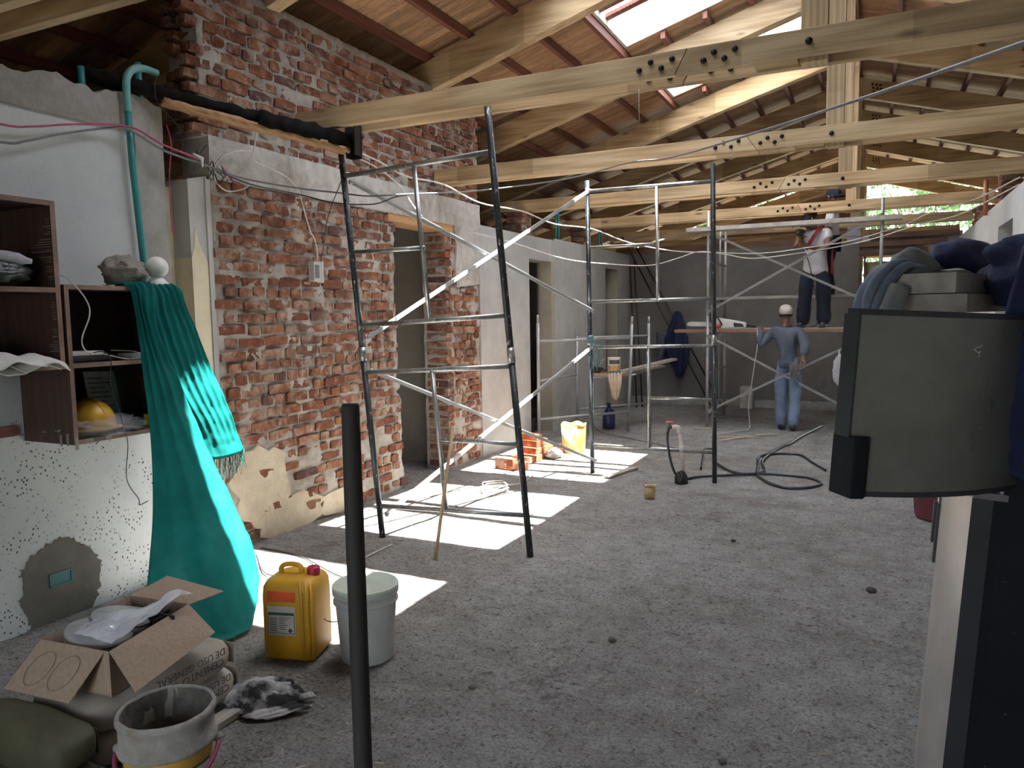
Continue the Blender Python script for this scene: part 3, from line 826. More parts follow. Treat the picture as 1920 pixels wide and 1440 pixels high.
def interp_rows(rows, nu, nv):
    """smooth surface through rows of control points"""
    cols = [spline(r_, max(1, nu // (len(r_) - 1))) for r_ in rows]
    m = min(len(c) for c in cols)
    grid_ = [spline([c[i] for c in cols], max(1, nv // (len(rows) - 1))) for i in range(m)]
    return grid_          # grid_[i][j]
def sheet(name, mat, rows, parent=None, loc=None, nu=36, nv=48, fold=0.0, nf=7, wr=0.006, seed=0, thick=0.003, foldfn=None):
    gr = interp_rows(rows, nu, nv); ni, nj = len(gr), len(gr[0])
    g = G(); vs_ = []
    for j in range(nj):
        for i in range(ni):
            p = gr[i][j]
            a = gr[min(i + 1, ni - 1)][j] - gr[max(i - 1, 0)][j]; b = gr[i][min(j + 1, nj - 1)] - gr[i][max(j - 1, 0)]
            n_ = a.cross(b); n_ = n_.normalized() if n_.length > 1e-9 else Vector((1, 0, 0))
            u, v = i / (ni - 1), j / (nj - 1)
            h = fold * (abs(sin(nf * pi * u + 0.8 * sin(v * 3 + seed))) - 0.5) * (foldfn(u, v) if foldfn else 1)
            h += wr * noise.noise(Vector(p) * 9 + Vector((seed, 0, 0))) + wr * 0.5 * noise.noise(Vector(p) * 26 + Vector((seed, 0, 0)))
            vs_.append(tuple(p + n_ * h))
    fs = [(j * ni + i, j * ni + i + 1, (j + 1) * ni + i + 1, (j + 1) * ni + i) for j in range(nj - 1) for i in range(ni - 1)]
    g.add(vs_, fs, True)
    o = g.build(name, mat, parent, loc, fixn=False)
    if thick:
        s_ = o.modifiers.new('solid', 'SOLIDIFY'); s_.thickness = thick; s_.offset = 0
    return o
def lump(g, c, sz, seed=0, amp=0.25, fq=3.0, nu=26, nv=18, flat=None, ridge=True, rot=0.0):
    vs_ = []; fs = []
    for j in range(nv + 1):
        th = pi * j / nv
        for k in range(nu):
            a = 2 * pi * k / nu
            d = Vector((sin(th) * cos(a), sin(th) * sin(a), cos(th)))
            q = d * fq + Vector((seed * 1.3, seed * 2.1, seed))
            n1 = noise.noise(q)
            h = 1 + amp * ((1 - 2 * abs(n1)) if ridge else n1) + amp * 0.4 * noise.noise(q * 2.7)
            x, y, z = d.x * sz[0] * h, d.y * sz[1] * h, d.z * sz[2] * h
            x, y = x * cos(rot) - y * sin(rot), x * sin(rot) + y * cos(rot)
            p = Vector(c) + Vector((x, y, z))
            if flat is not None and p.z < flat: p.z = flat + 0.0
            vs_.append(tuple(p))
    for j in range(nv):
        for k in range(nu):
            fs.append((j * nu + k, (j + 1) * nu + k, (j + 1) * nu + (k + 1) % nu, j * nu + (k + 1) % nu))
    g.add(vs_, fs, True); return g
def text_mesh(txt, size, mat, extrude=0.0006, align='CENTER'):
    cu = bpy.data.curves.new('lettering', 'FONT'); cu.body = txt; cu.size = size; cu.extrude = extrude
    cu.align_x = align; cu.resolution_u = 2; cu.fill_mode = 'BOTH'
    ob = bpy.data.objects.new('lettering', cu)
    me = bpy.data.meshes.new_from_object(ob)
    bpy.data.objects.remove(ob); me.name = 'lettering'
    me.materials.clear(); me.materials.append(MT[mat])
    return me
def rbox(g, c, d, r=0.02, n=4, M=None):
    """rounded box: rounded corners in plan, straight sides"""
    hx, hy = d[0] / 2 - r, d[1] / 2 - r; poly = []
    for (sx, sy, a0) in ((1, 1, 0), (-1, 1, pi / 2), (-1, -1, pi), (1, -1, 1.5 * pi)):
        for k in range(n + 1):
            a = a0 + pi / 2 * k / n
            poly.append((c[0] + sx * hx + r * cos(a), c[1] + sy * hy + r * sin(a)))
    g.prism(poly, 'z', c[2] - d[2] / 2, c[2] + d[2] / 2, M); return g
def cable(name, label, pts, r, mat, cat='cable', group=None, n=6, smooth=5):
    P = spline(pts, smooth) if len(pts) > 2 else [Vector(p) for p in pts]
    g = G(); g.tube(P, r, n)
    return tag(g.build(name, mat, loc=tuple(P[0])), label, cat, group)

# ------------------------------------------------------------------ cabinets on the white wall
FX = -3.55
def open_cabinet(name, label, y0, y1, z0, z1, shelves, t=0.02):
    root = thing(name, label, 'cabinet', (-3.75, (y0 + y1) / 2, z0))
    xb = XL + 0.004
    for (a, b_, c, d, nm) in ((y0, y0 + t, z0, z1, 'side_panel'), (y1 - t, y1, z0, z1, 'side_panel')):
        g = G(); g.box(xb, FX - 0.002, a, b_, c, d); g.build(nm, 'cabinet', root)
        g = G(); g.box(FX - 0.002, FX, a, b_, c, d); g.build('edge_strip', 'cabedge', root)
    for zz, nm in [(z0, 'bottom_panel'), (z1 - t, 'top_panel')] + [(s, 'shelf') for s in shelves]:
        g = G(); g.box(xb, FX - 0.003, y0 + t, y1 - t, zz, zz + t); g.build(nm, 'cabinet', root)
        g = G(); g.box(FX - 0.003, FX - 0.001, y0 + t, y1 - t, zz, zz + t); g.build('edge_strip', 'cabedge', root)
    g = G(); g.box(xb, xb + 0.005, y0 + t, y1 - t, z0 + t, z1 - t); g.build('back_panel', 'cabinet', root)
    return root
cab1 = open_cabinet('shelf_cabinet', 'open dark brown wall cabinet with chipped side and papers on its lower shelf', 1.45, 2.372, 1.375, 2.18, [1.745], 0.024)
r_ = random.Random(2); g = G()
MT['streak'] = plain('glue_streak', (0.30, 0.28, 0.25), rough=0.8)
zs = [1.41 + 0.012 * k + r_.uniform(-.002, .002) for k in range(58)]
for z in zs:
    if 1.70 < z < 1.80: continue
    L = r_.choice((0.02, 0.03, 0.035, 0.05, 0.06)) if z < 1.7 else (r_.uniform(0.02, 0.05) + (0.14 * max(0, 1 - abs(z - 1.95) / 0.07) if r_.random() < 0.7 else 0))
    if r_.random() < 0.75: g.box(FX - 0.012 - L, FX - 0.010, 2.3465, 2.3485, z, z + r_.uniform(0.002, 0.005))
g.build('glue_streaks', 'streak', cab1)
cab2 = open_cabinet('shelf_cabinet', 'open dark brown wall cabinet under the rock, half covered by a teal sheet', 2.39, 3.075, 0.995, 1.785, [1.375], 0.022)
for bx_ in ((FX - 0.004, FX + 0.001, 2.395, 2.41, 0.97, 1.03), (-3.66, -3.645, 2.3885, 2.3905, 0.985, 1.04), (-3.61, -3.59, 2.3885, 2.3905, 0.99, 1.05), (FX - 0.001, FX + 0.001, 2.45, 2.49, 1.0, 1.018), (FX - 0.001, FX + 0.001, 2.56, 2.59, 1.0, 1.018)):
    g = G(); g.box(*bx_); g.build('tape_scrap', 'streak', cab2)

# things in the upper cabinet
g = G(); lump(g, (-3.70, 2.12, 1.83), (0.16, 0.15, 0.062), 4, 0.25, 2.6, flat=1.7705)
MT['greenplastic'] = plain('dark_green_bag', (0.035, 0.05, 0.04), (0.02, 0.03, 0.025), 6, 0.3, b_strength=0.5, b_scale=20, b_dist=0.02)
tag(g.build('plastic_bag', 'greenplastic', loc=(-3.7, 2.12, 1.77)), 'dark green plastic bag bundled on the upper cabinet shelf', 'bag')
g = G(); g.tube([(-3.64, 2.10, 1.905), (-3.60, 2.16, 1.90), (-3.575, 2.2, 1.895), (-3.56, 2.225, 1.89), (-3.55, 2.245, 1.887)], [0.033, 0.034, 0.03, 0.016, 0.012], 14)
tag(g.build('clear_bottle', 'film2', loc=(-3.6, 2.16, 1.87)), 'small clear plastic bottle lying on the dark green bag', 'bottle')
g = G(); rbox(g, (-3.66, 1.93, 1.80), (0.16, 0.12, 0.06), 0.02)
tag(g.build('plastic_tub', 'bucket_gr', loc=(-3.66, 1.93, 1.77)), 'grey plastic tub beside the dark green bag', 'tub')
for k, (dy, dx, L) in enumerate(((0.0, 0.0, 0.34), (0.07, 0.02, 0.28), (-0.06, 0.05, 0.26))):
    z = 1.404 + 0.016 * k; yc = 2.09 + dy; xc = -3.56 + dx; ss = (0, .25, .5, .75, 1)
    rows = [[(xc - 0.15, yc - L / 2 + s_ * L, z + 0.008) for s_ in ss], [(xc - 0.04, yc - L / 2 + s_ * L, z + 0.022 + 0.014 * sin(s_ * 9 + k)) for s_ in ss],
            [(xc + 0.05, yc - L / 2 + 0.02 + s_ * L, z + 0.012 + 0.018 * cos(s_ * 7 + k * 2)) for s_ in ss], [(xc + 0.10, yc - L / 2 + 0.03 + s_ * L, z - 0.022 + 0.02 * cos(s_ * 8 + k)) for s_ in ss]]
    tag(sheet('paper_sheet', 'paper', rows, loc=(xc, yc, z), nu=24, nv=18, wr=0.012, seed=k, thick=0.004),
        ['crumpled white paper sheet at the bottom of the paper pile in the upper cabinet', 'crumpled white paper sheet in the middle of the paper pile', 'crumpled white paper sheet on top of the paper pile'][k], 'paper', 'crumpled papers in the cabinet')
g = G(); g.box(-3.85, -3.66, 1.95, 2.08, 1.40, 1.52); tag(g.build('black_case', 'black_pl', loc=(-3.75, 2.0, 1.4), bevel=0.008), 'black plastic case behind the white papers', 'case')

# things in the lower cabinet
g = G(); g.box(-3.86, -3.62, 2.46, 2.70, 1.40, 1.428); p_ = tag(g.build('modem', 'black_pl', loc=(-3.74, 2.58, 1.4), bevel=0.006), 'flat black modem on the middle shelf beside the white cable', 'modem')
g = G(); g.box(-3.80, -3.62, 2.45, 2.63, 1.43, 1.452, Matrix.Translation((0, 0, 0))); tag(g.build('notebook', 'paper', loc=(-3.7, 2.54, 1.43), bevel=0.003), 'pale notebook lying on the flat black modem', 'book')
g = G(); g.box(-3.72, -3.60, 2.78, 2.90, 1.40, 1.43); tag(g.build('charger_box', 'bucket_gr', loc=(-3.66, 2.84, 1.4), bevel=0.004), 'small grey charger box on the middle shelf', 'box')
cable('white_cable', 'white cable hanging in a curve from the upper cabinet into the shelf', [(-3.555, 2.385, 1.83), (-3.52, 2.405, 1.80), (-3.5, 2.46, 1.72), (-3.5, 2.48, 1.64), (-3.5, 2.43, 1.52), (-3.52, 2.46, 1.46), (-3.56, 2.54, 1.44), (-3.62, 2.58, 1.436)], 0.0035, 'whitecable')
cable('white_cable', 'white cable lying in a loop on the middle shelf', [(-3.62, 2.62, 1.436), (-3.57, 2.72, 1.404), (-3.56, 2.79, 1.404), (-3.58, 2.84, 1.404), (-3.63, 2.82, 1.438), (-3.66, 2.7, 1.45)], 0.003, 'whitecable')
cable('power_cable', 'thin black cord dropping from the shelf down the white wall', [(-3.62, 2.55, 1.44), (-3.55, 2.57, 1.45), (-3.53, 2.6, 1.41), (-3.53, 2.59, 1.28), (-3.53, 2.63, 1.14), (-3.54, 2.66, 1.03), (-3.6, 2.72, 0.94), (-3.8, 2.85, 0.71), (-3.92, 3.01, 0.55), (-3.93, 3.02, 0.51), (-3.93, 3.08, 0.52)], 0.003, 'blackcable')
# hard hat in a clear bag
hat = thing('hard_hat', 'yellow hard hat wrapped in a clear plastic bag inside the cabinet', 'hard hat', (-3.72, 2.60, 1.018))
g = G(); g.sphere((-3.72, 2.60, 1.07), 0.125, 24, 14, (1.05, 0.92, 1.0)); g.v = [(x, y, max(z, 1.045)) for x, y, z in g.v]; g.build('shell', 'yellowhat', hat)
g = G(); g.lathe([(0.10, 0.0), (0.145, 0.0), (0.148, 0.006), (0.10, 0.012)], (-3.715, 2.60, 1.040), 28); g.build('brim', 'yellowhat', hat)
g = G(); g.tube([(-3.72 + 0.118 * cos(a), 2.6, 1.085 + 0.115 * sin(a)) for a in [pi * k / 12 for k in range(13)]], 0.008, 6); g.build('ridge', 'yellowhat', hat)
g = G(); lump(g, (-3.70, 2.615, 1.05), (0.17, 0.185, 0.055), 3, 0.35, 3.2, flat=1.0195); g.build('plastic_wrap', 'film', hat)
leaf = thing('leaflet', 'folded printed leaflet standing behind the hard hat', 'leaflet', (-3.80, 2.80, 1.018))
Mx = Matrix.Translation((-3.84, 2.78, 1.2)) @ Matrix.Rotation(radians(-12), 4, 'Y') @ Matrix.Rotation(radians(18), 4, 'Z')
g = G(); g.box(-0.003, 0.003, -0.14, 0.11, -0.17, 0.13, Mx); g.build('sheet', 'paperdim', leaf)
g = G()
for k in range(9): g.box(0.0032, 0.0037, -0.12, rr(0.0, 0.09), -0.12 + 0.026 * k, -0.112 + 0.026 * k, Mx)
g.build('print_lines', 'print', leaf)
dr = thing('tape_measure', 'bright yellow tape measure beside the leaflet in the cabinet', 'tape measure', (-3.66, 2.93, 1.018))
g = G(); rbox(g, (-3.66, 2.95, 1.05), (0.07, 0.12, 0.06), 0.02); g.build('case', 'yellowtool', dr)
g = G(); g.sphere((-3.61, 2.90, 1.038), 0.018, 12, 8); g.build('button', 'yellowtool', dr)

# rock and globe lamp on the cabinet top
g = G(); lump(g, (-3.74, 2.865, 1.875), (0.085, 0.115, 0.085), 5, 0.32, 2.4, 34, 22, flat=1.793, ridge=False, rot=-0.25); g.jitter(0.012, 22, 1)
tag(g.build('rock', 'rock', loc=(-3.74, 2.885, 1.79)), 'rough grey rock weighing down the teal sheet on the cabinet', 'rock')
lamp = thing('globe_lamp', 'white glass globe lamp with round base standing on the cabinet', 'lamp', (-3.70, 3.05, 1.785))
g = G(); g.sphere((-3.70, 3.05, 1.905), 0.062, 28, 18); g.build('globe', 'white_pl', lamp)
g = G(); g.lathe([(0.0, 0.0), (0.058, 0.0), (0.062, 0.012), (0.054, 0.035), (0.035, 0.055), (0.03, 0.062)], (-3.70, 3.05, 1.787), 28); g.build('base', 'white_pl', lamp)

# teal sheet
rowsA = [[(-3.72, 2.72, 1.797), (-3.72, 2.77, 1.797), (-3.72, 2.83, 1.797), (-3.72, 2.90, 1.797)],
         [(-3.535, 2.73, 1.792), (-3.535, 2.76, 1.792), (-3.535, 2.81, 1.792), (-3.535, 2.88, 1.792)],
         [(-3.51, 2.75, 1.61), (-3.5, 2.78, 1.61), (-3.49, 2.8, 1.61), (-3.48, 2.85, 1.56)],
         [(-3.47, 2.74, 1.29), (-3.44, 2.79, 1.29), (-3.42, 2.84, 1.28), (-3.42, 2.92, 1.28)],
         [(-3.42, 2.72, 0.96), (-3.37, 2.79, 0.95), (-3.33, 2.87, 0.94), (-3.33, 2.99, 0.93)],
         [(-3.35, 2.65, 0.62), (-3.26, 2.75, 0.61), (-3.18, 2.86, 0.59), (-3.16, 3.03, 0.55)],
         [(-3.25, 2.53, 0.38), (-3.14, 2.65, 0.36), (-3.02, 2.78, 0.34), (-3.0, 3.01, 0.26)],
         [(-3.18, 2.45, 0.27), (-3.0, 2.5, 0.19), (-2.9, 2.6, 0.08), (-2.88, 2.85, 0.07)],
         [(-3.15, 2.43, 0.23), (-2.97, 2.48, 0.12), (-2.86, 2.56, 0.035), (-2.84, 2.76, 0.02)]]
rowsB = [[(-3.70, 2.82, 1.793), (-3.70, 2.90, 1.793), (-3.70, 2.98, 1.793), (-3.70, 3.06, 1.793)],
         [(-3.54, 2.8, 1.789), (-3.54, 2.9, 1.789), (-3.54, 2.98, 1.789), (-3.54, 3.06, 1.789)],
         [(-3.535, 2.85, 1.61), (-3.53, 2.94, 1.61), (-3.52, 3.04, 1.6), (-3.52, 3.12, 1.6)],
         [(-3.52, 2.93, 1.27), (-3.5, 3.04, 1.26), (-3.48, 3.13, 1.26), (-3.47, 3.23, 1.25)],
         [(-3.5, 3.08, 0.99), (-3.46, 3.16, 0.98), (-3.44, 3.24, 0.97), (-3.43, 3.31, 0.98)],
         [(-3.48, 3.15, 0.79), (-3.44, 3.22, 0.79), (-3.42, 3.29, 0.8), (-3.42, 3.36, 0.81)]]
tarp = thing('teal_sheet', 'teal plastic sheet hanging from the cabinet top to the floor', 'plastic sheet', (-3.3, 2.75, 0.02))
sheet('front_layer', 'tarp', rowsA, tarp, nu=42, nv=72, fold=0.03, nf=4, wr=0.012, seed=1, foldfn=lambda u, v: (1 - v) ** 1.3 * (0.1 if v < 0.1 else 1))
sheet('rear_layer', 'tarp', rowsB, tarp, nu=42, nv=50, fold=0.028, nf=6, wr=0.010, seed=4, foldfn=lambda u, v: (1 - v) * (0.1 if v < 0.15 else 1))
g = G(); r_ = random.Random(6)
for k in range(64):
    s_ = k / 63; p = Vector((-3.48, 3.15, 0.80)).lerp(Vector((-3.42, 3.365, 0.82)), s_)
    L = r_.uniform(0.06, 0.16) * (1.25 - 0.3 * s_)
    g.tube([p, p + Vector((0.006 * r_.uniform(-1, 1), 0.02 * r_.uniform(-1, 1), -L * 0.5)), p + Vector((0.012 * r_.uniform(-1, 1), 0.03 * r_.uniform(-1, 1), -L))], 0.0016, 4)
g.build('frayed_fringe', 'tarp', tarp)

# teal conduits on the white wall
pp = thing('conduit_pipe', 'teal conduit pipe with a curved top standing against the white wall', 'pipe', (-3.9, 3.1, 1.79))
g = G(); g.tube([(-3.90, 3.135, 1.80), (-3.905, 3.12, 2.1), (-3.90, 3.09, 2.5), (-3.90, 3.08, 2.86)], 0.019, 12); g.build('straight', 'pipe', pp)
g = G(); g.tube(spline([(-3.90, 3.08, 2.80), (-3.90, 3.08, 2.93), (-3.90, 3.09, 3.0), (-3.90, 3.13, 3.05), (-3.90, 3.2, 3.075), (-3.89, 3.29, 3.07)], 5), 0.0215, 12); g.build('bent_end', 'pipe_old', pp)
for (yy, za, zb_, lb) in ((2.915, 2.85, 3.03, 'short teal pipe stub at the broken top of the white wall'), (3.288, 2.85, 3.155, 'tall teal pipe stub behind the curved conduit')):
    g = G(); g.tube([(-4.05, yy, za), (-4.05, yy, zb_)], 0.02, 12); tag(g.build('conduit_stub', 'pipe', loc=(-4.05, yy, za)), lb, 'pipe', 'teal conduit stubs')

# ------------------------------------------------------------------ heap at the foot of the white wall
def cement_bag(name, label, x0, x1, y0, y1, z0, z1, mat, seed, rot=0):
    root = thing(name, label, 'bag', ((x0 + x1) / 2, (y0 + y1) / 2, z0), group='stacked bags by the white wall')
    g = G(); cx, cy = (x0 + x1) / 2, (y0 + y1) / 2; hx, hy, hz = (x1 - x0) / 2, (y1 - y0) / 2, (z1 - z0) / 2
    def sq(t, p): return (abs(t) ** p) * (1 if t >= 0 else -1)
    vs_ = []; nu, nv = 40, 16
    for j in range(nv + 1):
        th = pi * j / nv
        for k in range(nu):
            a = 2 * pi * k / nu
            p = Vector((cx + hx * sq(sin(th), 0.35) * sq(cos(a), 0.35), cy + hy * sq(sin(th), 0.35) * sq(sin(a), 0.35), (z0 + z1) / 2 + hz * sq(cos(th), 0.6)))
            p += noise.noise_vector(p * 7 + Vector((seed, seed, seed))) * 0.010 + noise.noise_vector(p * 22 + Vector((seed, seed, seed))) * 0.005
            p.z = max(p.z, z0 + 0.001)
            vs_.append(tuple(p))
    fs = [(j * nu + k, (j + 1) * nu + k, (j + 1) * nu + (k + 1) % nu, j * nu + (k + 1) % nu) for j in range(nv) for k in range(nu)]
    g.add(vs_, fs, True); g.build('sack', mat, root)
    for yy in (y1 - 0.012,):
        g = G(); g.beam((x0 + 0.03, yy, (z0 + z1) / 2), (x1 - 0.02, yy, (z0 + z1) / 2 + 0.004), 0.004, (z1 - z0) * 0.62, up=(0, 0, 1)); g.jitter(0.006, 11, seed); g.build('folded_end', mat, root)
    return root
bag_a = cement_bag('cement_bag', 'lower grey cement bag lying on the floor board beside the jerrycan', -2.74, -2.36, 1.60, 2.26, 0.03, 0.165, 'bag', 1)
bag_b = cement_bag('cement_bag', 'upper grey cement bag under the cardboard box', -2.74, -2.33, 1.57, 2.21, 0.165, 0.30, 'bag', 5)
for bg_, xf, zc, yy in ((bag_a, -2.352, 0.10, 2.02), (bag_b, -2.322, 0.235, 1.97)):
    for k, s_ in enumerate(('DE USO GENERAL', 'CEMENTO GRIS')):
        me = text_mesh(s_, 0.040 if k == 0 else 0.043, 'print')
        ob = place(me, 'lettering', bg_, (xf - bg_['_o'][0], yy - bg_['_o'][1], zc + (0.055 - 0.038 * k) - bg_['_o'][2]), Euler((pi / 2, pi, pi / 2), 'XYZ'))
        ob.rotation_euler = (Matrix.Rotation(pi / 2, 4, 'Z') @ Matrix.Rotation(pi / 2, 4, 'X') @ Matrix.Rotation(pi, 4, 'Z')).to_euler()
bag_c = cement_bag('cement_bag', 'olive bag lying under the cardboard box flap', -2.80, -2.26, 1.38, 1.555, 0.15, 0.292, 'greenbag', 9)
bag_d = cement_bag('cement_bag', 'olive bag at the bottom of the stack behind the mortar bucket', -2.82, -2.24, 1.36, 1.56, 0.012, 0.15, 'greenbag', 12)
g = G(); g.box(-2.34, -2.27, 1.75, 2.24, 0.006, 0.03); tag(g.build('floor_board', 'greywood', loc=(-2.3, 2.0, 0.006)), 'grey board lying on the floor under the cement bags', 'board')

box = thing('cardboard_box', 'open cardboard box of round lamps standing on the cement bags', 'box', (-2.55, 1.85, 0.302))
A = [Vector((-2.68, 1.625)), Vector((-2.355, 1.655)), Vector((-2.46, 2.09)), Vector((-2.765, 2.06))]      # plan corners: near-left, near-right, far-right, far-left
zb, zt, th = 0.302, 0.465, 0.004
def wallpanel(a, b_, z0, z1, nm, mat='card'):
    g = G(); d = (b_ - a).normalized(); n_ = Vector((d.y, -d.x)) * th
    g.prism([(a.x, a.y), (b_.x, b_.y), (b_.x - n_.x, b_.y - n_.y), (a.x - n_.x, a.y - n_.y)], 'z', z0, z1); return g.build(nm, mat, box)
for k in range(4): wallpanel(A[k], A[(k + 1) % 4], zb, zt, 'side')
g = G(); g.prism([(p.x, p.y) for p in A], 'z', zb - 0.001, zb + 0.004); g.build('bottom', 'card', box)
def flap(p0, p1, q1, q0, nm='flap'):
    g = G(); P = [Vector(x) for x in (p0, p1, q1, q0)]; n_ = (P[1] - P[0]).cross(P[3] - P[0]).normalized() * th
    vs_ = [tuple(p) for p in P] + [tuple(p + n_) for p in P]
    g.add(vs_, [(0, 1, 2, 3), (7, 6, 5, 4), (0, 4, 5, 1), (1, 5, 6, 2), (2, 6, 7, 3), (3, 7, 4, 0)]); return g.build(nm, 'card', box)
fl1 = flap((-2.68, 1.625, zt), (-2.375, 1.653, zt), (-2.43, 1.55, 0.315), (-2.745, 1.525, 0.315))
flap((-2.355, 1.66, zt), (-2.46, 2.085, zt), (-2.315, 2.08, 0.375), (-2.235, 1.66, 0.345))
flap((-2.46, 2.09, zt), (-2.765, 2.06, zt), (-2.74, 2.22, 0.50), (-2.43, 2.24, 0.47))
flap((-2.765, 2.06, zt), (-2.68, 1.625, zt), (-2.665, 1.63, 0.34), (-2.745, 2.05, 0.34))
g = G(); e0, e1, e2 = Vector((-2.68, 1.625, zt)), Vector((-2.375, 1.653, zt)), Vector((-2.745, 1.525, 0.315))
ux = (e1 - e0); uy = (e2 - e0); nn = ux.cross(uy).normalized(); nn = nn if nn.y < 0 else -nn
for cu in (0.30, 0.68):
    g.tube([e0 + ux * (cu + 0.165 * cos(a)) + uy * (0.52 + 0.34 * sin(a)) + nn * 0.0045 for a in [2 * pi * k / 28 for k in range(28)]], 0.0014, 5, closed=True)
g.build('pressed_rings', 'cardin', box)
for k, (c, r0, tilt, rz) in enumerate((((-2.60, 1.90, 0.462), 0.115, -10, 10), ((-2.565, 1.77, 0.455), 0.115, -12, -25))):
    lm = thing('ceiling_lamp', ['round flat ceiling lamp at the back of the cardboard box', 'round flat ceiling lamp wrapped in film in the cardboard box'][k], 'lamp', c, (radians(tilt), radians(8), radians(rz)))
    lm['_o'] = [0, 0, 0]
    g = G(); g.lathe([(0.0, -0.05), (r0 * 0.85, -0.05), (r0, -0.03), (r0, 0.0), (r0 * 0.97, 0.008), (0.0, 0.012)], n=36); g.build('disc', 'glass', lm, world=False)
    g = G(); g.lathe([(r0 * 0.99, -0.012), (r0 * 1.02, -0.01), (r0 * 1.02, -0.002), (r0 * 0.99, 0.0)], n=36); g.build('rim', 'chrome', lm, world=False)
rows = [[(-2.66, 1.70, 0.475), (-2.57, 1.68, 0.482), (-2.48, 1.68, 0.48), (-2.385, 1.69, 0.472)], [(-2.62, 1.78, 0.482), (-2.55, 1.77, 0.50), (-2.47, 1.79, 0.505), (-2.39, 1.80, 0.49)],
        [(-2.58, 1.86, 0.49), (-2.53, 1.87, 0.505), (-2.46, 1.90, 0.53), (-2.41, 1.92, 0.515)], [(-2.54, 1.95, 0.475), (-2.50, 1.97, 0.50), (-2.45, 1.99, 0.55), (-2.42, 2.02, 0.53)], [(-2.52, 2.02, 0.45), (-2.49, 2.04, 0.48), (-2.45, 2.06, 0.52), (-2.40, 2.10, 0.50)]]
tag(sheet('plastic_film', 'film2', rows, loc=(-2.5, 1.85, 0.46), nu=30, nv=36, wr=0.022, seed=3, thick=0.0), 'crumpled clear plastic film over the lamps in the box', 'plastic film')
g = G()
for k in range(5): g.box(-2.52 + 0.02 * k, -2.51 + 0.02 * k, 1.93, 2.02, 0.40, 0.455 + 0.008 * (k % 2))
g.box(-2.54, -2.41, 1.965, 1.975, 0.44, 0.468)
tag(g.build('lamp_fitting', 'black_pl', loc=(-2.48, 1.97, 0.4)), 'black metal lamp fitting sticking up in the cardboard box', 'fitting')

g = G(); lump(g, (-2.96, 1.22, 0.13), (0.20, 0.16, 0.16), 7, 0.35, 2.6, 40, 28, flat=0.004)
tag(g.build('bin_bag', 'blackbag', loc=(-2.96, 1.22, 0)), 'shiny black plastic bin bag slumped beside the olive bags', 'bag')

# mortar bucket in front
bk = thing('mortar_bucket', 'mortar-caked yellow bucket with a pink handle beside the cement bags', 'bucket', (-2.04, 1.62, 0.004))
c = (-2.04, 1.62, 0.006)
g = G(); g.lathe([(0.0, 0.0), (0.118, 0.0), (0.122, 0.01), (0.137, 0.235)], c, 40); g.build('body', 'ybucket', bk)
g = G(); g.lathe([(0.137, 0.232), (0.150, 0.236), (0.151, 0.25), (0.142, 0.256), (0.143, 0.325), (0.150, 0.33), (0.150, 0.345), (0.145, 0.352), (0.138, 0.35), (0.132, 0.25)], c, 44); g.jitter(0.003, 30); g.build('collar', 'mortarbucket', bk)
g = G(); g.lathe([(0.136, 0.345), (0.131, 0.25), (0.116, 0.04), (0.0, 0.03)], c, 40); g.jitter(0.004, 20); g.build('inside_crust', 'bucketin', bk)
hp = []
cdir = Vector((0.80, 0.60, 0)).normalized(); pdir = Vector((0.60, -0.80, 0)).normalized()
for k in range(21):
    a = pi * k / 20
    hp.append(Vector(c) + cdir * 0.158 * cos(a) * -1 + pdir * 0.15 * sin(a) + Vector((0, 0, 0.245 - 0.095 * sin(a) - 0.02)))
g = G(); g.tube(hp, 0.0075, 8); g.build('handle', 'pinkhandle', bk)
for s_ in (-1, 1):
    g = G(); g.sphere(Vector(c) + cdir * 0.152 * s_ + Vector((0, 0, 0.228)), 0.016, 10, 8); g.build('handle_lug', 'mortarbucket', bk)
def curved_label(parent, c, r0, r1, z0, z1, a0, a1, mat, nm, n=12, off=0.0):
    g = G(); g.grid(lambda u, v: (c[0] + (r0 + (r1 - r0) * v + 0.0012 + off) * cos(a0 + (a1 - a0) * u), c[1] + (r0 + (r1 - r0) * v + 0.0012 + off) * sin(a0 + (a1 - a0) * u), c[2] + z0 + (z1 - z0) * v), n, 2)
    return g.build(nm, mat, parent)
curved_label(bk, c, 0.1245, 0.135, 0.04, 0.19, radians(-50), radians(22), 'greenprint', 'label_border')
curved_label(bk, c, 0.1247, 0.1348, 0.046, 0.182, radians(-47), radians(20), 'label', 'label', off=0.001)

# jerrycan
jc = thing('jerrycan', 'yellow plastic jerrycan with an orange band, red cap and paper label', 'jerrycan', (-2.47, 2.72, 0.004), (0, 0, radians(16)))
jc['_o'] = [0, 0, 0]
def jloop(hx, hy, r_, z, n=5):
    out = []
    for (sx, sy, a0) in ((1, 1, 0), (-1, 1, pi / 2), (-1, -1, pi), (1, -1, 1.5 * pi)):
        for k in range(n + 1):
            a = a0 + pi / 2 * k / n; out.append((sx * (hx - r_) + r_ * cos(a), sy * (hy - r_) + r_ * sin(a), z))
    return out
loops = [jloop(0.115, 0.105, 0.03, 0.0), jloop(0.128, 0.118, 0.035, 0.015), jloop(0.130, 0.120, 0.04, 0.10), jloop(0.130, 0.120, 0.04, 0.30), jloop(0.128, 0.118, 0.045, 0.345), jloop(0.115, 0.106, 0.05, 0.372), jloop(0.09, 0.085, 0.05, 0.385)]
g = G(); n_ = len(loops[0])
g.add([p for L in loops for p in L], [(i * n_ + k, i * n_ + (k + 1) % n_, (i + 1) * n_ + (k + 1) % n_, (i + 1) * n_ + k) for i in range(len(loops) - 1) for k in range(n_)] + [tuple(reversed(range(n_))), tuple((len(loops) - 1) * n_ + k for k in range(n_))], True)
g.build('body', 'jerry', jc, world=False)
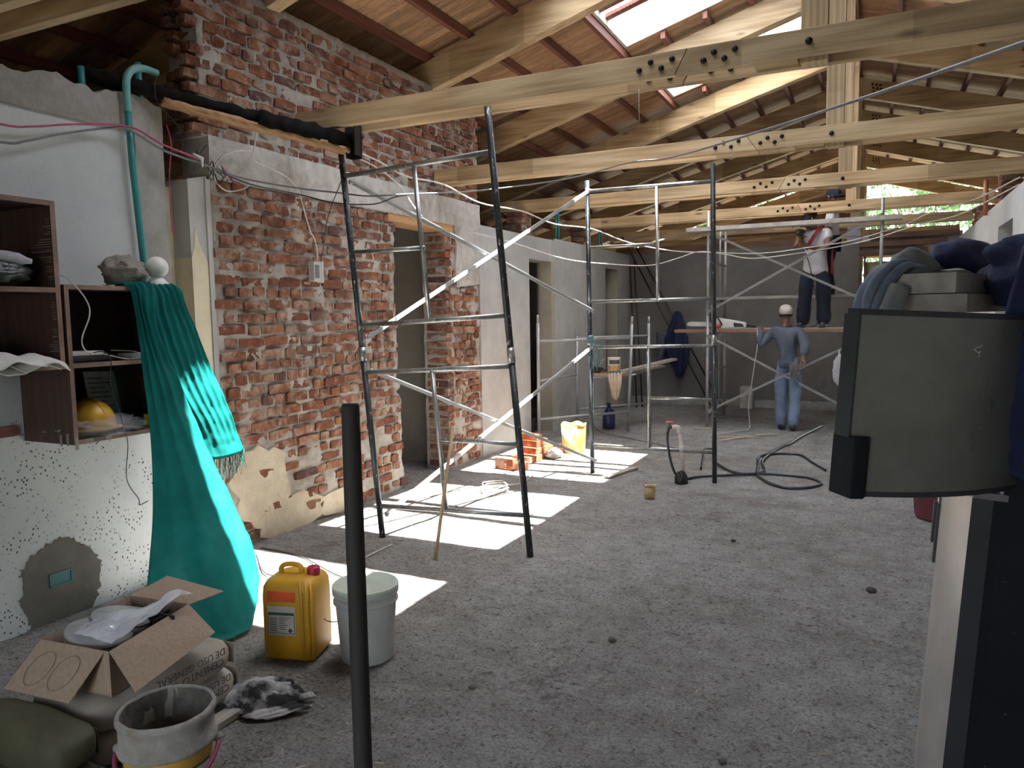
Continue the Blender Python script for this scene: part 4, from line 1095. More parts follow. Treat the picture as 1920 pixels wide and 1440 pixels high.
for k, (x0, w) in enumerate(((0.062, 0.012), (0.090, 0.014), (0.113, 0.010))):
    g = G(); g.tube([(x0 + 0.012, -0.115 + 0.1 * 0, 0.02), (x0 + 0.012 + 0.004, -0.117, 0.1), (x0 + 0.012 + 0.004, -0.117, 0.33), (x0, -0.10, 0.38)], [w * 0.6, w, w, w * 0.3], 8); g.build('corner_rib', 'jerry', jc, world=False)
g = G(); g.tube(spline([(-0.07, 0.0, 0.375), (-0.075, 0.0, 0.405), (-0.05, 0.0, 0.425), (0.01, 0.0, 0.425), (0.03, 0.0, 0.405), (0.03, 0.0, 0.375)], 5), 0.012, 10); g.build('handle', 'jerry', jc, world=False)
g = G(); g.lathe([(0.03, 0.0), (0.031, 0.03), (0.028, 0.036), (0.0, 0.037)], (0.085, 0.01, 0.38), 20); g.jitter(0.0015, 60); g.build('cap', 'redcap', jc, world=False)
g = G(); g.box(-0.092, 0.048, -0.1215, -0.117, 0.285, 0.335); g.build('orange_band', 'orange', jc, world=False, bevel=0.004)
g = G(); g.box(-0.092, 0.045, -0.1222, -0.1185, 0.125, 0.265); g.build('label', 'label', jc, world=False)
g = G(); g.box(-0.089, 0.041, -0.1229, -0.1222, 0.135, 0.235); gb = g.build('label_frame', 'greenprint', jc, world=False)
g = G(); g.box(-0.086, 0.038, -0.1234, -0.1228, 0.138, 0.222); g.build('label_panel', 'label', jc, world=False)
g = G(); r_ = random.Random(4)
for k in range(7): g.box(-0.08, -0.045, -0.1238, -0.1234, 0.145 + 0.010 * k, 0.149 + 0.010 * k); g.box(-0.035, r_.uniform(-0.01, 0.03), -0.1238, -0.1234, 0.155 + 0.009 * k, 0.158 + 0.009 * k)
Md = Matrix.Translation((0.02, -0.1235, 0.15)) @ Matrix.Rotation(pi / 4, 4, 'Y'); g.box(-0.009, 0.009, -0.0004, 0.0004, -0.009, 0.009, Md)
g.build('label_print', 'print', jc, world=False)

# grey-white bucket with lid
wb = thing('lidded_bucket', 'grey plastic bucket with a pale lid standing behind the dark post', 'bucket', (-2.125, 2.80, 0.004))
c = (-2.125, 2.80, 0.006)
g = G(); g.lathe([(0.0, 0.0), (0.118, 0.0), (0.122, 0.008), (0.142, 0.285)], c, 44); g.build('body', 'bucket_gr', wb)
g = G(); g.lathe([(0.142, 0.272), (0.151, 0.276), (0.151, 0.284), (0.144, 0.288), (0.145, 0.312), (0.153, 0.316), (0.153, 0.325), (0.146, 0.328)], c, 44); g.build('rim_ring', 'bucket_gr', wb)
g = G(); g.lathe([(0.148, 0.322), (0.154, 0.328), (0.154, 0.352), (0.148, 0.358), (0.142, 0.352), (0.0, 0.350)], c, 44); g.build('lid', 'lid', wb)
g = G(); g.tube([Vector(c) + Vector((0.157 * cos(a) * 0.35 - 0.147 * 0.93 * 1, 0.157 * sin(a) * 0.9, 0.29 - 0.11 * cos(a * 0.5) * 1)) for a in [-pi / 2 + pi * k / 12 for k in range(13)]], 0.0025, 6); g.build('handle', 'wire', wb)

# rag, small stick
rag = thing('rag', 'crumpled black and white rag on the floor in front of the jerrycan', 'rag', (-2.28, 2.30, 0.005))
g = G(); lump(g, (-2.305, 2.295, 0.03), (0.075, 0.12, 0.05), 11, 0.22, 1.8, 40, 26, flat=0.006, ridge=False, rot=-0.6); g.build('bundle', 'ragblack', rag)
rows = [[(-2.42, 2.17, 0.016), (-2.35, 2.14, 0.04), (-2.27, 2.13, 0.03), (-2.20, 2.16, 0.012)], [(-2.38, 2.24, 0.06), (-2.33, 2.22, 0.085), (-2.26, 2.21, 0.065), (-2.17, 2.22, 0.014)], [(-2.33, 2.32, 0.07), (-2.28, 2.30, 0.095), (-2.21, 2.30, 0.06), (-2.13, 2.30, 0.014)], [(-2.28, 2.41, 0.02), (-2.22, 2.40, 0.05), (-2.16, 2.39, 0.03), (-2.08, 2.38, 0.012)]]
sheet('draped_cloth', 'ragblack', rows, rag, nu=42, nv=42, wr=0.026, seed=8, fold=0.014, nf=3, thick=0.004)
rows = [[(-2.25, 2.12, 0.014), (-2.20, 2.13, 0.016), (-2.15, 2.16, 0.012)], [(-2.20, 2.20, 0.02), (-2.14, 2.21, 0.022), (-2.09, 2.23, 0.012)], [(-2.14, 2.30, 0.018), (-2.09, 2.30, 0.016), (-2.04, 2.31, 0.012)]]
sheet('trailing_edge', 'ragblack', rows, rag, nu=26, nv=26, wr=0.012, seed=3, fold=0.006, nf=3, thick=0.004)
g = G(); g.tube([(-2.20, 2.42, 0.012), (-2.13, 2.34, 0.012)], 0.006, 6); tag(g.build('bamboo_stick', 'yellowtool', loc=(-2.17, 2.38, 0.006)), 'short pale yellow stick lying by the jerrycan', 'stick')
# dark post in the foreground
g = G()
g.lathe([(0.0, 1.412), (0.0185, 1.410), (0.0205, 1.404), (0.0215, 1.2), (0.0215, 0.6), (0.022, -0.03)], (0, 0, 0), 14, M=Matrix.Translation((-1.045, 1.345, 0)) @ Matrix.Shear('XY', 4, (0.0, 0.0)))
tag(g.build('wooden_post', 'blackpost', loc=(-1.045, 1.345, 0)), 'dark round wooden post standing in the open floor before the lidded bucket', 'post')
# ------------------------------------------------------------------ scaffolds
def steel(name, c1, c2, splash=(0.55, 0.54, 0.5), amt=(0.60, 0.66), rough=0.45, metal=0.5):
    m, t, b = nt(name)
    co = coords(t, (1, 1, 1))
    col = ramp(t, noise_node(t, co, 5, 6), [(0.35, c2), (0.62, c1)])
    sp = ramp(t, noise_node(t, coords(t, (30, 30, 12)), 1.4, 5, 0.7), [(amt[0], (0, 0, 0)), (amt[1], (1, 1, 1))])
    col = mixc(t, sp, col, splash)
    t.links.new(col, b.inputs['Base Color'])
    b.inputs['Roughness'].default_value = rough; b.inputs['Metallic'].default_value = metal
    return m
MT['steel_dark'] = steel('dark_scaffold_steel', (0.05, 0.062, 0.068), (0.028, 0.034, 0.038))
MT['steel_mid'] = steel('grey_scaffold_steel', (0.40, 0.41, 0.40), (0.20, 0.21, 0.21), amt=(0.56, 0.63), rough=0.35, metal=0.7)
MT['steel_light'] = steel('pale_scaffold_steel', (0.42, 0.43, 0.44), (0.30, 0.31, 0.32), amt=(0.7, 0.8), metal=0.3)
MT['galv'] = steel('galvanised_brace', (0.58, 0.59, 0.60), (0.42, 0.43, 0.44), amt=(0.66, 0.75), metal=0.55)
def T(parent, nm, pts, r, mat, n=10):
    g = G(); g.tube(pts, r, n); return g.build(nm, mat, parent)

sc = thing('scaffold', 'two leaning steel scaffold frames joined by crossed braces in front of the brick wall', 'scaffold', (-2.5, 5.8, 0))
L1 = lambda z: Vector((-3.20 - 0.083 * z, 4.44 - 0.01 * z, z)); R1 = lambda z: Vector((-2.025 - 0.076 * z, 4.455 - 0.024 * z, z))
L2 = lambda z: Vector((-2.535 - 0.013 * z, 7.13, z)); R2 = lambda z: Vector((-1.318 - 0.013 * z, 7.11, z))
def lerp(a, b_, t): return a + (b_ - a) * t
def frame(Lf, Rf, zl, zr, rungs, mids, halves, posts='steel_dark', rung='steel_mid'):
    for f, zt_ in ((Lf, zl), (Rf, zr)):
        T(sc, 'post', [f(0.0), f(1.33)], 0.0225, posts); T(sc, 'post', [f(1.33), f(zt_)], 0.0225, posts)
        T(sc, 'coupling_pin', [f(1.29), f(1.39)], 0.0262, rung)
    for z in rungs: T(sc, 'rung', [Lf(z[0]), Rf(z[1])], 0.0165, rung)
    for t, z0, z1 in mids: T(sc, 'middle_post', [lerp(Lf(z0), Rf(z0), t), lerp(Lf(z1), Rf(z1), t)], 0.0165, rung)
    for t0, t1, z in halves: T(sc, 'half_rung', [lerp(Lf(z), Rf(z), t0), lerp(Lf(z), Rf(z), t1)], 0.015, rung)
frame(L1, R1, 2.76, 2.93, [(0.235, 0.28), (1.205, 1.27), (1.545, 1.60), (2.60, 2.64)], [(0.5, 1.585, 2.62), (0.48, 0.26, 1.24)], [(0.0, 0.52, 2.065), (0.48, 1.0, 0.755)])
frame(L2, R2, 2.90, 2.94, [(0.287, 0.289), (1.27, 1.29), (1.72, 1.725), (2.80, 2.785)], [(0.57, 1.72, 2.79), (0.49, 0.29, 1.28)], [(0.0, 0.57, 2.25), (0.49, 1.0, 0.785)])
def brace(parent, a, b_, mat='galv', w=0.026):
    a, b_ = Vector(a), Vector(b_)
    g = G(); g.beam(a, b_, 0.006, w)
    d = (b_ - a).normalized(); up = Vector((0, 0, 1)); x = d.cross(up).normalized(); z = x.cross(d)
    off = x * 0.011 + z * (w / 2 - 0.003); g.beam(a + off, b_ + off, 0.024, 0.005)
    br = g.build('brace', mat, parent)
    for p in (a, b_):
        g = G(); g.sphere(p, 0.018, 8, 6); g.build('brace_pin', 'steel_light', br)
brace(sc, (-2.535, 7.1, 2.80), (-3.275, 4.46, 1.46)); brace(sc, (-3.375, 4.44, 2.56), (-2.52, 7.12, 1.63))
brace(sc, (-2.52, 7.1, 1.27), (-3.17, 4.46, 0.17)); brace(sc, (-3.25, 4.44, 1.22), (-2.50, 7.12, 0.13))
rope = thing('rope', 'frayed teal rope knotted around the second scaffold frame', 'rope', (-2.55, 7.1, 1.33))
MT['ropec'] = plain('teal_rope', (0.16, 0.32, 0.33), (0.09, 0.2, 0.22), 20, 0.8)
g = G()
for k in range(4): g.tube([(-2.55 + 0.032 * cos(a), 7.13 + 0.032 * sin(a), 1.30 + 0.018 * k + 0.004 * a) for a in [2 * pi * i / 10 for i in range(11)]], 0.008, 6)
g.build('knot', 'ropec', rope)
r_ = random.Random(9)
for k in range(6):
    x0 = -2.53 + 0.02 * k
    g = G(); g.tube(spline([(x0, 7.09, 1.30), (x0 + r_.uniform(-.02, .03), 7.07, 1.22), (x0 + r_.uniform(-.03, .03), 7.07, 1.13), (x0 + r_.uniform(-.03, .03), 7.07, 1.02 + r_.uniform(0, .1))], 4), 0.0035, 5); g.build('strand', 'ropec', rope)
# wooden handle leaning on the first frame
g = G(); g.tube([(-2.575, 4.15, 0.004), (-2.565, 4.40, 0.84)], 0.012, 10); MT['handlewood'] = wood('handle_wood', (0.42, 0.30, 0.18), (0.28, 0.19, 0.11), (14, 14, 0.8), knots=False)
tag(g.build('wooden_pole', 'handlewood', loc=(-2.57, 4.2, 0)), 'long brown wooden pole leaning on the leaning scaffold frame', 'pole')

# scaffold under the two workers
sb = thing('scaffold', 'grey scaffold tower with crossed braces carrying the plank below the worker in white', 'scaffold', (-1.0, 11.2, 0))
for xx in (-2.08, 0.06):
    for yy in (10.62, 11.95):
        T(sb, 'post', [(xx, yy, 0.0), (xx, yy, 1.55)], 0.021, 'steel_light'); T(sb, 'post', [(xx, yy, 1.55), (xx, yy, 2.98 if yy < 11 else 2.86)], 0.021, 'steel_light')
    for z in (0.18, 0.75, 1.30, 1.76, 2.3): T(sb, 'rung', [(xx, 10.62, z), (xx, 11.95, z)], 0.015, 'steel_light')
    T(sb, 'middle_post', [(xx, 11.52, 1.76), (xx, 11.52, 2.84)], 0.014, 'steel_light'); T(sb, 'middle_post', [(xx, 11.5, 0.18), (xx, 11.5, 1.30)], 0.014, 'steel_light')
for yy in (10.60,):
    brace(sb, (-2.08, yy, 2.68), (0.06, yy, 1.63), 'steel_light', 0.03); brace(sb, (-2.08, yy - 0.012, 1.60), (0.06, yy - 0.012, 2.78), 'steel_light', 0.03)
    brace(sb, (-2.08, yy, 1.28), (0.06, yy, 0.14), 'steel_light', 0.03); brace(sb, (-2.08, yy - 0.012, 0.22), (0.06, yy - 0.012, 1.32), 'steel_light', 0.03)
MT['redplank'] = wood('red_brown_plank', (0.32, 0.17, 0.12), (0.20, 0.10, 0.075), (0.8, 12, 12), knots=False)
MT['greyplank'] = wood('cement_grey_plank', (0.42, 0.40, 0.37), (0.28, 0.265, 0.245), (0.8, 10, 10), knots=False)
g = G(); g.box(-2.55, 0.5, 10.64, 10.90, 1.318, 1.358); tag(g.build('scaffold_plank', 'redplank', loc=(-1, 10.77, 1.318)), 'red brown scaffold plank with the chainsaw lying on it', 'plank')
g = G(); g.box(-2.2, 0.4, 10.95, 11.40, 1.318, 1.362); tag(g.build('scaffold_plank', 'greyplank', loc=(-1, 11.2, 1.318)), 'grey scaffold plank under the boots of the worker in white', 'plank')
g = G(); g.box(-2.2, 0.4, 11.50, 11.92, 1.78, 1.82); tag(g.build('scaffold_plank', 'greyplank', loc=(-1, 11.7, 1.78)), 'raised grey scaffold plank behind the worker in white', 'plank')
g = G(); g.box(-2.36, 0.28, 10.52, 10.70, 2.70, 2.755); g.jitter(0.006, 5); MT['crustplank'] = plaster('mortar_crusted_plank', (0.50, 0.48, 0.44), (0.33, 0.31, 0.28), None, 4, 16)
tag(g.build('crusted_plank', 'crustplank', loc=(-1, 10.6, 2.7)), 'pale mortar-crusted plank tied across the scaffold below the roof tie', 'plank')

# chainsaw on the plank
cs = thing('chainsaw', 'white and orange electric chainsaw lying on the scaffold plank', 'chainsaw', (-1.85, 10.76, 1.36))
MT['csw'] = plain('saw_white', (0.62, 0.63, 0.60), rough=0.45); MT['cso'] = plain('saw_orange', (0.55, 0.10, 0.03), rough=0.5); MT['csbar'] = plain('saw_bar', (0.55, 0.56, 0.55), rough=0.4, metal=0.4)
g = G(); g.prism([(-2.40, 1.43), (-2.385, 1.455), (-2.34, 1.468), (-1.98, 1.455), (-1.98, 1.395), (-2.34, 1.405), (-2.385, 1.412)], 'y', 10.755, 10.763); g.build('guide_bar', 'csbar', cs)
g = G(); g.prism([(-2.02, 1.40), (-2.0, 1.50), (-1.95, 1.52), (-1.84, 1.50), (-1.60, 1.455), (-1.575, 1.43), (-1.59, 1.375), (-1.64, 1.37), (-1.78, 1.375), (-1.95, 1.37)], 'y', 10.72, 10.80); g.build('housing', 'csw', cs, bevel=0.012)
g = G(); g.prism([(-1.75, 1.435), (-1.74, 1.45), (-1.63, 1.43), (-1.61, 1.40), (-1.63, 1.39), (-1.74, 1.39)], 'y', 10.716, 10.804); g.build('grip_opening', 'black_pl', cs)
g = G(); g.lathe([(0.0, -0.045), (0.05, -0.045), (0.05, 0.045), (0.0, 0.045)], n=18, M=Matrix.Translation((-1.97, 10.76, 1.405)) @ Matrix.Rotation(pi / 2, 4, 'X') @ Matrix.Diagonal((1.2, 0.75, 1, 1))); g.build('oil_tank', 'cso', cs)
g = G(); g.tube([(-2.03, 10.70, 1.41), (-2.05, 10.69, 1.47), (-2.07, 10.70, 1.55), (-2.06, 10.82, 1.555), (-2.03, 10.83, 1.42)], 0.011, 8); g.build('hand_guard', 'black_pl', cs)
g = G(); g.tube([(-1.90, 10.71, 1.42), (-1.95, 10.70, 1.51), (-2.0, 10.71, 1.53), (-1.99, 10.81, 1.53), (-1.92, 10.81, 1.42)], 0.010, 8); g.build('front_handle', 'black_pl', cs)
g = G(); g.tube([(-1.60, 10.76, 1.42), (-1.52, 10.75, 1.40), (-1.46, 10.73, 1.39)], [0.018, 0.014, 0.016], 8); g.build('plug', 'black_pl', cs)
cable('extension_cable', 'white extension cord hanging from the scaffold plank to the floor', [(-1.43, 10.66, 1.365), (-1.42, 10.60, 1.36), (-1.41, 10.58, 1.16), (-1.45, 10.58, 0.85), (-1.48, 10.58, 0.62), (-1.52, 10.6, 0.33), (-1.50, 10.6, 0.08), (-1.50, 10.55, 0.012), (-1.55, 10.35, 0.012), (-1.8, 9.98, 0.012), (-1.95, 9.9, 0.014)], 0.006, 'whitecable', 'cord')

# trestle with plank shelf near the far doorway
ts = thing('trestle', 'pale grey steel trestle with a plank shelf by the far doorway', 'trestle', (-3.4, 9.6, 0))
P1, P2, P3, P4 = Vector((-3.84, 8.78, 0)), Vector((-2.99, 9.86, 0)), Vector((-3.74, 9.9, 0)), Vector((-2.99, 10.9, 0))
for P, h in ((P1, 1.50), (P2, 1.46), (P3, 1.30), (P4, 1.45)):
    T(ts, 'post', [P, P + Vector((0.055 if P is P2 else 0, 0, h))], 0.022, 'steel_light')
    T(ts, 'spigot', [P + Vector((0.055 if P is P2 else 0, 0, h)), P + Vector((0.058 if P is P2 else 0, 0, h + 0.1))], 0.016, 'steel_light')
Z = lambda P, z: P + Vector((0.037 * z if P is P2 else 0, 0, z))
for a, b_ in ((P1, P2), (P3, P4)):
    for z in (0.27, 1.27): T(ts, 'rail', [Z(a, z), Z(b_, z)], 0.017, 'steel_light')
for a, b_ in ((P1, P3), (P2, P4)): T(ts, 'shelf_rail', [Z(a, 0.76), Z(b_, 0.76)], 0.015, 'steel_light')
g = G(); g.box(-3.42, -2.97, 9.50, 9.76, 0.776, 0.815); g.build('shelf_plank', 'handlewood', ts)
T(ts, 'shelf_bearer', [Z(P1, 0.76) * 0.5 + Z(P2, 0.76) * 0.5 + Vector((0, 0.1, 0)), Z(P2, 0.76)], 0.013, 'steel_light')
pc = thing('paint_can', 'white paint can with a torn label on the trestle shelf', 'can', (-3.10, 9.60, 0.815))
g = G(); g.lathe([(0.0, 0.0), (0.085, 0.0), (0.085, 0.19), (0.09, 0.195), (0.09, 0.205), (0.08, 0.205), (0.078, 0.02), (0.0, 0.018)], (-3.10, 9.60, 0.817), 24); g.build('body', 'white_pl', pc)
curved_label(pc, (-3.10, 9.60, 0.817), 0.085, 0.085, 0.03, 0.10, radians(-140), radians(0), 'rawwood', 'label'); curved_label(pc, (-3.10, 9.60, 0.817), 0.0855, 0.0855, 0.12, 0.175, radians(-120), radians(-20), 'print', 'label_band'); curved_label(pc, (-3.10, 9.60, 0.817), 0.0855, 0.0855, 0.0, 0.03, radians(-120), radians(-10), 'teal_box', 'label_stripe')
g = G(); r_ = random.Random(12)
for k in range(26):
    c = Vector((-3.32 + r_.uniform(-.07, .08), 9.57 + r_.uniform(-.05, .06), 0.83 + r_.uniform(0, .05)))
    g.tube([c + Vector((0.03 * cos(a), 0.02 * sin(a + k), 0.018 * sin(a))) for a in [2 * pi * i / 8 for i in range(8)]], 0.005, 5, closed=True)
tag(stuff(g.build('chain_heap', 'black_pl', loc=(-3.32, 9.57, 0.815))), 'heap of tangled black chain on the trestle shelf', 'chain')
rows = [[(-3.13, 9.52, 0.82), (-3.05, 9.50, 0.822), (-2.96, 9.52, 0.82)], [(-3.13, 9.46, 0.80), (-3.05, 9.44, 0.80), (-2.95, 9.46, 0.80)], [(-3.11, 9.45, 0.65), (-3.03, 9.42, 0.64), (-2.96, 9.45, 0.66)], [(-3.08, 9.46, 0.50), (-3.02, 9.44, 0.47), (-2.98, 9.46, 0.55)]]
MT['sack'] = plain('pale_sack', (0.55, 0.46, 0.38), (0.40, 0.30, 0.23), 6, 0.8)
tag(sheet('empty_sack', 'sack', rows, loc=(-3.03, 9.46, 0.6), nu=20, nv=30, wr=0.012, fold=0.03, nf=4, seed=2), 'pale empty sack hanging over the trestle shelf', 'sack')
for k, (a, b_, w, lb) in enumerate((((-3.14, 9.86, 0.80), (-2.60, 10.85, 0.93), 0.11, 'upper grey board leaning out behind the paint can'), ((-3.20, 10.0, 0.77), (-2.75, 10.8, 0.83), 0.09, 'lower grey board lying behind the paint can'))):
    g = G(); g.beam(a, b_, w, 0.03); tag(g.build('loose_board', 'greywood', loc=a), lb, 'board')
bt = thing('blue_bottle', 'translucent dark blue bottle standing on the floor by the trestle', 'bottle', (-3.31, 10.0, 0))
MT['bluepl'] = plain('dark_blue_plastic', (0.02, 0.03, 0.11), rough=0.3)
g = G(); g.lathe([(0.0, 0.0), (0.085, 0.0), (0.09, 0.02), (0.088, 0.17), (0.06, 0.24), (0.028, 0.29), (0.025, 0.31)], (-3.31, 10.0, 0.006), 20); g.build('body', 'bluepl', bt)
g = G(); g.lathe([(0.0, 0.36), (0.026, 0.36), (0.028, 0.30), (0.02, 0.30)], (-3.31, 10.0, 0.006), 16); g.build('cap', 'bluepl', bt)
g = G(); g.tube(spline([(-3.23, 9.98, 0.19), (-3.22, 9.97, 0.24), (-3.27, 9.98, 0.28)], 4), 0.01, 6); g.build('handle', 'bluepl', bt)
g = G(); g.box(-4.42, -4.16, 9.02, 9.42, 0.006, 0.20); g.build; tc = tag(g.build('tool_case', 'black_pl', loc=(-4.3, 9.2, 0), bevel=0.02), 'black tool case on the floor inside the far doorway', 'case')

# rods and blue jacket against the end wall
rods = [((-4.05, 13.02, 2.95), (-2.47, 12.92, 0.02)), ((-3.80, 13.05, 2.75), (-2.30, 12.98, 0.02)), ((-3.86, 12.86, 2.45), (-3.58, 12.30, 0.02)), ((-3.80, 12.90, 2.5), (-3.50, 12.36, 0.02))]
rl = ['long black rod leaning across the end wall, passing behind the blue jacket', 'black rod leaning across the end wall, beside the blue jacket', 'steep black rod leaning in the corner of the end wall', 'second steep black rod leaning in the corner']
for (a, b_), lb in zip(rods, rl):
    g = G(); g.tube([a, b_], 0.013, 8); tag(g.build('steel_rod', 'black_pl', loc=b_), lb, 'rod', 'black rods in the corner')
MT['navy'] = plain('navy_cloth', (0.012, 0.02, 0.075), (0.008, 0.012, 0.045), 8, 0.9)
MT['slate'] = plain('slate_cloth', (0.10, 0.11, 0.15), (0.06, 0.07, 0.10), 8, 0.9)
jk = thing('jacket', 'dark blue work jacket hanging on the rods at the end wall', 'jacket', (-3.1, 12.91, 0.5))
rows = [[(-3.10, 12.97, 1.60), (-3.06, 12.95, 1.62), (-3.02, 12.93, 1.62), (-2.98, 12.97, 1.58)], [(-3.2, 12.97, 1.35), (-3.1, 12.85, 1.36), (-2.98, 12.85, 1.36), (-2.92, 12.97, 1.34)], [(-3.34, 12.97, 1.05), (-3.16, 12.83, 1.02), (-2.98, 12.83, 1.0), (-2.86, 12.97, 1.0)], [(-3.22, 12.97, 0.78), (-3.08, 12.85, 0.74), (-2.98, 12.85, 0.7), (-2.88, 12.97, 0.72)], [(-3.06, 12.97, 0.56), (-3.04, 12.91, 0.5), (-3.0, 12.91, 0.48), (-2.95, 12.97, 0.5)]]
sheet('body', 'navy', rows, jk, nu=24, nv=36, wr=0.02, fold=0.03, nf=4, seed=5, thick=0.01)
rows = [[(-3.42, 12.97, 1.28), (-3.34, 12.91, 1.27), (-3.22, 12.95, 1.28)], [(-3.42, 12.97, 1.05), (-3.33, 12.88, 1.02), (-3.2, 12.95, 1.05)], [(-3.38, 12.97, 0.86), (-3.34, 12.91, 0.8), (-3.28, 12.97, 0.88)]]
sheet('sleeve', 'slate', rows, jk, nu=14, nv=20, wr=0.015, fold=0.02, nf=3, seed=7, thick=0.01)
g = G(); g.box(-1.98, -1.78, 12.84, 13.04, 0.0, 0.36); tag(g.build('concrete_block', 'lintel', loc=(-1.88, 12.94, 0), bevel=0.006), 'pale concrete block standing against the end wall', 'block')
MT['block'] = plaster('grey_block', (0.34, 0.36, 0.40), (0.26, 0.27, 0.3), None, 3, 12)
for k in range(3):
    g = G(); g.box(-0.42, -0.22, 13.10, 13.30, 2.643 + 0.10 * k, 2.74 + 0.10 * k); tag(g.build('hollow_block', 'block', loc=(-0.32, 13.2, 2.64 + 0.1 * k), bevel=0.006), ['lowest', 'middle', 'topmost'][k] + ' grey block of the short stack on the end wall', 'block', 'grey blocks on the end wall')

# ------------------------------------------------------------------ floor things by the sun patches
MB_NEW = brick_mesh('brick', 0.24, 0.07, 0.115, 77, 'newbrick', 0.002)
def floor_brick(x, y, z, rz, lb, ry=0.0, tilt=0.0):
    b = place(MB_NEW, 'brick', None, (x, y, z), (tilt, ry, rz)); return tag(b, lb, 'brick', 'loose orange bricks by the far sun patch')
BP = [(-3.44, 6.98, 0.062, 1.34, 'single orange brick standing on edge in front of the brick stack', pi / 2),
      (-3.33, 7.02, 0.037, 1.9, 'orange brick lying behind the single upright brick', 0),
      (-3.42, 7.38, 0.037, 1.36, 'orange brick lying flat at the near foot of the brick stack', 0), (-3.40, 7.52, 0.037, 1.36, 'orange brick under the near end of the brick stack', 0),
      (-3.41, 7.68, 0.037, 1.36, 'bottom orange brick in the middle of the brick stack', 0), (-3.40, 7.83, 0.037, 1.36, 'bottom orange brick at the far end of the brick stack', 0),
      (-3.42, 7.56, 0.108, 1.36, 'orange brick in the second layer, near end of the brick stack', 0), (-3.42, 7.71, 0.108, 1.36, 'orange brick in the second layer, middle of the brick stack', 0),
      (-3.41, 7.86, 0.108, 1.30, 'orange brick in the second layer, far end of the brick stack', 0),
      (-3.43, 7.60, 0.179, 1.36, 'orange brick in the third layer, near end of the brick stack', 0), (-3.42, 7.74, 0.179, 1.32, 'orange brick in the third layer of the stack, over the middle', 0),
      (-3.44, 7.62, 0.250, 1.40, 'topmost orange brick of the brick stack', 0), (-3.26, 8.12, 0.037, 0.4, 'orange brick half hidden behind the yellow cut bucket', 0)]
for (x, y, z, rz, lb, ry) in BP: floor_brick(x, y, z, rz, lb, ry)
g = G(); lump(g, (-3.20, 7.72, 0.045), (0.10, 0.07, 0.055), 15, 0.3, 2.5, flat=0.006, ridge=False, rot=0.9); tag(g.build('concrete_chunk', 'lintel', loc=(-3.2, 7.72, 0)), 'pale chunk of concrete beside the brick stack', 'rubble')
yb = thing('cut_bucket', 'yellow bucket with its top cut off beside the brick stack', 'bucket', (-3.12, 8.12, 0))
MT['cuty'] = plain('stained_yellow', (0.72, 0.38, 0.03), (0.62, 0.50, 0.30), 3.5, 0.6, lo=0.42, hi=0.56)
g = G(); n = 34; pr = [(0.0, 0.0), (0.125, 0.0), (0.13, 0.01), (0.145, 0.33), (0.138, 0.33), (0.122, 0.015), (0.0, 0.014)]
g.lathe(pr, (-3.12, 8.13, 0.004), n); g.v = [(x, y, z + (0.012 * sin(5 * atan2(y - 8.13, x + 3.12)) if z > 0.3 else 0)) for x, y, z in g.v]; g.build('body', 'cuty', yb)
g = G(); g.lathe([(0.141, 0.315), (0.149, 0.318), (0.149, 0.332), (0.137, 0.336), (0.135, 0.32)], (-3.12, 8.13, 0.004), n); g.v = [(x, y, z + 0.012 * sin(5 * atan2(y - 8.13, x + 3.12))) for x, y, z in g.v]; g.build('rim', 'cuty', yb)
pot = thing('ochre_pot', 'small ochre plastic pot on the dirt near the standpipe', 'pot', (-1.715, 6.30, 0))
MT['ochre'] = plain('ochre', (0.52, 0.40, 0.20), (0.40, 0.29, 0.12), 8, 0.7)
g = G(); g.lathe([(0.0, 0.0), (0.040, 0.0), (0.047, 0.05), (0.046, 0.095), (0.040, 0.10), (0.040, 0.09), (0.038, 0.03), (0.0, 0.03)], (-1.715, 6.30, 0.004), 20); g.jitter(0.004, 25); g.build('body', 'ochre', pot)
g = G(); g.lathe([(0.040, 0.098), (0.052, 0.108), (0.050, 0.112), (0.038, 0.104)], (-1.715, 6.30, 0.004), 20); g.jitter(0.004, 25); g.build('flared_rim', 'ochre', pot)
# standpipe and hose
tp = thing('standpipe', 'white plastic standpipe with a red tap handle rising from the dirt', 'tap', (-1.585, 7.01, 0))
MT['pvc'] = plain('white_pvc', (0.62, 0.58, 0.52), (0.48, 0.43, 0.37), 8, 0.5)
T(tp, 'riser', [(-1.575, 7.01, -0.02), (-1.60, 7.0, 0.30), (-1.625, 7.0, 0.50)], 0.018, 'pvc'); T(tp, 'elbow', spline([(-1.622, 7.0, 0.47), (-1.63, 7.0, 0.515), (-1.655, 6.995, 0.53), (-1.69, 6.99, 0.525)], 4), 0.023, 'pvc')
T(tp, 'socket', [(-1.60, 7.0, 0.29), (-1.606, 7.0, 0.36)], 0.0215, 'pvc')
MT['brass'] = plain('tap_metal', (0.08, 0.07, 0.06), rough=0.4, metal=0.7); MT['redtap'] = plain('red_tap', (0.60, 0.16, 0.09), rough=0.5)
T(tp, 'valve', [(-1.69, 6.99, 0.525), (-1.72, 6.985, 0.525), (-1.735, 6.985, 0.47)], 0.015, 'brass'); T(tp, 'stem', [(-1.715, 6.985, 0.53), (-1.715, 6.985, 0.57)], 0.007, 'brass'); T(tp, 'tap_handle', [(-1.75, 6.985, 0.575), (-1.68, 6.985, 0.575)], 0.009, 'redtap')
g = G(); lump(g, (-1.60, 6.98, 0.03), (0.05, 0.04, 0.07), 3, 0.4, 3, flat=0.0); g.build('base_rags', 'black_pl', tp)
MT['hose'] = plain('dark_hose', (0.035, 0.04, 0.05), (0.02, 0.024, 0.03), 4, 0.35)
H = 0.016
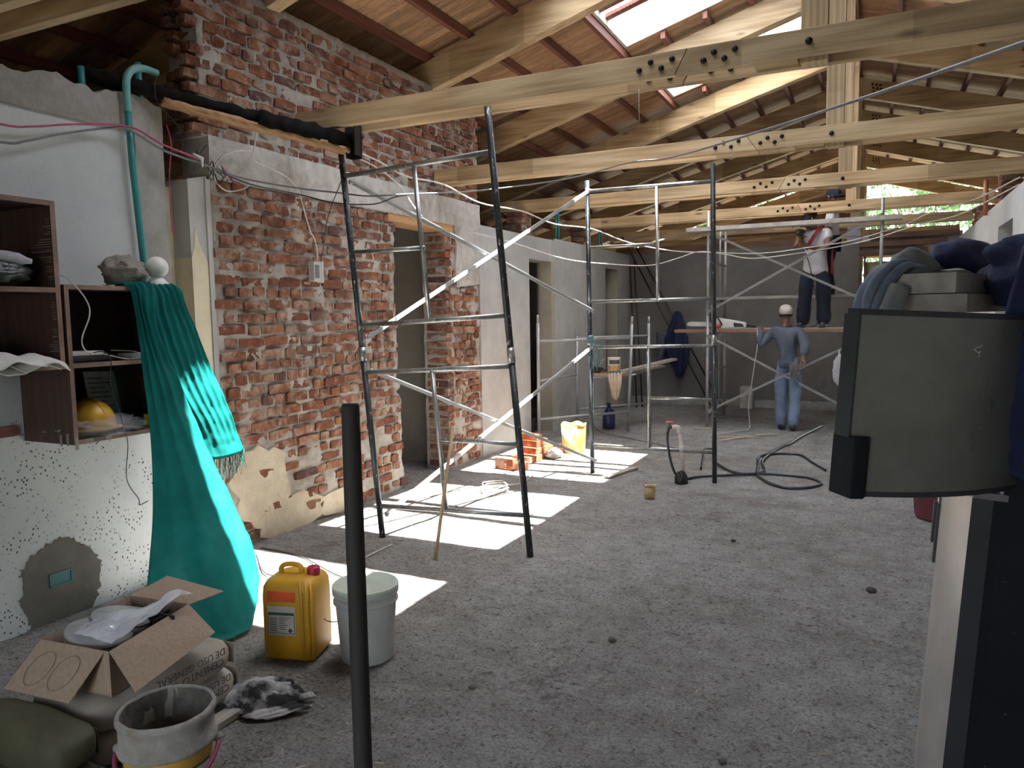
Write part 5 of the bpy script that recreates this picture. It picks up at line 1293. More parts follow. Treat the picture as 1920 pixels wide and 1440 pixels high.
cable('black_hose', 'black hose running from the tap along the dirt to the grey coil', [(-1.735, 6.985, 0.47), (-1.735, 6.985, 0.38), (-1.71, 6.99, 0.22), (-1.66, 7.0, 0.08), (-1.60, 7.12, H), (-1.5, 7.25, H), (-1.25, 7.42, H), (-0.98, 7.6, H), (-0.72, 7.63, H), (-0.50, 7.55, H), (-0.40, 7.35, H), (-0.50, 7.15, H), (-0.68, 7.07, H), (-0.86, 7.25, H), (-1.0, 7.6, H), (-1.04, 7.95, H + 0.012), (-1.10, 8.4, H), (-1.07, 8.62, H), (-0.9, 8.78, H), (-0.70, 8.76, H), (-0.56, 8.4, H), (-0.40, 8.0, H)], 0.0125, 'hose', 'hose', n=8)
cable('grey_hose', 'grey hose looping past the standpipe and off towards the end wall', [(-1.55, 7.62, H), (-1.60, 7.95, 0.05), (-1.66, 8.35, 0.09), (-1.60, 8.6, 0.04), (-1.50, 8.1, H), (-1.28, 7.66, H), (-1.10, 7.55, H), (-0.95, 7.75, H), (-1.03, 8.15, H + 0.02), (-1.02, 8.7, H), (-0.95, 9.2, H), (-0.88, 9.5, H), (-0.80, 10.1, H), (-0.62, 11.1, H)], 0.0125, 'hose', 'hose', n=8)
g = G(); g.beam((-2.32, 6.93, 0.016), (-2.19, 7.46, 0.016), 0.07, 0.016); tag(g.build('floor_lath', 'greywood', loc=(-2.26, 7.2, 0.008)), 'thin grey lath lying by the right end of the far sun patch', 'lath')
# cords and a coil of thin wire on the floor
r_ = random.Random(21)
cw = [(-3.02, 4.30, 0.01), (-3.02, 4.02, 0.012), (-3.0, 3.9, 0.012)]
cable('white_wire', 'white wire trailing on the dirt from the foot of the leaning frame', cw, 0.004, 'whitecable', 'wire')
pts = []
for k in range(44):
    a = k * 0.55; pts.append((-3.08 + 0.11 * cos(a) + 0.02 * r_.uniform(-1, 1), 6.02 + 0.14 * sin(a) + 0.02 * r_.uniform(-1, 1), 0.012 + 0.0016 * k))
pts += [(-2.95, 6.3, 0.03), (-3.0, 6.6, 0.012), (-3.05, 6.86, 0.012)]
cable('wire_coil', 'coil of white wire lying in the middle sun patch', pts, 0.0045, 'whitecable', 'wire', smooth=2)
for k, (pts, lb) in enumerate((([(-3.83, 3.88, 0.01), (-3.46, 3.84, 0.014), (-3.18, 3.72, 0.014), (-2.93, 3.62, 0.012), (-2.6, 3.55, 0.012)], 'dark wire lying straight across the near sun patch'),
                                ([(-3.75, 3.75, 0.01), (-3.39, 3.47, 0.014), (-3.18, 3.55, 0.012), (-2.98, 3.50, 0.012), (-2.9, 3.3, 0.012)], 'dark wire bent across the near sun patch beside the teal sheet'),
                                ([(-4.1, 10.6, 0.012), (-3.7, 10.3, 0.02), (-3.3, 9.6, 0.012), (-2.9, 9.3, 0.012), (-2.3, 8.9, 0.012), (-1.85, 8.55, 0.012)], 'thin dark cord running from the far doorway across the dirt'))):
    cable('floor_wire', lb, pts, 0.004, 'blackcable', 'wire')
for k, (x, y, a, L, lb) in enumerate(((-1.75, 9.7, 0.3, 0.55, 'pale stick lying crosswise on the dirt before the scaffold tower'), (-1.68, 9.45, 1.0, 0.5, 'pale stick crossing the other stick before the scaffold tower'), (-2.2, 10.3, 0.15, 0.4, 'short pale stick near the foot of the scaffold tower'), (-1.35, 10.0, 0.6, 0.3, 'short pale twig behind the grey hose'))):
    g = G(); g.tube([(x, y, 0.014), (x + L * 0.5 * cos(a), y + L * 0.5 * sin(a), 0.018), (x + L * cos(a), y + L * sin(a), 0.012)], 0.008, 6); tag(g.build('stick', 'straw', loc=(x, y, 0)), lb, 'stick', 'pale sticks on the dirt')

# ------------------------------------------------------------------ burnt timber, bracket, wires
MT['charred'] = wood('charred_timber', (0.010, 0.009, 0.0085), (0.004, 0.0035, 0.0035), (12, 1, 12), knots=False, rough=0.85, spec=0.12)
def rough_beam(g, a, b_, w, h, n, amp, seed):
    a, b_ = Vector(a), Vector(b_); d = (b_ - a).normalized(); x = d.cross(Vector((0, 0, 1))).normalized(); z = x.cross(d)
    cs_ = [(-1, -1), (0, -1.05), (1, -1), (1.04, 0), (1, 1), (0, 1.05), (-1, 1), (-1.04, 0)]; vs_ = []
    for i in range(n + 1):
        c = a.lerp(b_, i / n)
        for (sx, sz) in cs_:
            p = c + x * sx * w / 2 + z * sz * h / 2
            vs_.append(tuple(p + noise.noise_vector(p * 17 + Vector((seed, seed, seed))) * amp))
    m = len(cs_)
    g.add(vs_, [(i * m + k, i * m + (k + 1) % m, (i + 1) * m + (k + 1) % m, (i + 1) * m + k) for i in range(n) for k in range(m)] + [tuple(range(m)), tuple(n * m + k for k in reversed(range(m)))], True)
bt = thing('burnt_timber', 'charred timber with a pale split underside resting on the white wall and scaffold', 'timber', (-3.6, 3.8, 2.85))
a, b_ = Vector((-4.06, 2.95, 3.0)), Vector((-3.33, 4.36, 2.815))
g = G(); mid = a.lerp(b_, 0.62)
rough_beam(g, a, mid, 0.085, 0.065, 34, 0.013, 3); rough_beam(g, mid - Vector((0, 0.03, 0)), b_, 0.105, 0.095, 28, 0.018, 7); g.build('charred_top', 'charred', bt)
g = G(); rough_beam(g, a.lerp(b_, 0.25) - Vector((0, 0, 0.045)), b_ - Vector((0, 0, 0.060)), 0.095, 0.035, 22, 0.012, 5); g.build('split_underside', 'rawwood', bt)
bk2 = thing('steel_bracket', 'black steel channel bracket clamped on the end of the burnt timber', 'bracket', (-3.29, 4.36, 2.7))
g = G(); g.box(-3.325, -3.315, 4.33, 4.43, 2.70, 2.925); g.box(-3.325, -3.245, 4.40, 4.41, 2.70, 2.925); g.box(-3.255, -3.245, 4.33, 4.41, 2.72, 2.925); g.build('channel', 'black_pl', bk2)
g = G(); g.beam((-3.40, 4.35, 2.90), (-3.30, 4.38, 2.84), 0.05, 0.012); g.build('strap', 'black_pl', bk2)
cable('pink_wire', 'pink wire strung along the white wall above the cabinets', [(-3.91, 1.9, 2.6), (-3.91, 2.36, 2.58), (-3.9, 2.52, 2.6), (-3.9, 2.75, 2.66), (-3.87, 3.06, 2.71), (-3.85, 3.25, 2.65), (-3.8, 3.39, 2.61), (-3.8, 3.48, 2.6)], 0.006, 'pinkcable', 'wire')
cable('black_cable', 'long black cable sagging from the white wall across the room to the right', [(-3.91, 1.9, 2.5), (-3.9, 2.35, 2.49), (-3.9, 2.48, 2.52), (-3.9, 2.66, 2.59), (-3.9, 2.94, 2.68), (-3.86, 3.05, 2.69), (-3.83, 3.25, 2.61), (-3.8, 3.51, 2.57), (-3.75, 3.81, 2.52), (-3.7, 4.27, 2.52), (-3.5, 4.49, 2.5), (-3.3, 4.54, 2.47), (-3.1, 4.72, 2.49), (-3.16, 6.0, 2.70), (-2.51, 6.4, 2.80), (-1.89, 6.3, 2.865), (-1.36, 5.6, 2.73), (-0.47, 4.2, 2.55), (-0.19, 3.6, 2.46), (0.08, 3.0, 2.37), (0.33, 2.4, 2.28), (0.5, 2.0, 2.22)], 0.007, 'greycable')
cable('black_cable', 'second black cable looping below the burnt timber', [(-3.8, 3.51, 2.57), (-3.78, 3.89, 2.5), (-3.75, 4.32, 2.49), (-3.5, 4.40, 2.42), (-3.3, 4.6, 2.42), (-3.2, 4.73, 2.48), (-3.1, 4.8, 2.50)], 0.005, 'blackcable')
cable('white_wire', 'long white wire hanging from the bracket past both scaffold frames to the right wall', [(-3.5, 4.04, 2.88), (-3.45, 4.16, 2.87), (-3.38, 4.34, 2.80), (-3.38, 4.76, 2.77), (-3.22, 4.9, 2.66), (-3.13, 5.3, 2.65), (-3.06, 5.8, 2.56), (-2.94, 6.4, 2.55), (-2.87, 7.0, 2.49), (-2.58, 7.3, 2.45), (-2.41, 8.0, 2.36), (-2.06, 8.5, 2.29), (-1.75, 9.0, 2.29), (-1.21, 9.4, 2.28), (-0.69, 9.6, 2.34), (-0.24, 9.8, 2.41), (0.3, 9.8, 2.56), (0.5, 9.5, 2.63), (0.89, 9.0, 2.69), (1.12, 8.0, 2.73)], 0.006, 'whitecable', 'wire')
cable('white_wire', 'lower white wire from the brick pillar sagging behind the second frame', [(-3.93, 7.2, 2.5), (-3.62, 7.6, 2.4), (-3.15, 8.0, 2.22), (-2.75, 8.5, 2.17), (-2.39, 8.8, 2.16), (-2.12, 9.0, 2.24), (-1.91, 9.2, 2.32), (-1.64, 9.4, 2.29), (-1.31, 9.5, 2.23), (-0.69, 9.6, 2.29), (-0.13, 9.9, 2.4), (0.4, 9.6, 2.52), (0.78, 9.2, 2.57), (1.12, 8.0, 2.67)], 0.006, 'whitecable', 'wire')
cable('white_wire', 'short white wire drooping from the bracket to the crossed brace', [(-3.4, 4.42, 2.76), (-3.4, 4.75, 2.73), (-3.3, 4.92, 2.61), (-3.1, 4.82, 2.42), (-2.95, 4.69, 2.32)], 0.005, 'whitecable', 'wire')
cable('white_wire', 'white wire dropping down the brick wall to the hanging socket', [(-3.82, 4.03, 2.96), (-3.87, 4.04, 2.8), (-3.87, 4.02, 2.69), (-3.87, 4.14, 2.67), (-3.87, 4.36, 2.62), (-3.87, 4.46, 2.54), (-3.87, 4.51, 2.42), (-3.87, 4.57, 2.27), (-3.87, 4.63, 2.18), (-3.88, 4.66, 2.045)], 0.005, 'whitecable', 'wire')
cable('thin_wire', 'thin black wire falling from the burnt timber to the hanging socket', [(-3.40, 4.38, 2.72), (-3.43, 4.42, 2.6), (-3.6, 4.5, 2.42), (-3.72, 4.58, 2.3), (-3.80, 4.64, 2.15), (-3.88, 4.69, 2.045)], 0.0035, 'blackcable', 'wire')
cable('white_wire', 'white wire curling in a loop on the concrete ring beam', [(-3.88, 4.01, 2.75), (-3.88, 3.86, 2.72), (-3.88, 3.72, 2.64), (-3.88, 3.67, 2.53), (-3.88, 3.77, 2.45), (-3.88, 3.94, 2.49), (-3.88, 4.0, 2.55)], 0.0045, 'whitecable', 'wire')
cable('pink_wire', 'pink wire hanging straight down beside the rendered column', [(-3.92, 3.36, 2.79), (-3.90, 3.37, 2.67), (-3.92, 3.36, 2.48), (-3.92, 3.36, 2.19), (-3.92, 3.37, 2.12)], 0.004, 'pinkcable', 'wire')
cable('thin_wire', 'thin dark wire dangling from the end of the curved conduit', [(-3.89, 3.285, 3.06), (-3.85, 3.23, 2.96), (-3.85, 3.26, 2.87), (-3.85, 3.39, 2.77), (-3.85, 3.4, 2.64), (-3.85, 3.32, 2.62)], 0.003, 'blackcable', 'wire')
jb = thing('hanging_socket', 'grey and white socket box hanging by wires on the brick wall', 'socket', (-3.89, 4.67, 1.9))
g = G(); g.box(-3.925, -3.87, 4.60, 4.69, 1.885, 2.035); g.build('box', 'bucket_gr', jb, bevel=0.004); g = G(); g.box(-3.92, -3.865, 4.69, 4.705, 1.875, 2.04); g.build('faceplate', 'white_pl', jb, bevel=0.003)
g = G(); g.box(-3.869, -3.864, 4.615, 4.655, 1.91, 2.01); g.build('terminal', 'greycable', jb)
jx = thing('wire_joint', 'tangle of taped wire ends at the corner of the brick wall', 'wire joint', (-3.82, 3.5, 2.55))
g = G(); r_ = random.Random(5)
for k in range(9):
    c = Vector((-3.80, 3.47 + 0.03 * k, 2.60 - 0.012 * k))
    g.tube(spline([c, c + Vector((r_.uniform(-.03, .03), r_.uniform(-.06, .06), r_.uniform(-.07, .07))), c + Vector((r_.uniform(-.04, .04), r_.uniform(-.1, .1), r_.uniform(-.1, .1)))], 4), 0.0035, 5)
g.build('wire_ends', 'blackcable', jx)
g = G(); g.tube([(-3.80, 3.44, 2.62), (-3.79, 3.50, 2.60), (-3.79, 3.50, 2.55)], [0.008, 0.014, 0.006], 7); g.tube([(-3.79, 3.62, 2.57), (-3.79, 3.68, 2.55)], [0.012, 0.008], 7); g.build('tape_wrap', 'whitecable', jx)
g = G(); g.tube(spline([(-3.79, 3.66, 2.57), (-3.78, 3.70, 2.53), (-3.79, 3.74, 2.50), (-3.79, 3.80, 2.49)], 4), 0.007, 6); g.build('pink_lead', 'pinkcable', jx)
cable('string', 'thin white string hanging from the second roof truss', [(-2.02, 6.5, 2.92), (-2.02, 6.48, 2.75), (-2.03, 6.48, 2.62)], 0.003, 'whitecable', 'string') if False else None
cable('string', 'thin pink string hanging from the tie of the bolted front truss', [(-1.27, 4.42, 2.90), (-1.27, 4.42, 2.80), (-1.268, 4.42, 2.72)], 0.002, 'whitecable', 'string')
# teal conduits standing on the rear wall top
for k, (y, dz, lb) in enumerate(((9.80, 0.42, 'first teal conduit of the pair on the grey rear wall, between the brick stubs'), (9.92, 0.40, 'second teal conduit of the pair on the grey rear wall, between the brick stubs'), (11.62, 0.42, 'teal conduit on the grey rear wall beyond the far brick stub'), (11.76, 0.42, 'last teal conduit on the grey rear wall near the corner'))):
    g = G(); g.tube([(-4.0, y, 2.55), (-4.0, y + 0.02 * (-1) ** k, 2.60 + dz)], 0.014, 10); tag(g.build('conduit_stub', 'pipe', loc=(-4.0, y, 2.6)), lb, 'pipe', 'teal conduit stubs')
op = thing('orange_pipe', 'orange pipe stub tied beside the brick pier on the right wall', 'pipe', (1.08, 9.78, 2.6))
MT['orangepipe'] = plain('orange_pipe', (0.50, 0.17, 0.10), rough=0.5)
T(op, 'tube', [(1.06, 9.78, 2.60), (1.06, 9.78, 2.98)], 0.025, 'orangepipe'); T(op, 'tie_wire', [(1.06 + 0.03 * cos(a), 9.78 + 0.03 * sin(a), 2.82 + 0.01 * a / 6) for a in [2 * pi * i / 8 for i in range(17)]], 0.004, 'whitecable', 5)

# a few stones on the open floor
MT['stone'] = plain('dark_stone', (0.12, 0.11, 0.10), (0.06, 0.055, 0.05), 8, 0.9)
for k, (x, y, r0, lb) in enumerate(((-1.12, 3.42, 0.016, 'small dark stone on the open dirt before the ochre pot'), (0.02, 4.62, 0.022, 'dark flat stone on the dirt beside the refrigerator'), (-1.52, 2.72, 0.012, 'tiny dark stone on the dirt beside the lidded bucket'), (-0.45, 2.62, 0.012, 'tiny dark stone on the dirt before the refrigerator'), (-0.85, 5.3, 0.014, 'small stone on the dirt before the grey hose'))):
    g = G(); lump(g, (x, y, fz(x, y) + r0 * 0.5), (r0 * 1.3, r0, r0 * 0.8), 30 + k, 0.3, 2.2, 12, 8, ridge=False); tag(g.build('stone', 'stone', loc=(x, y, fz(x, y))), lb, 'stone', 'stones on the dirt floor')
# ------------------------------------------------------------------ workers
MT['skin'] = plain('skin', (0.20, 0.105, 0.07), (0.15, 0.075, 0.05), 6, 0.6)
MT['hair'] = plain('dark_hair', (0.012, 0.010, 0.009), rough=0.7)
MT['shirtg'] = plain('slate_blue_shirt', (0.105, 0.125, 0.165), (0.065, 0.08, 0.11), 5, 0.9, b_strength=0.5, b_scale=9, b_dist=0.03)
MT['jeans'] = plain('worn_blue_jeans', (0.25, 0.34, 0.50), (0.13, 0.19, 0.30), 4, 0.9, b_strength=0.5, b_scale=12, b_dist=0.03)
MT['shirtw'] = plain('white_shirt', (0.66, 0.66, 0.72), (0.52, 0.51, 0.54), 4, 0.9, b_strength=0.4, b_scale=8, b_dist=0.03)
MT['trousers'] = plain('dark_navy_trousers', (0.018, 0.024, 0.048), (0.01, 0.013, 0.028), 5, 0.9, b_strength=0.4, b_scale=9, b_dist=0.03)
MT['capw'] = plain('dusty_cap', (0.56, 0.52, 0.47), (0.42, 0.38, 0.34), 10, 0.9)
MT['shoe'] = plain('black_shoe', (0.02, 0.02, 0.022), (0.05, 0.045, 0.04), 12, 0.6)
MT['strap'] = plain('red_strap', (0.24, 0.018, 0.03), rough=0.7)
MT['glove'] = plain('grey_gloves', (0.22, 0.215, 0.21), (0.13, 0.13, 0.125), 12, 0.95)
def skin_mesh(name, nodes, edges, mat, parent, root, sub=2, wr=0.0, loc=(0, 0, 0)):
    o0 = Vector(parent['_o']) if parent is not None else Vector(loc)
    names = list(nodes); idx = {n_: i for i, n_ in enumerate(names)}
    me = bpy.data.meshes.new(name)
    me.from_pydata([tuple(Vector(nodes[n_][0]) - o0) for n_ in names], [(idx[a], idx[b_]) for a, b_ in edges], [])
    ob = bpy.data.objects.new(name, me); COL.objects.link(ob)
    me.materials.append(MT[mat])
    ob.parent = parent
    if parent is None: ob.location = loc
    ob['_o'] = list(o0)
    m = ob.modifiers.new('skin', 'SKIN'); m.use_smooth_shade = True; m.branch_smoothing = 0.6
    for n_ in names:
        r_ = nodes[n_][1]; r_ = r_ if isinstance(r_, (tuple, list)) else (r_, r_)
        sv = me.skin_vertices[0].data[idx[n_]]; sv.radius = r_; sv.use_root = (n_ == root)
    s = ob.modifiers.new('sub', 'SUBSURF'); s.levels = sub; s.render_levels = sub
    if wr:
        tx = bpy.data.textures.get('wrinkles') or bpy.data.textures.new('wrinkles', 'CLOUDS'); tx.noise_scale = 0.07
        d = ob.modifiers.new('wrinkles', 'DISPLACE'); d.texture = tx; d.strength = wr; d.mid_level = 0.5
    return ob
def hand(nodes, edges, wrist, wpos, d, side, up, s=1.0, curl=0.5):
    """palm and five separate fingers; d: direction of the hand, side: towards the thumb, up: back of the hand"""
    d = Vector(d).normalized(); side = Vector(side).normalized(); up = Vector(up).normalized(); w = Vector(wpos)
    k = wrist
    nodes[k + 'palm'] = (w + d * 0.055 * s, (0.034 * s, 0.018 * s)); edges.append((wrist, k + 'palm'))
    nodes[k + 'kn'] = (w + d * 0.088 * s, (0.036 * s, 0.016 * s)); edges.append((k + 'palm', k + 'kn'))
    for i, (off, L) in enumerate(((0.030, 0.070), (0.010, 0.080), (-0.011, 0.074), (-0.031, 0.058))):
        b0 = w + d * 0.098 * s + side * off * s
        m1 = b0 + (d * cos(curl * 0.6) - up * sin(curl * 0.6)) * L * 0.5 * s
        e1 = m1 + (d * cos(curl * 1.7) - up * sin(curl * 1.7)) * L * 0.5 * s
        nodes[k + 'f%da' % i] = (b0, 0.0095 * s); nodes[k + 'f%db' % i] = (m1, 0.0088 * s); nodes[k + 'f%dc' % i] = (e1, 0.0075 * s)
        edges += [(k + 'kn', k + 'f%da' % i), (k + 'f%da' % i, k + 'f%db' % i), (k + 'f%db' % i, k + 'f%dc' % i)]
    t0 = w + d * 0.04 * s + side * 0.038 * s; t1 = t0 + (d * 0.7 + side * 0.5 - up * 0.3).normalized() * 0.035 * s; t2 = t1 + (d * 0.9 + side * 0.1 - up * 0.4).normalized() * 0.028 * s
    nodes[k + 't0'] = (t0, 0.012 * s); nodes[k + 't1'] = (t1, 0.010 * s); nodes[k + 't2'] = (t2, 0.008 * s)
    edges += [(k + 'palm', k + 't0'), (k + 't0', k + 't1'), (k + 't1', k + 't2')]
def head_nodes(nodes, edges, neck, c, face, up=(0, 0, 1), s=1.0):
    c = Vector(c); f = Vector(face).normalized(); u = Vector(up).normalized(); sd = f.cross(u).normalized()
    nodes['jaw'] = (c - u * 0.065 * s + f * 0.020 * s, (0.058 * s, 0.066 * s)); nodes['mid'] = (c + f * 0.002, (0.076 * s, 0.092 * s))
    nodes['crown'] = (c + u * 0.062 * s - f * 0.008 * s, (0.070 * s, 0.086 * s)); nodes['top'] = (c + u * 0.098 * s - f * 0.008 * s, (0.040 * s, 0.052 * s))
    edges += [(neck, 'jaw'), ('jaw', 'mid'), ('mid', 'crown'), ('crown', 'top')]
    return f, u, sd
def face_parts(parent, c, f, u, sd, s=1.0):
    c = Vector(c)
    g = G()
    g.tube([c + f * 0.088 * s + u * 0.020 * s, c + f * 0.105 * s - u * 0.012 * s, c + f * 0.090 * s - u * 0.022 * s], [0.008 * s, 0.014 * s, 0.010 * s], 8); g.build('nose', 'skin', parent)
    for sg in (-1, 1):
        g = G(); M_ = Matrix.Translation(c + sd * sg * 0.076 * s - u * 0.004 * s - f * 0.01 * s)
        g.sphere((0, 0, 0), 0.03 * s, 10, 8, (0.45, 0.55, 1.0), M_); g.build('ear', 'skin', parent)
        g = G(); g.sphere(c + f * 0.084 * s + sd * sg * 0.031 * s + u * 0.016 * s, 0.010 * s, 8, 6); g.build('eye', 'white_pl', parent)
        g = G(); g.sphere(c + f * 0.0925 * s + sd * sg * 0.031 * s + u * 0.016 * s, 0.005 * s, 8, 6); g.build('pupil', 'hair', parent)
        g = G(); g.tube([c + f * 0.090 * s + sd * sg * 0.016 * s + u * 0.034 * s, c + f * 0.086 * s + sd * sg * 0.046 * s + u * 0.034 * s], 0.004 * s, 5); g.build('eyebrow', 'hair', parent)
    g = G(); g.tube([c + f * 0.082 * s - sd * 0.022 * s - u * 0.050 * s, c + f * 0.089 * s - u * 0.052 * s, c + f * 0.082 * s + sd * 0.022 * s - u * 0.050 * s], 0.006 * s, 6)
    MT['lips'] = MT.get('lips') or plain('lips', (0.16, 0.06, 0.05), rough=0.5); g.build('mouth', 'lips', parent)
def shoe(parent, heel, toe, h=0.075, mat='shoe'):
    heel = Vector(heel); toe = Vector(toe); d = (toe - heel); L = d.length; d.normalize(); sd = d.cross(Vector((0, 0, 1))).normalized(); z = Vector((0, 0, 1))
    g = G(); N = 9; rings = []
    for i in range(N):
        t = i / (N - 1); w = 0.036 + 0.012 * sin(pi * min(1, t * 1.1)) - (0.014 if t > 0.95 else 0); hh = h * (1.0 if t < 0.35 else 1.0 - 0.5 * (t - 0.35) / 0.65); c_ = heel + d * L * t
        rings.append([c_ + sd * w * cos(a) + z * max(0.0, hh * (0.5 + 0.5 * sin(a)) if sin(a) > -0.5 else 0.0) for a in [2 * pi * k / 12 for k in range(12)]])
    g.add([tuple(p) for r_ in rings for p in r_], [(i * 12 + k, i * 12 + (k + 1) % 12, (i + 1) * 12 + (k + 1) % 12, (i + 1) * 12 + k) for i in range(N - 1) for k in range(12)] + [tuple(range(12)), tuple((N - 1) * 12 + k for k in reversed(range(12)))], True)
    return g.build('shoe', mat, parent)
def cap_(parent, c, r0, f, mat, brim=False, u=(0, 0, 1), drop=0.35, sc=1.2):
    c = Vector(c); f = Vector(f).normalized(); u = Vector(u).normalized(); sd = f.cross(u)
    M_ = Matrix(((sd.x, f.x, u.x, c.x), (sd.y, f.y, u.y, c.y), (sd.z, f.z, u.z, c.z), (0, 0, 0, 1)))
    g = G(); n = 22; prof = [(r0 * 1.0, -drop * r0), (r0 * 1.06, 0.0), (r0 * 0.98, 0.4 * r0), (r0 * 0.72, 0.78 * r0), (r0 * 0.3, 0.95 * r0), (0.0, 0.98 * r0)]
    g.lathe(prof, n=n, M=M_ @ Matrix.Diagonal((0.95, sc, 1.0, 1))); g.lathe([(r0 * 0.96, -drop * r0), (r0 * 0.9, 0.2 * r0), (r0 * 0.3, 0.86 * r0), (0, 0.88 * r0)], n=n, M=M_ @ Matrix.Diagonal((0.95, sc, 1.0, 1)))
    cp = g.build('cap', mat, parent)
    if brim:
        g = G()
        def fn(uu, vv):
            a = -0.5 * pi + pi * uu; rr_ = r0 * (0.98 + 0.85 * vv * cos(a)); return M_ @ Vector((rr_ * sin(a) * 0.95, rr_ * cos(a) * sc, -drop * r0 * 0.6 - 0.02 * vv))
        g.grid(fn, 14, 5); b = g.build('brim', mat, cp); s_ = b.modifiers.new('solid', 'SOLIDIFY'); s_.thickness = 0.004
    return cp

# --- worker in slate blue, standing on the floor and reaching to the plank
wa = thing('person', 'person in slate blue shirt and worn jeans reaching to the scaffold plank', 'person', (-1.02, 10.64, 0.0))
V = Vector
bn = {'pelvis': (V((-1.02, 10.66, 0.90)), (0.115, 0.095)), 'waist': (V((-1.03, 10.665, 1.06)), (0.11, 0.085)), 'chest': (V((-1.05, 10.67, 1.24)), (0.125, 0.095)),
      'nb': (V((-1.06, 10.68, 1.385)), (0.07, 0.06)), 'neck': (V((-1.062, 10.69, 1.45)), 0.05),
      'shL': (V((-1.225, 10.68, 1.345)), 0.055), 'elL': (V((-1.39, 10.60, 1.12)), 0.043), 'wrL': (V((-1.385, 10.64, 1.345)), 0.030),
      'shR': (V((-0.885, 10.66, 1.345)), 0.055), 'elR': (V((-0.80, 10.56, 1.14)), 0.043), 'wrR': (V((-0.815, 10.47, 1.03)), 0.030),
      'hipL': (V((-1.10, 10.67, 0.86)), 0.085), 'knL': (V((-1.115, 10.68, 0.48)), 0.058), 'anL': (V((-1.105, 10.73, 0.09)), 0.04), 'toL': (V((-1.11, 10.83, 0.04)), 0.03),
      'hipR': (V((-0.94, 10.66, 0.86)), 0.085), 'knR': (V((-0.93, 10.66, 0.48)), 0.058), 'anR': (V((-0.945, 10.60, 0.10)), 0.04), 'toR': (V((-0.945, 10.71, 0.035)), 0.03)}
be = [('pelvis', 'waist'), ('waist', 'chest'), ('chest', 'nb'), ('nb', 'neck'), ('chest', 'shL'), ('shL', 'elL'), ('elL', 'wrL'), ('chest', 'shR'), ('shR', 'elR'), ('elR', 'wrR'),
      ('pelvis', 'hipL'), ('hipL', 'knL'), ('knL', 'anL'), ('anL', 'toL'), ('pelvis', 'hipR'), ('hipR', 'knR'), ('knR', 'anR'), ('anR', 'toR')]
f, u, sd = head_nodes(bn, be, 'neck', (-1.065, 10.705, 1.565), (-0.35, 0.93, -0.05))
hand(bn, be, 'wrL', bn['wrL'][0], (-0.25, 0.75, 0.35), (0.9, 0.3, 0), (0, -0.4, 0.9), 1.0, 0.5); hand(bn, be, 'wrR', bn['wrR'][0], (-0.05, -0.35, -0.9), (-0.8, 0.5, 0), (0.5, 0.6, 0), 1.05, 0.35)
skin_mesh('body', bn, be, 'skin', wa, 'pelvis')
face_parts(wa, (-1.065, 10.705, 1.565), f, u, sd)
def clothes(name, keys, edges, src, add, mat, parent, root, extra=None, wr=0.02):
    nd = {k: (src[k][0], tuple(x + add for x in (src[k][1] if isinstance(src[k][1], tuple) else (src[k][1],) * 2))) for k in keys}
    if extra: nd.update(extra)
    return skin_mesh(name, nd, edges, mat, parent, root, 2, wr)
clothes('shirt', ['waist', 'chest', 'nb', 'shL', 'elL', 'shR', 'elR'], [('hem', 'hem0'), ('hem0', 'waist'), ('waist', 'chest'), ('chest', 'nb'), ('chest', 'shL'), ('shL', 'elL'), ('elL', 'cuL'), ('chest', 'shR'), ('shR', 'elR'), ('elR', 'cuR')], bn, 0.026, 'shirtg', wa, 'chest',
        {'hem': (V((-1.02, 10.66, 0.82)), (0.175, 0.14)), 'hem0': (V((-1.02, 10.66, 0.90)), (0.17, 0.135)), 'cuL': (V((-1.385, 10.645, 1.36)), 0.05), 'cuR': (V((-0.817, 10.46, 1.015)), 0.05), 'waist': (V((-1.03, 10.665, 1.02)), (0.160, 0.125)), 'chest': (V((-1.05, 10.67, 1.25)), (0.182, 0.135)), 'nb': (V((-1.06, 10.68, 1.385)), (0.10, 0.085))}, 0.03)
clothes('jeans', ['hipL', 'knL', 'hipR', 'knR'], [('waistband', 'pelvis'), ('pelvis', 'hipL'), ('hipL', 'knL'), ('knL', 'cufL'), ('pelvis', 'hipR'), ('hipR', 'knR'), ('knR', 'cufR')], bn, 0.022, 'jeans', wa, 'pelvis',
        {'waistband': (V((-1.02, 10.66, 1.06)), (0.135, 0.11)), 'pelvis': (V((-1.02, 10.66, 0.90)), (0.145, 0.12)), 'cufL': (V((-1.105, 10.73, 0.02)), 0.078), 'cufR': (V((-0.945, 10.60, 0.035)), 0.078)}, 0.03)
shoe(wa, (-1.105, 10.66, 0.006), (-1.11, 10.90, 0.006)); shoe(wa, (-0.945, 10.53, 0.02), (-0.945, 10.77, 0.004))
cap_(wa, (-1.066, 10.70, 1.60), 0.086, (-0.35, 0.93, 0.2), 'capw', u=(0.02, -0.25, 1), drop=0.35)
g = G(); g.lathe([(0.088, -0.02), (0.09, 0.0)], n=18, M=Matrix.Translation((-1.066, 10.70, 1.555)) @ Matrix.Diagonal((0.95, 1.12, 1.6, 1))); g.build('hair', 'hair', wa)
gl = tag(G().beam((-0.93, 10.50, 0.93), (-0.93, 10.51, 0.80), 0.12, 0.03).beam((-0.965, 10.495, 0.82), (-0.975, 10.50, 0.72), 0.022, 0.02).beam((-0.935, 10.495, 0.82), (-0.935, 10.50, 0.68), 0.022, 0.02).beam((-0.905, 10.495, 0.82), (-0.90, 10.50, 0.71), 0.022, 0.02).beam((-0.88, 10.495, 0.84), (-0.868, 10.50, 0.76), 0.02, 0.02).jitter(0.012, 16).build('work_gloves', 'glove', loc=(-0.93, 10.5, 0.8)), 'grey work gloves hanging from the back pocket of the worn jeans', 'gloves')

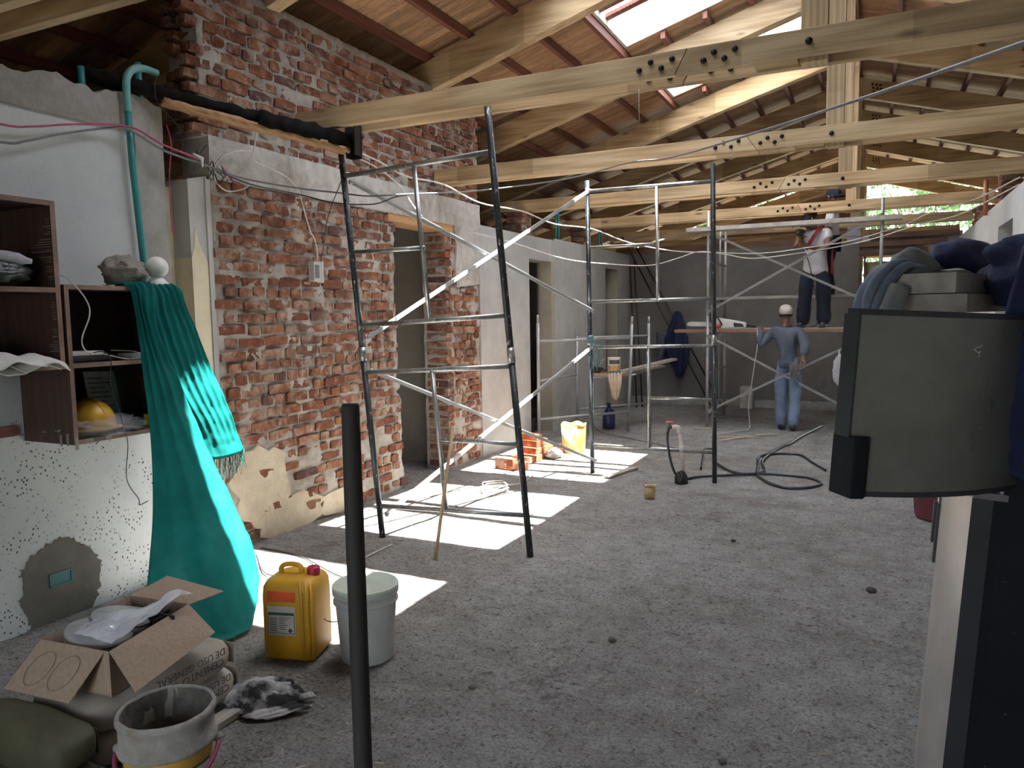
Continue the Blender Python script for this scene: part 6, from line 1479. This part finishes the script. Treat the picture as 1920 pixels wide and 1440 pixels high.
# --- worker in white on the scaffold, holding a power tool
PZ = 1.362
wb2 = thing('person', 'person in white shirt and dark trousers on the scaffold holding a drill', 'person', (-0.76, 11.18, PZ))
bn = {'pelvis': (V((-0.745, 11.19, PZ + 0.86)), (0.12, 0.10)), 'waist': (V((-0.75, 11.19, PZ + 1.02)), (0.12, 0.095)), 'chest': (V((-0.75, 11.19, PZ + 1.20)), (0.135, 0.10)),
      'nb': (V((-0.755, 11.18, PZ + 1.335)), (0.07, 0.06)), 'neck': (V((-0.785, 11.13, PZ + 1.375)), 0.052),
      'shL': (V((-0.92, 11.20, PZ + 1.29)), 0.058), 'elL': (V((-0.99, 11.06, PZ + 1.08)), 0.045), 'wrL': (V((-0.94, 10.96, PZ + 1.12)), 0.031),
      'shR': (V((-0.585, 11.18, PZ + 1.29)), 0.06), 'elR': (V((-0.60, 11.03, PZ + 1.06)), 0.047), 'wrR': (V((-0.82, 10.95, PZ + 1.08)), 0.032),
      'hipL': (V((-0.84, 11.19, PZ + 0.82)), 0.09), 'knL': (V((-0.87, 11.17, PZ + 0.44)), 0.062), 'anL': (V((-0.895, 11.19, PZ + 0.08)), 0.042), 'toL': (V((-0.93, 11.10, PZ + 0.035)), 0.03),
      'hipR': (V((-0.65, 11.19, PZ + 0.82)), 0.09), 'knR': (V((-0.63, 11.17, PZ + 0.44)), 0.062), 'anR': (V((-0.625, 11.20, PZ + 0.08)), 0.042), 'toR': (V((-0.64, 11.10, PZ + 0.035)), 0.03)}
be = [('pelvis', 'waist'), ('waist', 'chest'), ('chest', 'nb'), ('nb', 'neck'), ('chest', 'shL'), ('shL', 'elL'), ('elL', 'wrL'), ('chest', 'shR'), ('shR', 'elR'), ('elR', 'wrR'),
      ('pelvis', 'hipL'), ('hipL', 'knL'), ('knL', 'anL'), ('anL', 'toL'), ('pelvis', 'hipR'), ('hipR', 'knR'), ('knR', 'anR'), ('anR', 'toR')]
f, u, sd = head_nodes(bn, be, 'neck', (-0.835, 11.08, PZ + 1.455), (-0.75, -0.5, -0.45))
hand(bn, be, 'wrL', bn['wrL'][0], (0.3, -0.35, 0.75), (-0.2, -0.9, 0.1), (-0.9, 0.2, 0.2), 1.0, 0.9); hand(bn, be, 'wrR', bn['wrR'][0], (-0.9, -0.1, 0.3), (0.1, -0.3, 0.9), (0.0, -0.95, 0), 1.0, 0.9)
skin_mesh('body', bn, be, 'skin', wb2, 'pelvis')
face_parts(wb2, (-0.835, 11.08, PZ + 1.455), f, u, sd)
cap_(wb2, (-0.825, 11.09, PZ + 1.49), 0.088, (-0.75, -0.5, -0.3), 'hair', True)
clothes('shirt', ['shL', 'shR'], [('hem', 'hem0'), ('hem0', 'waist'), ('waist', 'chest'), ('chest', 'nb'), ('chest', 'shL'), ('shL', 'slL'), ('chest', 'shR'), ('shR', 'slR')], bn, 0.035, 'shirtw', wb2, 'chest',
        {'hem': (V((-0.745, 11.19, PZ + 0.70)), (0.19, 0.15)), 'hem0': (V((-0.745, 11.19, PZ + 0.80)), (0.182, 0.145)), 'waist': (V((-0.75, 11.19, PZ + 1.0)), (0.172, 0.135)), 'chest': (V((-0.75, 11.19, PZ + 1.20)), (0.178, 0.138)), 'nb': (V((-0.757, 11.18, PZ + 1.335)), (0.105, 0.09)), 'slL': (V((-0.965, 11.12, PZ + 1.16)), 0.078), 'slR': (V((-0.593, 11.09, PZ + 1.15)), 0.082)}, 0.03)
clothes('trousers', ['hipL', 'knL', 'hipR', 'knR'], [('waistband', 'pelvis'), ('pelvis', 'hipL'), ('hipL', 'knL'), ('knL', 'cufL'), ('pelvis', 'hipR'), ('hipR', 'knR'), ('knR', 'cufR')], bn, 0.034, 'trousers', wb2, 'pelvis',
        {'waistband': (V((-0.745, 11.19, PZ + 1.0)), (0.14, 0.115)), 'pelvis': (V((-0.745, 11.19, PZ + 0.86)), (0.15, 0.125)), 'cufL': (V((-0.895, 11.18, PZ + 0.025)), 0.10), 'cufR': (V((-0.625, 11.19, PZ + 0.025)), 0.10)}, 0.03)
shoe(wb2, (-0.885, 11.27, PZ), (-0.94, 11.03, PZ)); shoe(wb2, (-0.62, 11.27, PZ), (-0.64, 11.03, PZ))
# diagonal red strap with its hanging end
g = G(); sp = spline([(-0.64, 11.24, PZ + 1.36), (-0.68, 11.12, PZ + 1.365), (-0.73, 11.035, PZ + 1.28), (-0.80, 11.02, PZ + 1.16), (-0.86, 11.03, PZ + 1.06)], 5)
for k in range(len(sp) - 1): g.beam(sp[k], sp[k + 1], 0.05, 0.012, up=(0.3, -1, 0.2))
g.build('shoulder_strap', 'strap', wb2)
rows = [[(-0.545, 11.17, PZ + 1.05), (-0.53, 11.14, PZ + 1.05), (-0.525, 11.10, PZ + 1.05)], [(-0.55, 11.15, PZ + 0.9), (-0.53, 11.12, PZ + 0.9), (-0.52, 11.08, PZ + 0.9)], [(-0.545, 11.15, PZ + 0.74), (-0.52, 11.12, PZ + 0.72), (-0.505, 11.08, PZ + 0.73)]]
sheet('strap_tail', 'strap', rows, wb2, nu=8, nv=14, wr=0.01, thick=0.012)
dl = thing('power_drill', 'yellow and black power drill held up by the worker in white', 'drill', (-0.93, 10.93, PZ + 1.2))
MT['drilly'] = plain('drill_ochre', (0.30, 0.19, 0.06), (0.2, 0.13, 0.05), 10, 0.6)
g = G(); g.tube([(-0.915, 10.935, PZ + 1.10), (-0.925, 10.925, PZ + 1.19), (-0.93, 10.92, PZ + 1.24)], [0.026, 0.028, 0.034], 12); g.build('grip', 'drilly', dl)
g = G(); g.tube([(-0.915, 10.99, PZ + 1.285), (-0.93, 10.91, PZ + 1.28), (-0.94, 10.84, PZ + 1.275)], [0.048, 0.05, 0.045], 16); g.build('motor_housing', 'black_pl', dl)
g = G(); g.tube([(-0.94, 10.84, PZ + 1.275), (-0.945, 10.80, PZ + 1.273)], [0.033, 0.02], 12); g.build('chuck', 'brass', dl)
cable('power_cable', 'black power cord looping behind the legs of the worker in white', [(-0.90, 10.95, PZ + 1.08), (-0.82, 11.0, PZ + 0.9), (-0.745, 11.02, PZ + 0.55), (-0.70, 11.10, PZ + 0.3), (-0.66, 11.12, PZ + 0.18), (-0.72, 11.15, PZ + 0.04), (-0.80, 11.2, PZ + 0.014)], 0.006, 'blackcable', 'cord')

# --- third worker behind the tie beam, in a dark cap
QZ = 1.822
wc = thing('person', 'person in a dark cap seen above the tie beam behind the worker in white', 'person', (-0.60, 11.72, QZ))
def P3_(x, y, z): return V((-0.575 + x, 11.72 + y, QZ + z))
bn = {'pelvis': (P3_(0, 0, 0.76), (0.10, 0.11)), 'waist': (P3_(0, 0, 0.92), (0.09, 0.105)), 'chest': (P3_(0.0, 0, 1.08), (0.10, 0.12)), 'nb': (P3_(0.005, 0, 1.20), 0.065), 'neck': (P3_(0.01, 0, 1.255), 0.05),
      'shL': (P3_(0.0, -0.15, 1.15), 0.053), 'elL': (P3_(-0.03, -0.17, 0.92), 0.042), 'wrL': (P3_(-0.12, -0.10, 0.78), 0.03), 'shR': (P3_(0.0, 0.14, 1.15), 0.053), 'elR': (P3_(-0.03, 0.15, 0.92), 0.042), 'wrR': (P3_(-0.14, 0.05, 0.80), 0.03),
      'hipL': (P3_(0, -0.085, 0.72), 0.08), 'knL': (P3_(-0.06, -0.09, 0.40), 0.056), 'anL': (P3_(0.0, -0.09, 0.08), 0.04), 'toL': (P3_(-0.1, -0.09, 0.035), 0.03), 'hipR': (P3_(0, 0.085, 0.72), 0.08), 'knR': (P3_(-0.06, 0.09, 0.40), 0.056), 'anR': (P3_(0.0, 0.09, 0.08), 0.04), 'toR': (P3_(-0.1, 0.09, 0.035), 0.03)}
f, u, sd = head_nodes(bn, be[:0] or [], 'neck', P3_(0.015, -0.03, 1.36), (-0.5, -0.86, -0.1))
be3 = [('pelvis', 'waist'), ('waist', 'chest'), ('chest', 'nb'), ('nb', 'neck'), ('neck', 'jaw'), ('jaw', 'mid'), ('mid', 'crown'), ('crown', 'top'), ('chest', 'shL'), ('shL', 'elL'), ('elL', 'wrL'), ('chest', 'shR'), ('shR', 'elR'), ('elR', 'wrR'),
       ('pelvis', 'hipL'), ('hipL', 'knL'), ('knL', 'anL'), ('anL', 'toL'), ('pelvis', 'hipR'), ('hipR', 'knR'), ('knR', 'anR'), ('anR', 'toR')]
hand(bn, be3, 'wrL', bn['wrL'][0], (-0.8, 0.2, -0.4), (0, -0.5, 0.6), (-0.3, -0.8, 0), 1.0, 0.6); hand(bn, be3, 'wrR', bn['wrR'][0], (-0.8, -0.2, -0.4), (0, -0.5, 0.6), (-0.3, 0.8, 0), 1.0, 0.6)
skin_mesh('body', bn, be3, 'skin', wc, 'pelvis')
face_parts(wc, P3_(0.015, -0.03, 1.36), f, u, sd)
cap_(wc, P3_(0.018, -0.025, 1.395), 0.088, (0.8, -0.45, 0), 'trousers', True)
clothes('shirt', ['shL', 'elL', 'shR', 'elR'], [('hem', 'waist'), ('waist', 'chest'), ('chest', 'nb'), ('chest', 'shL'), ('shL', 'elL'), ('chest', 'shR'), ('shR', 'elR')], bn, 0.026, 'shirtw', wc, 'chest',
        {'hem': (P3_(0, 0, 0.62), (0.125, 0.14)), 'waist': (P3_(0, 0, 0.92), (0.12, 0.135)), 'chest': (P3_(0, 0, 1.08), (0.13, 0.15)), 'nb': (P3_(0.005, 0, 1.2), 0.09)}, 0.02)
clothes('trousers', ['hipL', 'knL', 'hipR', 'knR'], [('pelvis', 'hipL'), ('hipL', 'knL'), ('knL', 'cufL'), ('pelvis', 'hipR'), ('hipR', 'knR'), ('knR', 'cufR')], bn, 0.022, 'trousers', wc, 'pelvis',
        {'pelvis': (P3_(0, 0, 0.78), (0.125, 0.135)), 'cufL': (P3_(0, -0.09, 0.08), 0.07), 'cufR': (P3_(0, 0.09, 0.08), 0.07)}, 0.02)
shoe(wc, P3_(0.06, -0.09, 0), P3_(-0.17, -0.09, 0)); shoe(wc, P3_(0.06, 0.09, 0), P3_(-0.17, 0.09, 0))
# ------------------------------------------------------------------ refrigerator at the right
def fridge_mat(name, base, rough, metal, speck=0.0):
    m, t, b = nt(name)
    co = coords(t)
    col = ramp(t, noise_node(t, co, 3, 7, 0.6), [(0.35, tuple(x * 0.72 for x in base)), (0.65, base)])
    if speck:
        vo = new(t, 'ShaderNodeTexVoronoi'); vo.inputs['Scale'].default_value = 42; t.links.new(co, vo.inputs['Vector'])
        d = ramp(t, vo.outputs['Distance'], [(0.05, (1, 1, 1)), (0.11, (0, 0, 0))])
        gt = ramp(t, noise_node(t, co, 60, 2), [(0.60, (0, 0, 0)), (0.63, (1, 1, 1))])
        col = mixc(t, math_node(t, 'MULTIPLY', d, gt), col, (0.35, 0.36, 0.38))
    t.links.new(col, b.inputs['Base Color']); b.inputs['Roughness'].default_value = rough; b.inputs['Metallic'].default_value = metal
    rg = ramp(t, noise_node(t, co, 9, 6), [(0.3, (rough * 0.8,) * 3), (0.7, (min(1, rough * 1.25),) * 3)]); t.links.new(rg, b.inputs['Roughness'])
    return m
MT['door_dark'] = fridge_mat('dark_steel_door', (0.30, 0.295, 0.27), 0.34, 0.75)
MT['door_light'] = fridge_mat('pale_steel_door', (0.50, 0.47, 0.44), 0.36, 0.35)
MT['side_dark'] = fridge_mat('black_side_panel', (0.010, 0.013, 0.019), 0.55, 0.0, 1.0)
MT['side_dark'].node_tree.nodes['Principled BSDF'].inputs['Specular IOR Level'].default_value = 0.2
MT['trim_dark'] = plain('dark_trim', (0.035, 0.037, 0.045), rough=0.4)
fr = thing('refrigerator', 'dark two door refrigerator with its curved freezer door swung open', 'refrigerator', (0.20, 2.46, 0.0), (0, radians(3.4), 0))
fr['_o'] = [0, 0, 0]
def B(g_, nm, mat, par=fr, **k): return g_.build(nm, mat, par, world=False, **k)
g = G(); g.box(0.075, 0.62, 0.0, 0.004, 0.03, 1.585); g.box(0.075, 0.62, 0.576, 0.58, 0.03, 1.585); B(g, 'side_panel', 'side_dark')
g = G(); g.box(0.07, 0.62, 0.004, 0.576, 0.03, 1.08); B(g, 'lower_cabinet', 'trim_dark')
g = G(); g.box(0.58, 0.62, 0.004, 0.576, 1.08, 1.585); g.box(0.07, 0.62, 0.004, 0.576, 1.55, 1.585); g.box(0.075, 0.58, 0.004, 0.03, 1.08, 1.55); g.box(0.075, 0.58, 0.55, 0.576, 1.08, 1.55); B(g, 'freezer_cabinet', 'trim_dark')
g = G(); g.box(0.08, 0.575, 0.032, 0.548, 1.082, 1.10); g.box(0.57, 0.578, 0.032, 0.548, 1.10, 1.548); B(g, 'freezer_liner', 'white_pl')
def curved_slab(L, th_, bulge, z0, z1, n=20):
    """slab along +y of length L, outer face bulging towards -x, inner face at x = th"""
    o_ = [(-bulge * sin(pi * k / n) ** 0.8, L * k / n) for k in range(n + 1)]
    return o_ + [(th_, L), (th_, 0.0)]
g = G(); g.prism(curved_slab(0.58, 0.05, 0.045, 0, 0), 'z', 0.06, 1.065); ld = B(g, 'fridge_door', 'door_light')
g = G(); g.box(0.05, 0.075, 0.002, 0.578, 0.06, 1.065); B(g, 'door_gasket', 'side_dark')
g = G(); g.box(0.0, 0.052, -0.003, 0.0, 0.055, 1.07); B(g, 'door_edge', 'trim_dark')
# grip at the far edge of the lower door
g = G(); g.box(-0.052, -0.012, 0.36, 0.50, 0.95, 1.05); hd = B(g, 'door_grip', 'chrome', bevel=0.01)
g = G(); g.box(-0.058, -0.03, 0.40, 0.43, 0.81, 0.95); g.box(-0.05, -0.03, 0.37, 0.40, 0.75, 0.95); B(g, 'grip_lever', 'trim_dark')
for (a, b_, z) in ((0.0, 0.06, 0.99), ):
    g = G(); g.box(0.0, 0.085, -0.01, 0.05, 1.066, 1.085); g.lathe([(0, -0.02), (0.012, -0.02), (0.012, 0.03), (0, 0.03)], (0.02, 0.015, 1.085), 12); B(g, 'hinge', 'chrome')
# freezer door, swung open about the near hinge
fd = bpy.data.objects.new('freezer_door', None); COL.objects.link(fd); fd.parent = fr; fd['_o'] = [0, 0, 0]
fd.location = (0.10, 0.0, 1.098); fd.rotation_euler = (0, 0, radians(131))
dl_ = G(); dl_.prism(curved_slab(0.565, 0.04, 0.05, 0, 0), 'z', 0.02, 0.475); dm = B(dl_, 'door_skin', 'door_dark', fd)
g = G(); poly = curved_slab(0.567, 0.042, 0.051, 0, 0); g.prism(poly, 'z', 0.473, 0.488); B(g, 'top_trim', 'trim_dark', fd)
g = G(); g.prism(poly, 'z', 0.008, 0.022); B(g, 'bottom_trim', 'trim_dark', fd)
g = G(); g.box(0.04, 0.052, 0.02, 0.55, 0.03, 0.46); B(g, 'door_liner', 'white_pl', fd)
g = G(); g.prism([(0.055, 0.57), (-0.03, 0.57), (-0.035, 0.535), (-0.02, 0.515), (0.055, 0.515)], 'z', 0.006, 0.165); B(g, 'handle_block', 'side_dark', fd, bevel=0.004)
g = G(); g.box(-0.004, 0.05, 0.563, 0.570, 0.16, 0.475); B(g, 'edge_strip', 'trim_dark', fd)
MT['mark'] = plain('white_mark', (0.7, 0.7, 0.7), rough=0.5)
g = G(); xm = -0.0488; ym = 0.235; zm = 0.395
def stroke(g_, a, b_): g_.beam((xm, ym + a[0], zm + a[1]), (xm + 0.001, ym + b_[0], zm + b_[1]), 0.0016, 0.0026, up=(1, 0, 0))
stroke(g, (-0.012, 0.010), (0.016, 0.0)); stroke(g, (0.016, 0.0), (-0.006, -0.011)); stroke(g, (-0.006, -0.004), (-0.003, -0.012)); stroke(g, (-0.007, -0.016), (-0.004, -0.018))
B(g, 'door_mark', 'mark', fd)

# boards and clothes on top of the refrigerator
MT['greywood2'] = wood('dusty_board', (0.40, 0.38, 0.34), (0.27, 0.25, 0.225), (8, 8, 8), knots=False)
bd = Vector((0.36, 0.93, 0)).normalized(); bs = Vector((bd.y, -bd.x, 0)); Pb = Vector((0.012, 2.47, 0)) + bs * 0.10
g = G(); g.beam(Pb + bd * 0.03 + bs * 0.02 + Vector((0, 0, 1.614)), Pb + bd * 1.3 + bs * 0.02 + Vector((0, 0, 1.614)), 0.20, 0.052); g.jitter(0.003, 8)
tag(g.build('thick_board', 'greywood2', loc=(0.1, 2.5, 1.588)), 'thick dusty board lying on the refrigerator, under the grey plank', 'board')
g = G(); g.beam(Pb + Vector((0, 0, 1.670)), Pb + bd * 1.3 + Vector((0, 0, 1.670)), 0.20, 0.056); g.jitter(0.002, 8, 4)
tag(g.build('grey_plank', 'greywood2', loc=(0.1, 2.5, 1.642)), 'upper grey plank on the refrigerator carrying the old clothes', 'plank')
MT['denim'] = plain('faded_denim', (0.17, 0.21, 0.27), (0.09, 0.12, 0.17), 6, 0.95, b_strength=0.4, b_scale=16, b_dist=0.01)
MT['denim2'] = plain('grey_denim', (0.20, 0.22, 0.21), (0.12, 0.135, 0.135), 5, 0.95, b_strength=0.4, b_scale=16, b_dist=0.01)
MT['navy2'] = plain('navy_workwear', (0.010, 0.020, 0.065), (0.005, 0.009, 0.034), 5, 0.9, b_strength=0.5, b_scale=14, b_dist=0.02)
je = thing('jeans', 'faded grey blue jeans draped over the end of the grey plank', 'jeans', (0.08, 2.55, 1.70))
g = G(); lump(g, (0.105, 2.60, 1.715), (0.06, 0.12, 0.066), 3, 0.18, 2.0, 30, 20, flat=1.699, ridge=False, rot=-0.36); g.build('waist_bundle', 'denim2', je)
rows = [[(0.13, 2.52, 1.72), (0.08, 2.50, 1.735), (0.04, 2.56, 1.72)], [(0.08, 2.46, 1.715), (0.03, 2.45, 1.72), (0.0, 2.52, 1.71)], [(0.035, 2.43, 1.65), (-0.01, 2.425, 1.65), (-0.045, 2.48, 1.65)], [(0.01, 2.42, 1.55), (-0.03, 2.42, 1.545), (-0.06, 2.47, 1.55)], [(0.0, 2.42, 1.47), (-0.035, 2.42, 1.465), (-0.06, 2.47, 1.47)]]
sheet('leg', 'denim', rows, je, nu=18, nv=30, wr=0.012, fold=0.012, nf=3, seed=2, thick=0.014)
g = G(); g.tube(spline([(0.06, 2.43, 1.66), (0.045, 2.41, 1.61), (0.025, 2.40, 1.55), (0.03, 2.40, 1.47)], 5), [0.03] * 8 + [0.034] * 8, 12, caps=False); o = g.build('rolled_leg', 'denim2', je); s_ = o.modifiers.new('solid', 'SOLIDIFY'); s_.thickness = 0.005
rows = [[(0.17, 2.58, 1.705), (0.15, 2.64, 1.71), (0.12, 2.70, 1.705)], [(0.23, 2.70, 1.712), (0.21, 2.76, 1.72), (0.18, 2.82, 1.71)], [(0.28, 2.84, 1.705), (0.26, 2.88, 1.71), (0.23, 2.92, 1.705)]]
sheet('spread_leg', 'denim2', rows, je, nu=14, nv=18, wr=0.008, seed=6, thick=0.012)
g = G(); lump(g, (0.27, 3.02, 1.76), (0.09, 0.24, 0.075), 8, 0.16, 1.8, 32, 22, flat=1.699, ridge=False, rot=-0.36)
tag(g.build('work_trousers', 'navy', loc=(0.27, 3.0, 1.70)), 'dark navy trousers bundled on the grey plank behind the jeans', 'trousers')
g = G(); lump(g, (0.50, 2.70, 1.70), (0.22, 0.17, 0.13), 12, 0.18, 2.0, 40, 28, flat=1.60, ridge=False, rot=0.3)
tag(g.build('work_jacket', 'navy2', loc=(0.5, 2.7, 1.60)), 'blue work jacket heaped on the refrigerator above the hanging coat', 'jacket')
ct = thing('hanging_coat', 'dark navy coat hanging down the side of the refrigerator', 'coat', (0.42, 2.43, 1.1))
rows = [[(0.36, 2.46, 1.765), (0.45, 2.47, 1.775), (0.56, 2.47, 1.77), (0.68, 2.48, 1.76)], [(0.345, 2.425, 1.70), (0.44, 2.40, 1.715), (0.55, 2.40, 1.715), (0.68, 2.42, 1.71)],
        [(0.315, 2.42, 1.55), (0.42, 2.38, 1.54), (0.54, 2.38, 1.54), (0.68, 2.41, 1.54)], [(0.30, 2.42, 1.38), (0.41, 2.385, 1.37), (0.53, 2.385, 1.37), (0.67, 2.41, 1.37)], [(0.288, 2.425, 1.20), (0.40, 2.39, 1.165), (0.52, 2.39, 1.15), (0.66, 2.41, 1.15)], [(0.29, 2.43, 1.165), (0.40, 2.40, 1.12), (0.52, 2.40, 1.105), (0.66, 2.42, 1.105)]]
sheet('cloth', 'navy', rows, ct, nu=30, nv=50, wr=0.014, fold=0.016, nf=3, seed=9, thick=0.012)
for k in range(2):
    g = G(); g.lathe([(0, 0.0), (0.007, 0.0), (0.008, 0.003), (0.004, 0.004), (0, 0.003)], n=14, M=Matrix.Translation((0.375 + 0.018 * k, 2.375, 1.185)) @ Matrix.Rotation(pi / 2, 4, 'X')); g.build('button', 'chrome', ct)
mb = thing('maroon_tub', 'maroon plastic tub on the floor behind the refrigerator', 'tub', (0.50, 6.5, 0.0))
MT['maroon'] = plain('maroon_plastic', (0.26, 0.06, 0.085), (0.2, 0.045, 0.065), 4, 0.45)
g = G(); g.lathe([(0.0, 0.0), (0.17, 0.0), (0.185, 0.02), (0.20, 0.20), (0.215, 0.21), (0.20, 0.22), (0.18, 0.03), (0.0, 0.025)], (0.50, 6.5, 0.004), 30); g.build('body', 'maroon', mb)
g = G(); g.lathe([(0.198, 0.205), (0.218, 0.21), (0.218, 0.222), (0.196, 0.222)], (0.50, 6.5, 0.004), 30); g.build('rim', 'maroon', mb)
pb = thing('plastic_bag', 'pale translucent plastic bag hanging from the scaffold brace', 'bag', (-0.42, 10.55, 0.85))
g = G(); lump(g, (-0.40, 10.52, 0.83), (0.06, 0.05, 0.16), 5, 0.3, 2.5); g.build('sack', 'film2', pb); g = G(); g.tube([(-0.40, 10.52, 0.95), (-0.40, 10.56, 1.05), (-0.40, 10.57, 1.09)], [0.02, 0.01, 0.006], 8); g.build('tied_neck', 'film2', pb)

# ------------------------------------------------------------------ outside: ground, trees
MT['grass'] = plain('grass', (0.13, 0.13, 0.085), (0.09, 0.09, 0.06), 2, 0.95)
g = G(); g.box(-40, 40, -25, 60, -0.3, -0.12); struct(g.build('ground', 'grass'))
MT['leaf'] = plain('leaf_green', (0.10, 0.19, 0.05), (0.05, 0.10, 0.03), 1.2, 0.6, transl=0.35, rnd=(0.8, 1.2))
MT['leafy'] = plain('leaf_yellow_green', (0.30, 0.34, 0.06), (0.16, 0.22, 0.05), 1.2, 0.6, transl=0.35)
MT['bark'] = wood('bark', (0.14, 0.10, 0.07), (0.08, 0.055, 0.04), (8, 8, 1), knots=False)
def leaf_at(g, c, d, L, w, r):
    d = d.normalized(); s_ = d.cross(Vector((r.uniform(-1, 1), r.uniform(-1, 1), r.uniform(-1, 1)))); s_ = s_.normalized() if s_.length > 1e-6 else Vector((1, 0, 0))
    g.add([c, c + d * L * 0.45 + s_ * w, c + d * L, c + d * L * 0.45 - s_ * w], [(0, 1, 2, 3)])
def tree(name, label, x, y, h, spread, seed, n=2600, mat='leaf', low=0.25):
    r = random.Random(seed)
    root = thing(name, label, 'tree', (x, y, -0.12), group='trees beyond the roof')
    g = G(); g.tube([(x, y, -0.15), (x + 0.1, y, h * 0.35), (x - 0.1, y + 0.1, h * 0.7)], [0.14, 0.11, 0.05], 8)
    for k in range(6):
        a = r.uniform(0, 2 * pi); z0 = h * r.uniform(0.25, 0.6); g.tube([(x, y, z0), (x + cos(a) * spread * 0.6, y + sin(a) * spread * 0.6, z0 + h * 0.2)], [0.05, 0.02], 6)
    g.build('trunk', 'bark', root)
    g = G(); cl = [(Vector((x + max(-1, min(1, r.gauss(0, 0.5))) * spread, y + max(-1, min(1, r.gauss(0, 0.5))) * spread, h * r.uniform(low, 1.0))), r.uniform(0.4, 0.9)) for _ in range(22)]
    for k in range(n):
        c, rad = r.choice(cl); q = Vector((r.gauss(0, 1), r.gauss(0, 1), r.gauss(0, 0.8))).normalized() * rad * r.uniform(0.4, 1.0)
        leaf_at(g, c + q, q + Vector((0, 0, r.uniform(-1, 0.3))), r.uniform(0.14, 0.3), r.uniform(0.04, 0.08), r)
    stuff(g.build('foliage', mat, root, fixn=False)); return root
TREES = [('broad_tree', 'leafy green tree seen beyond the roof end, beside the king posts', 1.0, 28.0, 7.5, 2.2, 1), ('broad_tree', 'dense green tree far behind the window opening in the end wall', 4.0, 32.5, 8.0, 2.2, 2),
         ('broad_tree', 'leafy tree beyond the end wall, above the blue jacket', -5.2, 26.0, 6.0, 2.2, 3), ('broad_tree', 'leafy tree far beyond the end wall, above the worker in slate blue', -2.2, 32.5, 8.0, 2.4, 4), ('broad_tree', 'leafy tree far beyond the right wall', 7.2, 26.0, 6.5, 2.2, 5)]
for t_ in TREES: tree(*t_)
pm = thing('palm', 'bright yellow green palm outside the window opening', 'palm', (0.9, 24.2, -0.12))
g = G(); g.tube([(0.9, 24.2, -0.15), (0.9, 24.2, 0.9)], [0.12, 0.09], 8); g.build('trunk', 'bark', pm)
r_ = random.Random(3)
for k in range(16):
    a = 2 * pi * k / 16 + r_.uniform(-.2, .2); e = r_.uniform(0.5, 1.25); L = r_.uniform(1.4, 2.1); g = G()
    sp = [Vector((0.9, 24.2, 0.9)) + Vector((cos(a) * cos(e) * t * L, sin(a) * cos(e) * t * L, sin(e) * t * L - 0.45 * t * t * L)) for t in (0, .25, .5, .75, 1)]
    P = spline(sp, 4); g.tube(P, 0.008, 4)
    for i in range(2, len(P)):
        d = (P[i] - P[i - 1]).normalized(); s_ = d.cross(Vector((0, 0, 1))).normalized()
        for sg in (-1, 1): leaf_at(g, P[i], s_ * sg + d * 0.7 - Vector((0, 0, 0.35)), 0.45, 0.035, r_)
    g.build('frond', 'leafy', pm, fixn=False)
# ------------------------------------------------------------------ clean up helper properties
for ob in bpy.data.objects:
    if '_o' in ob: del ob['_o']
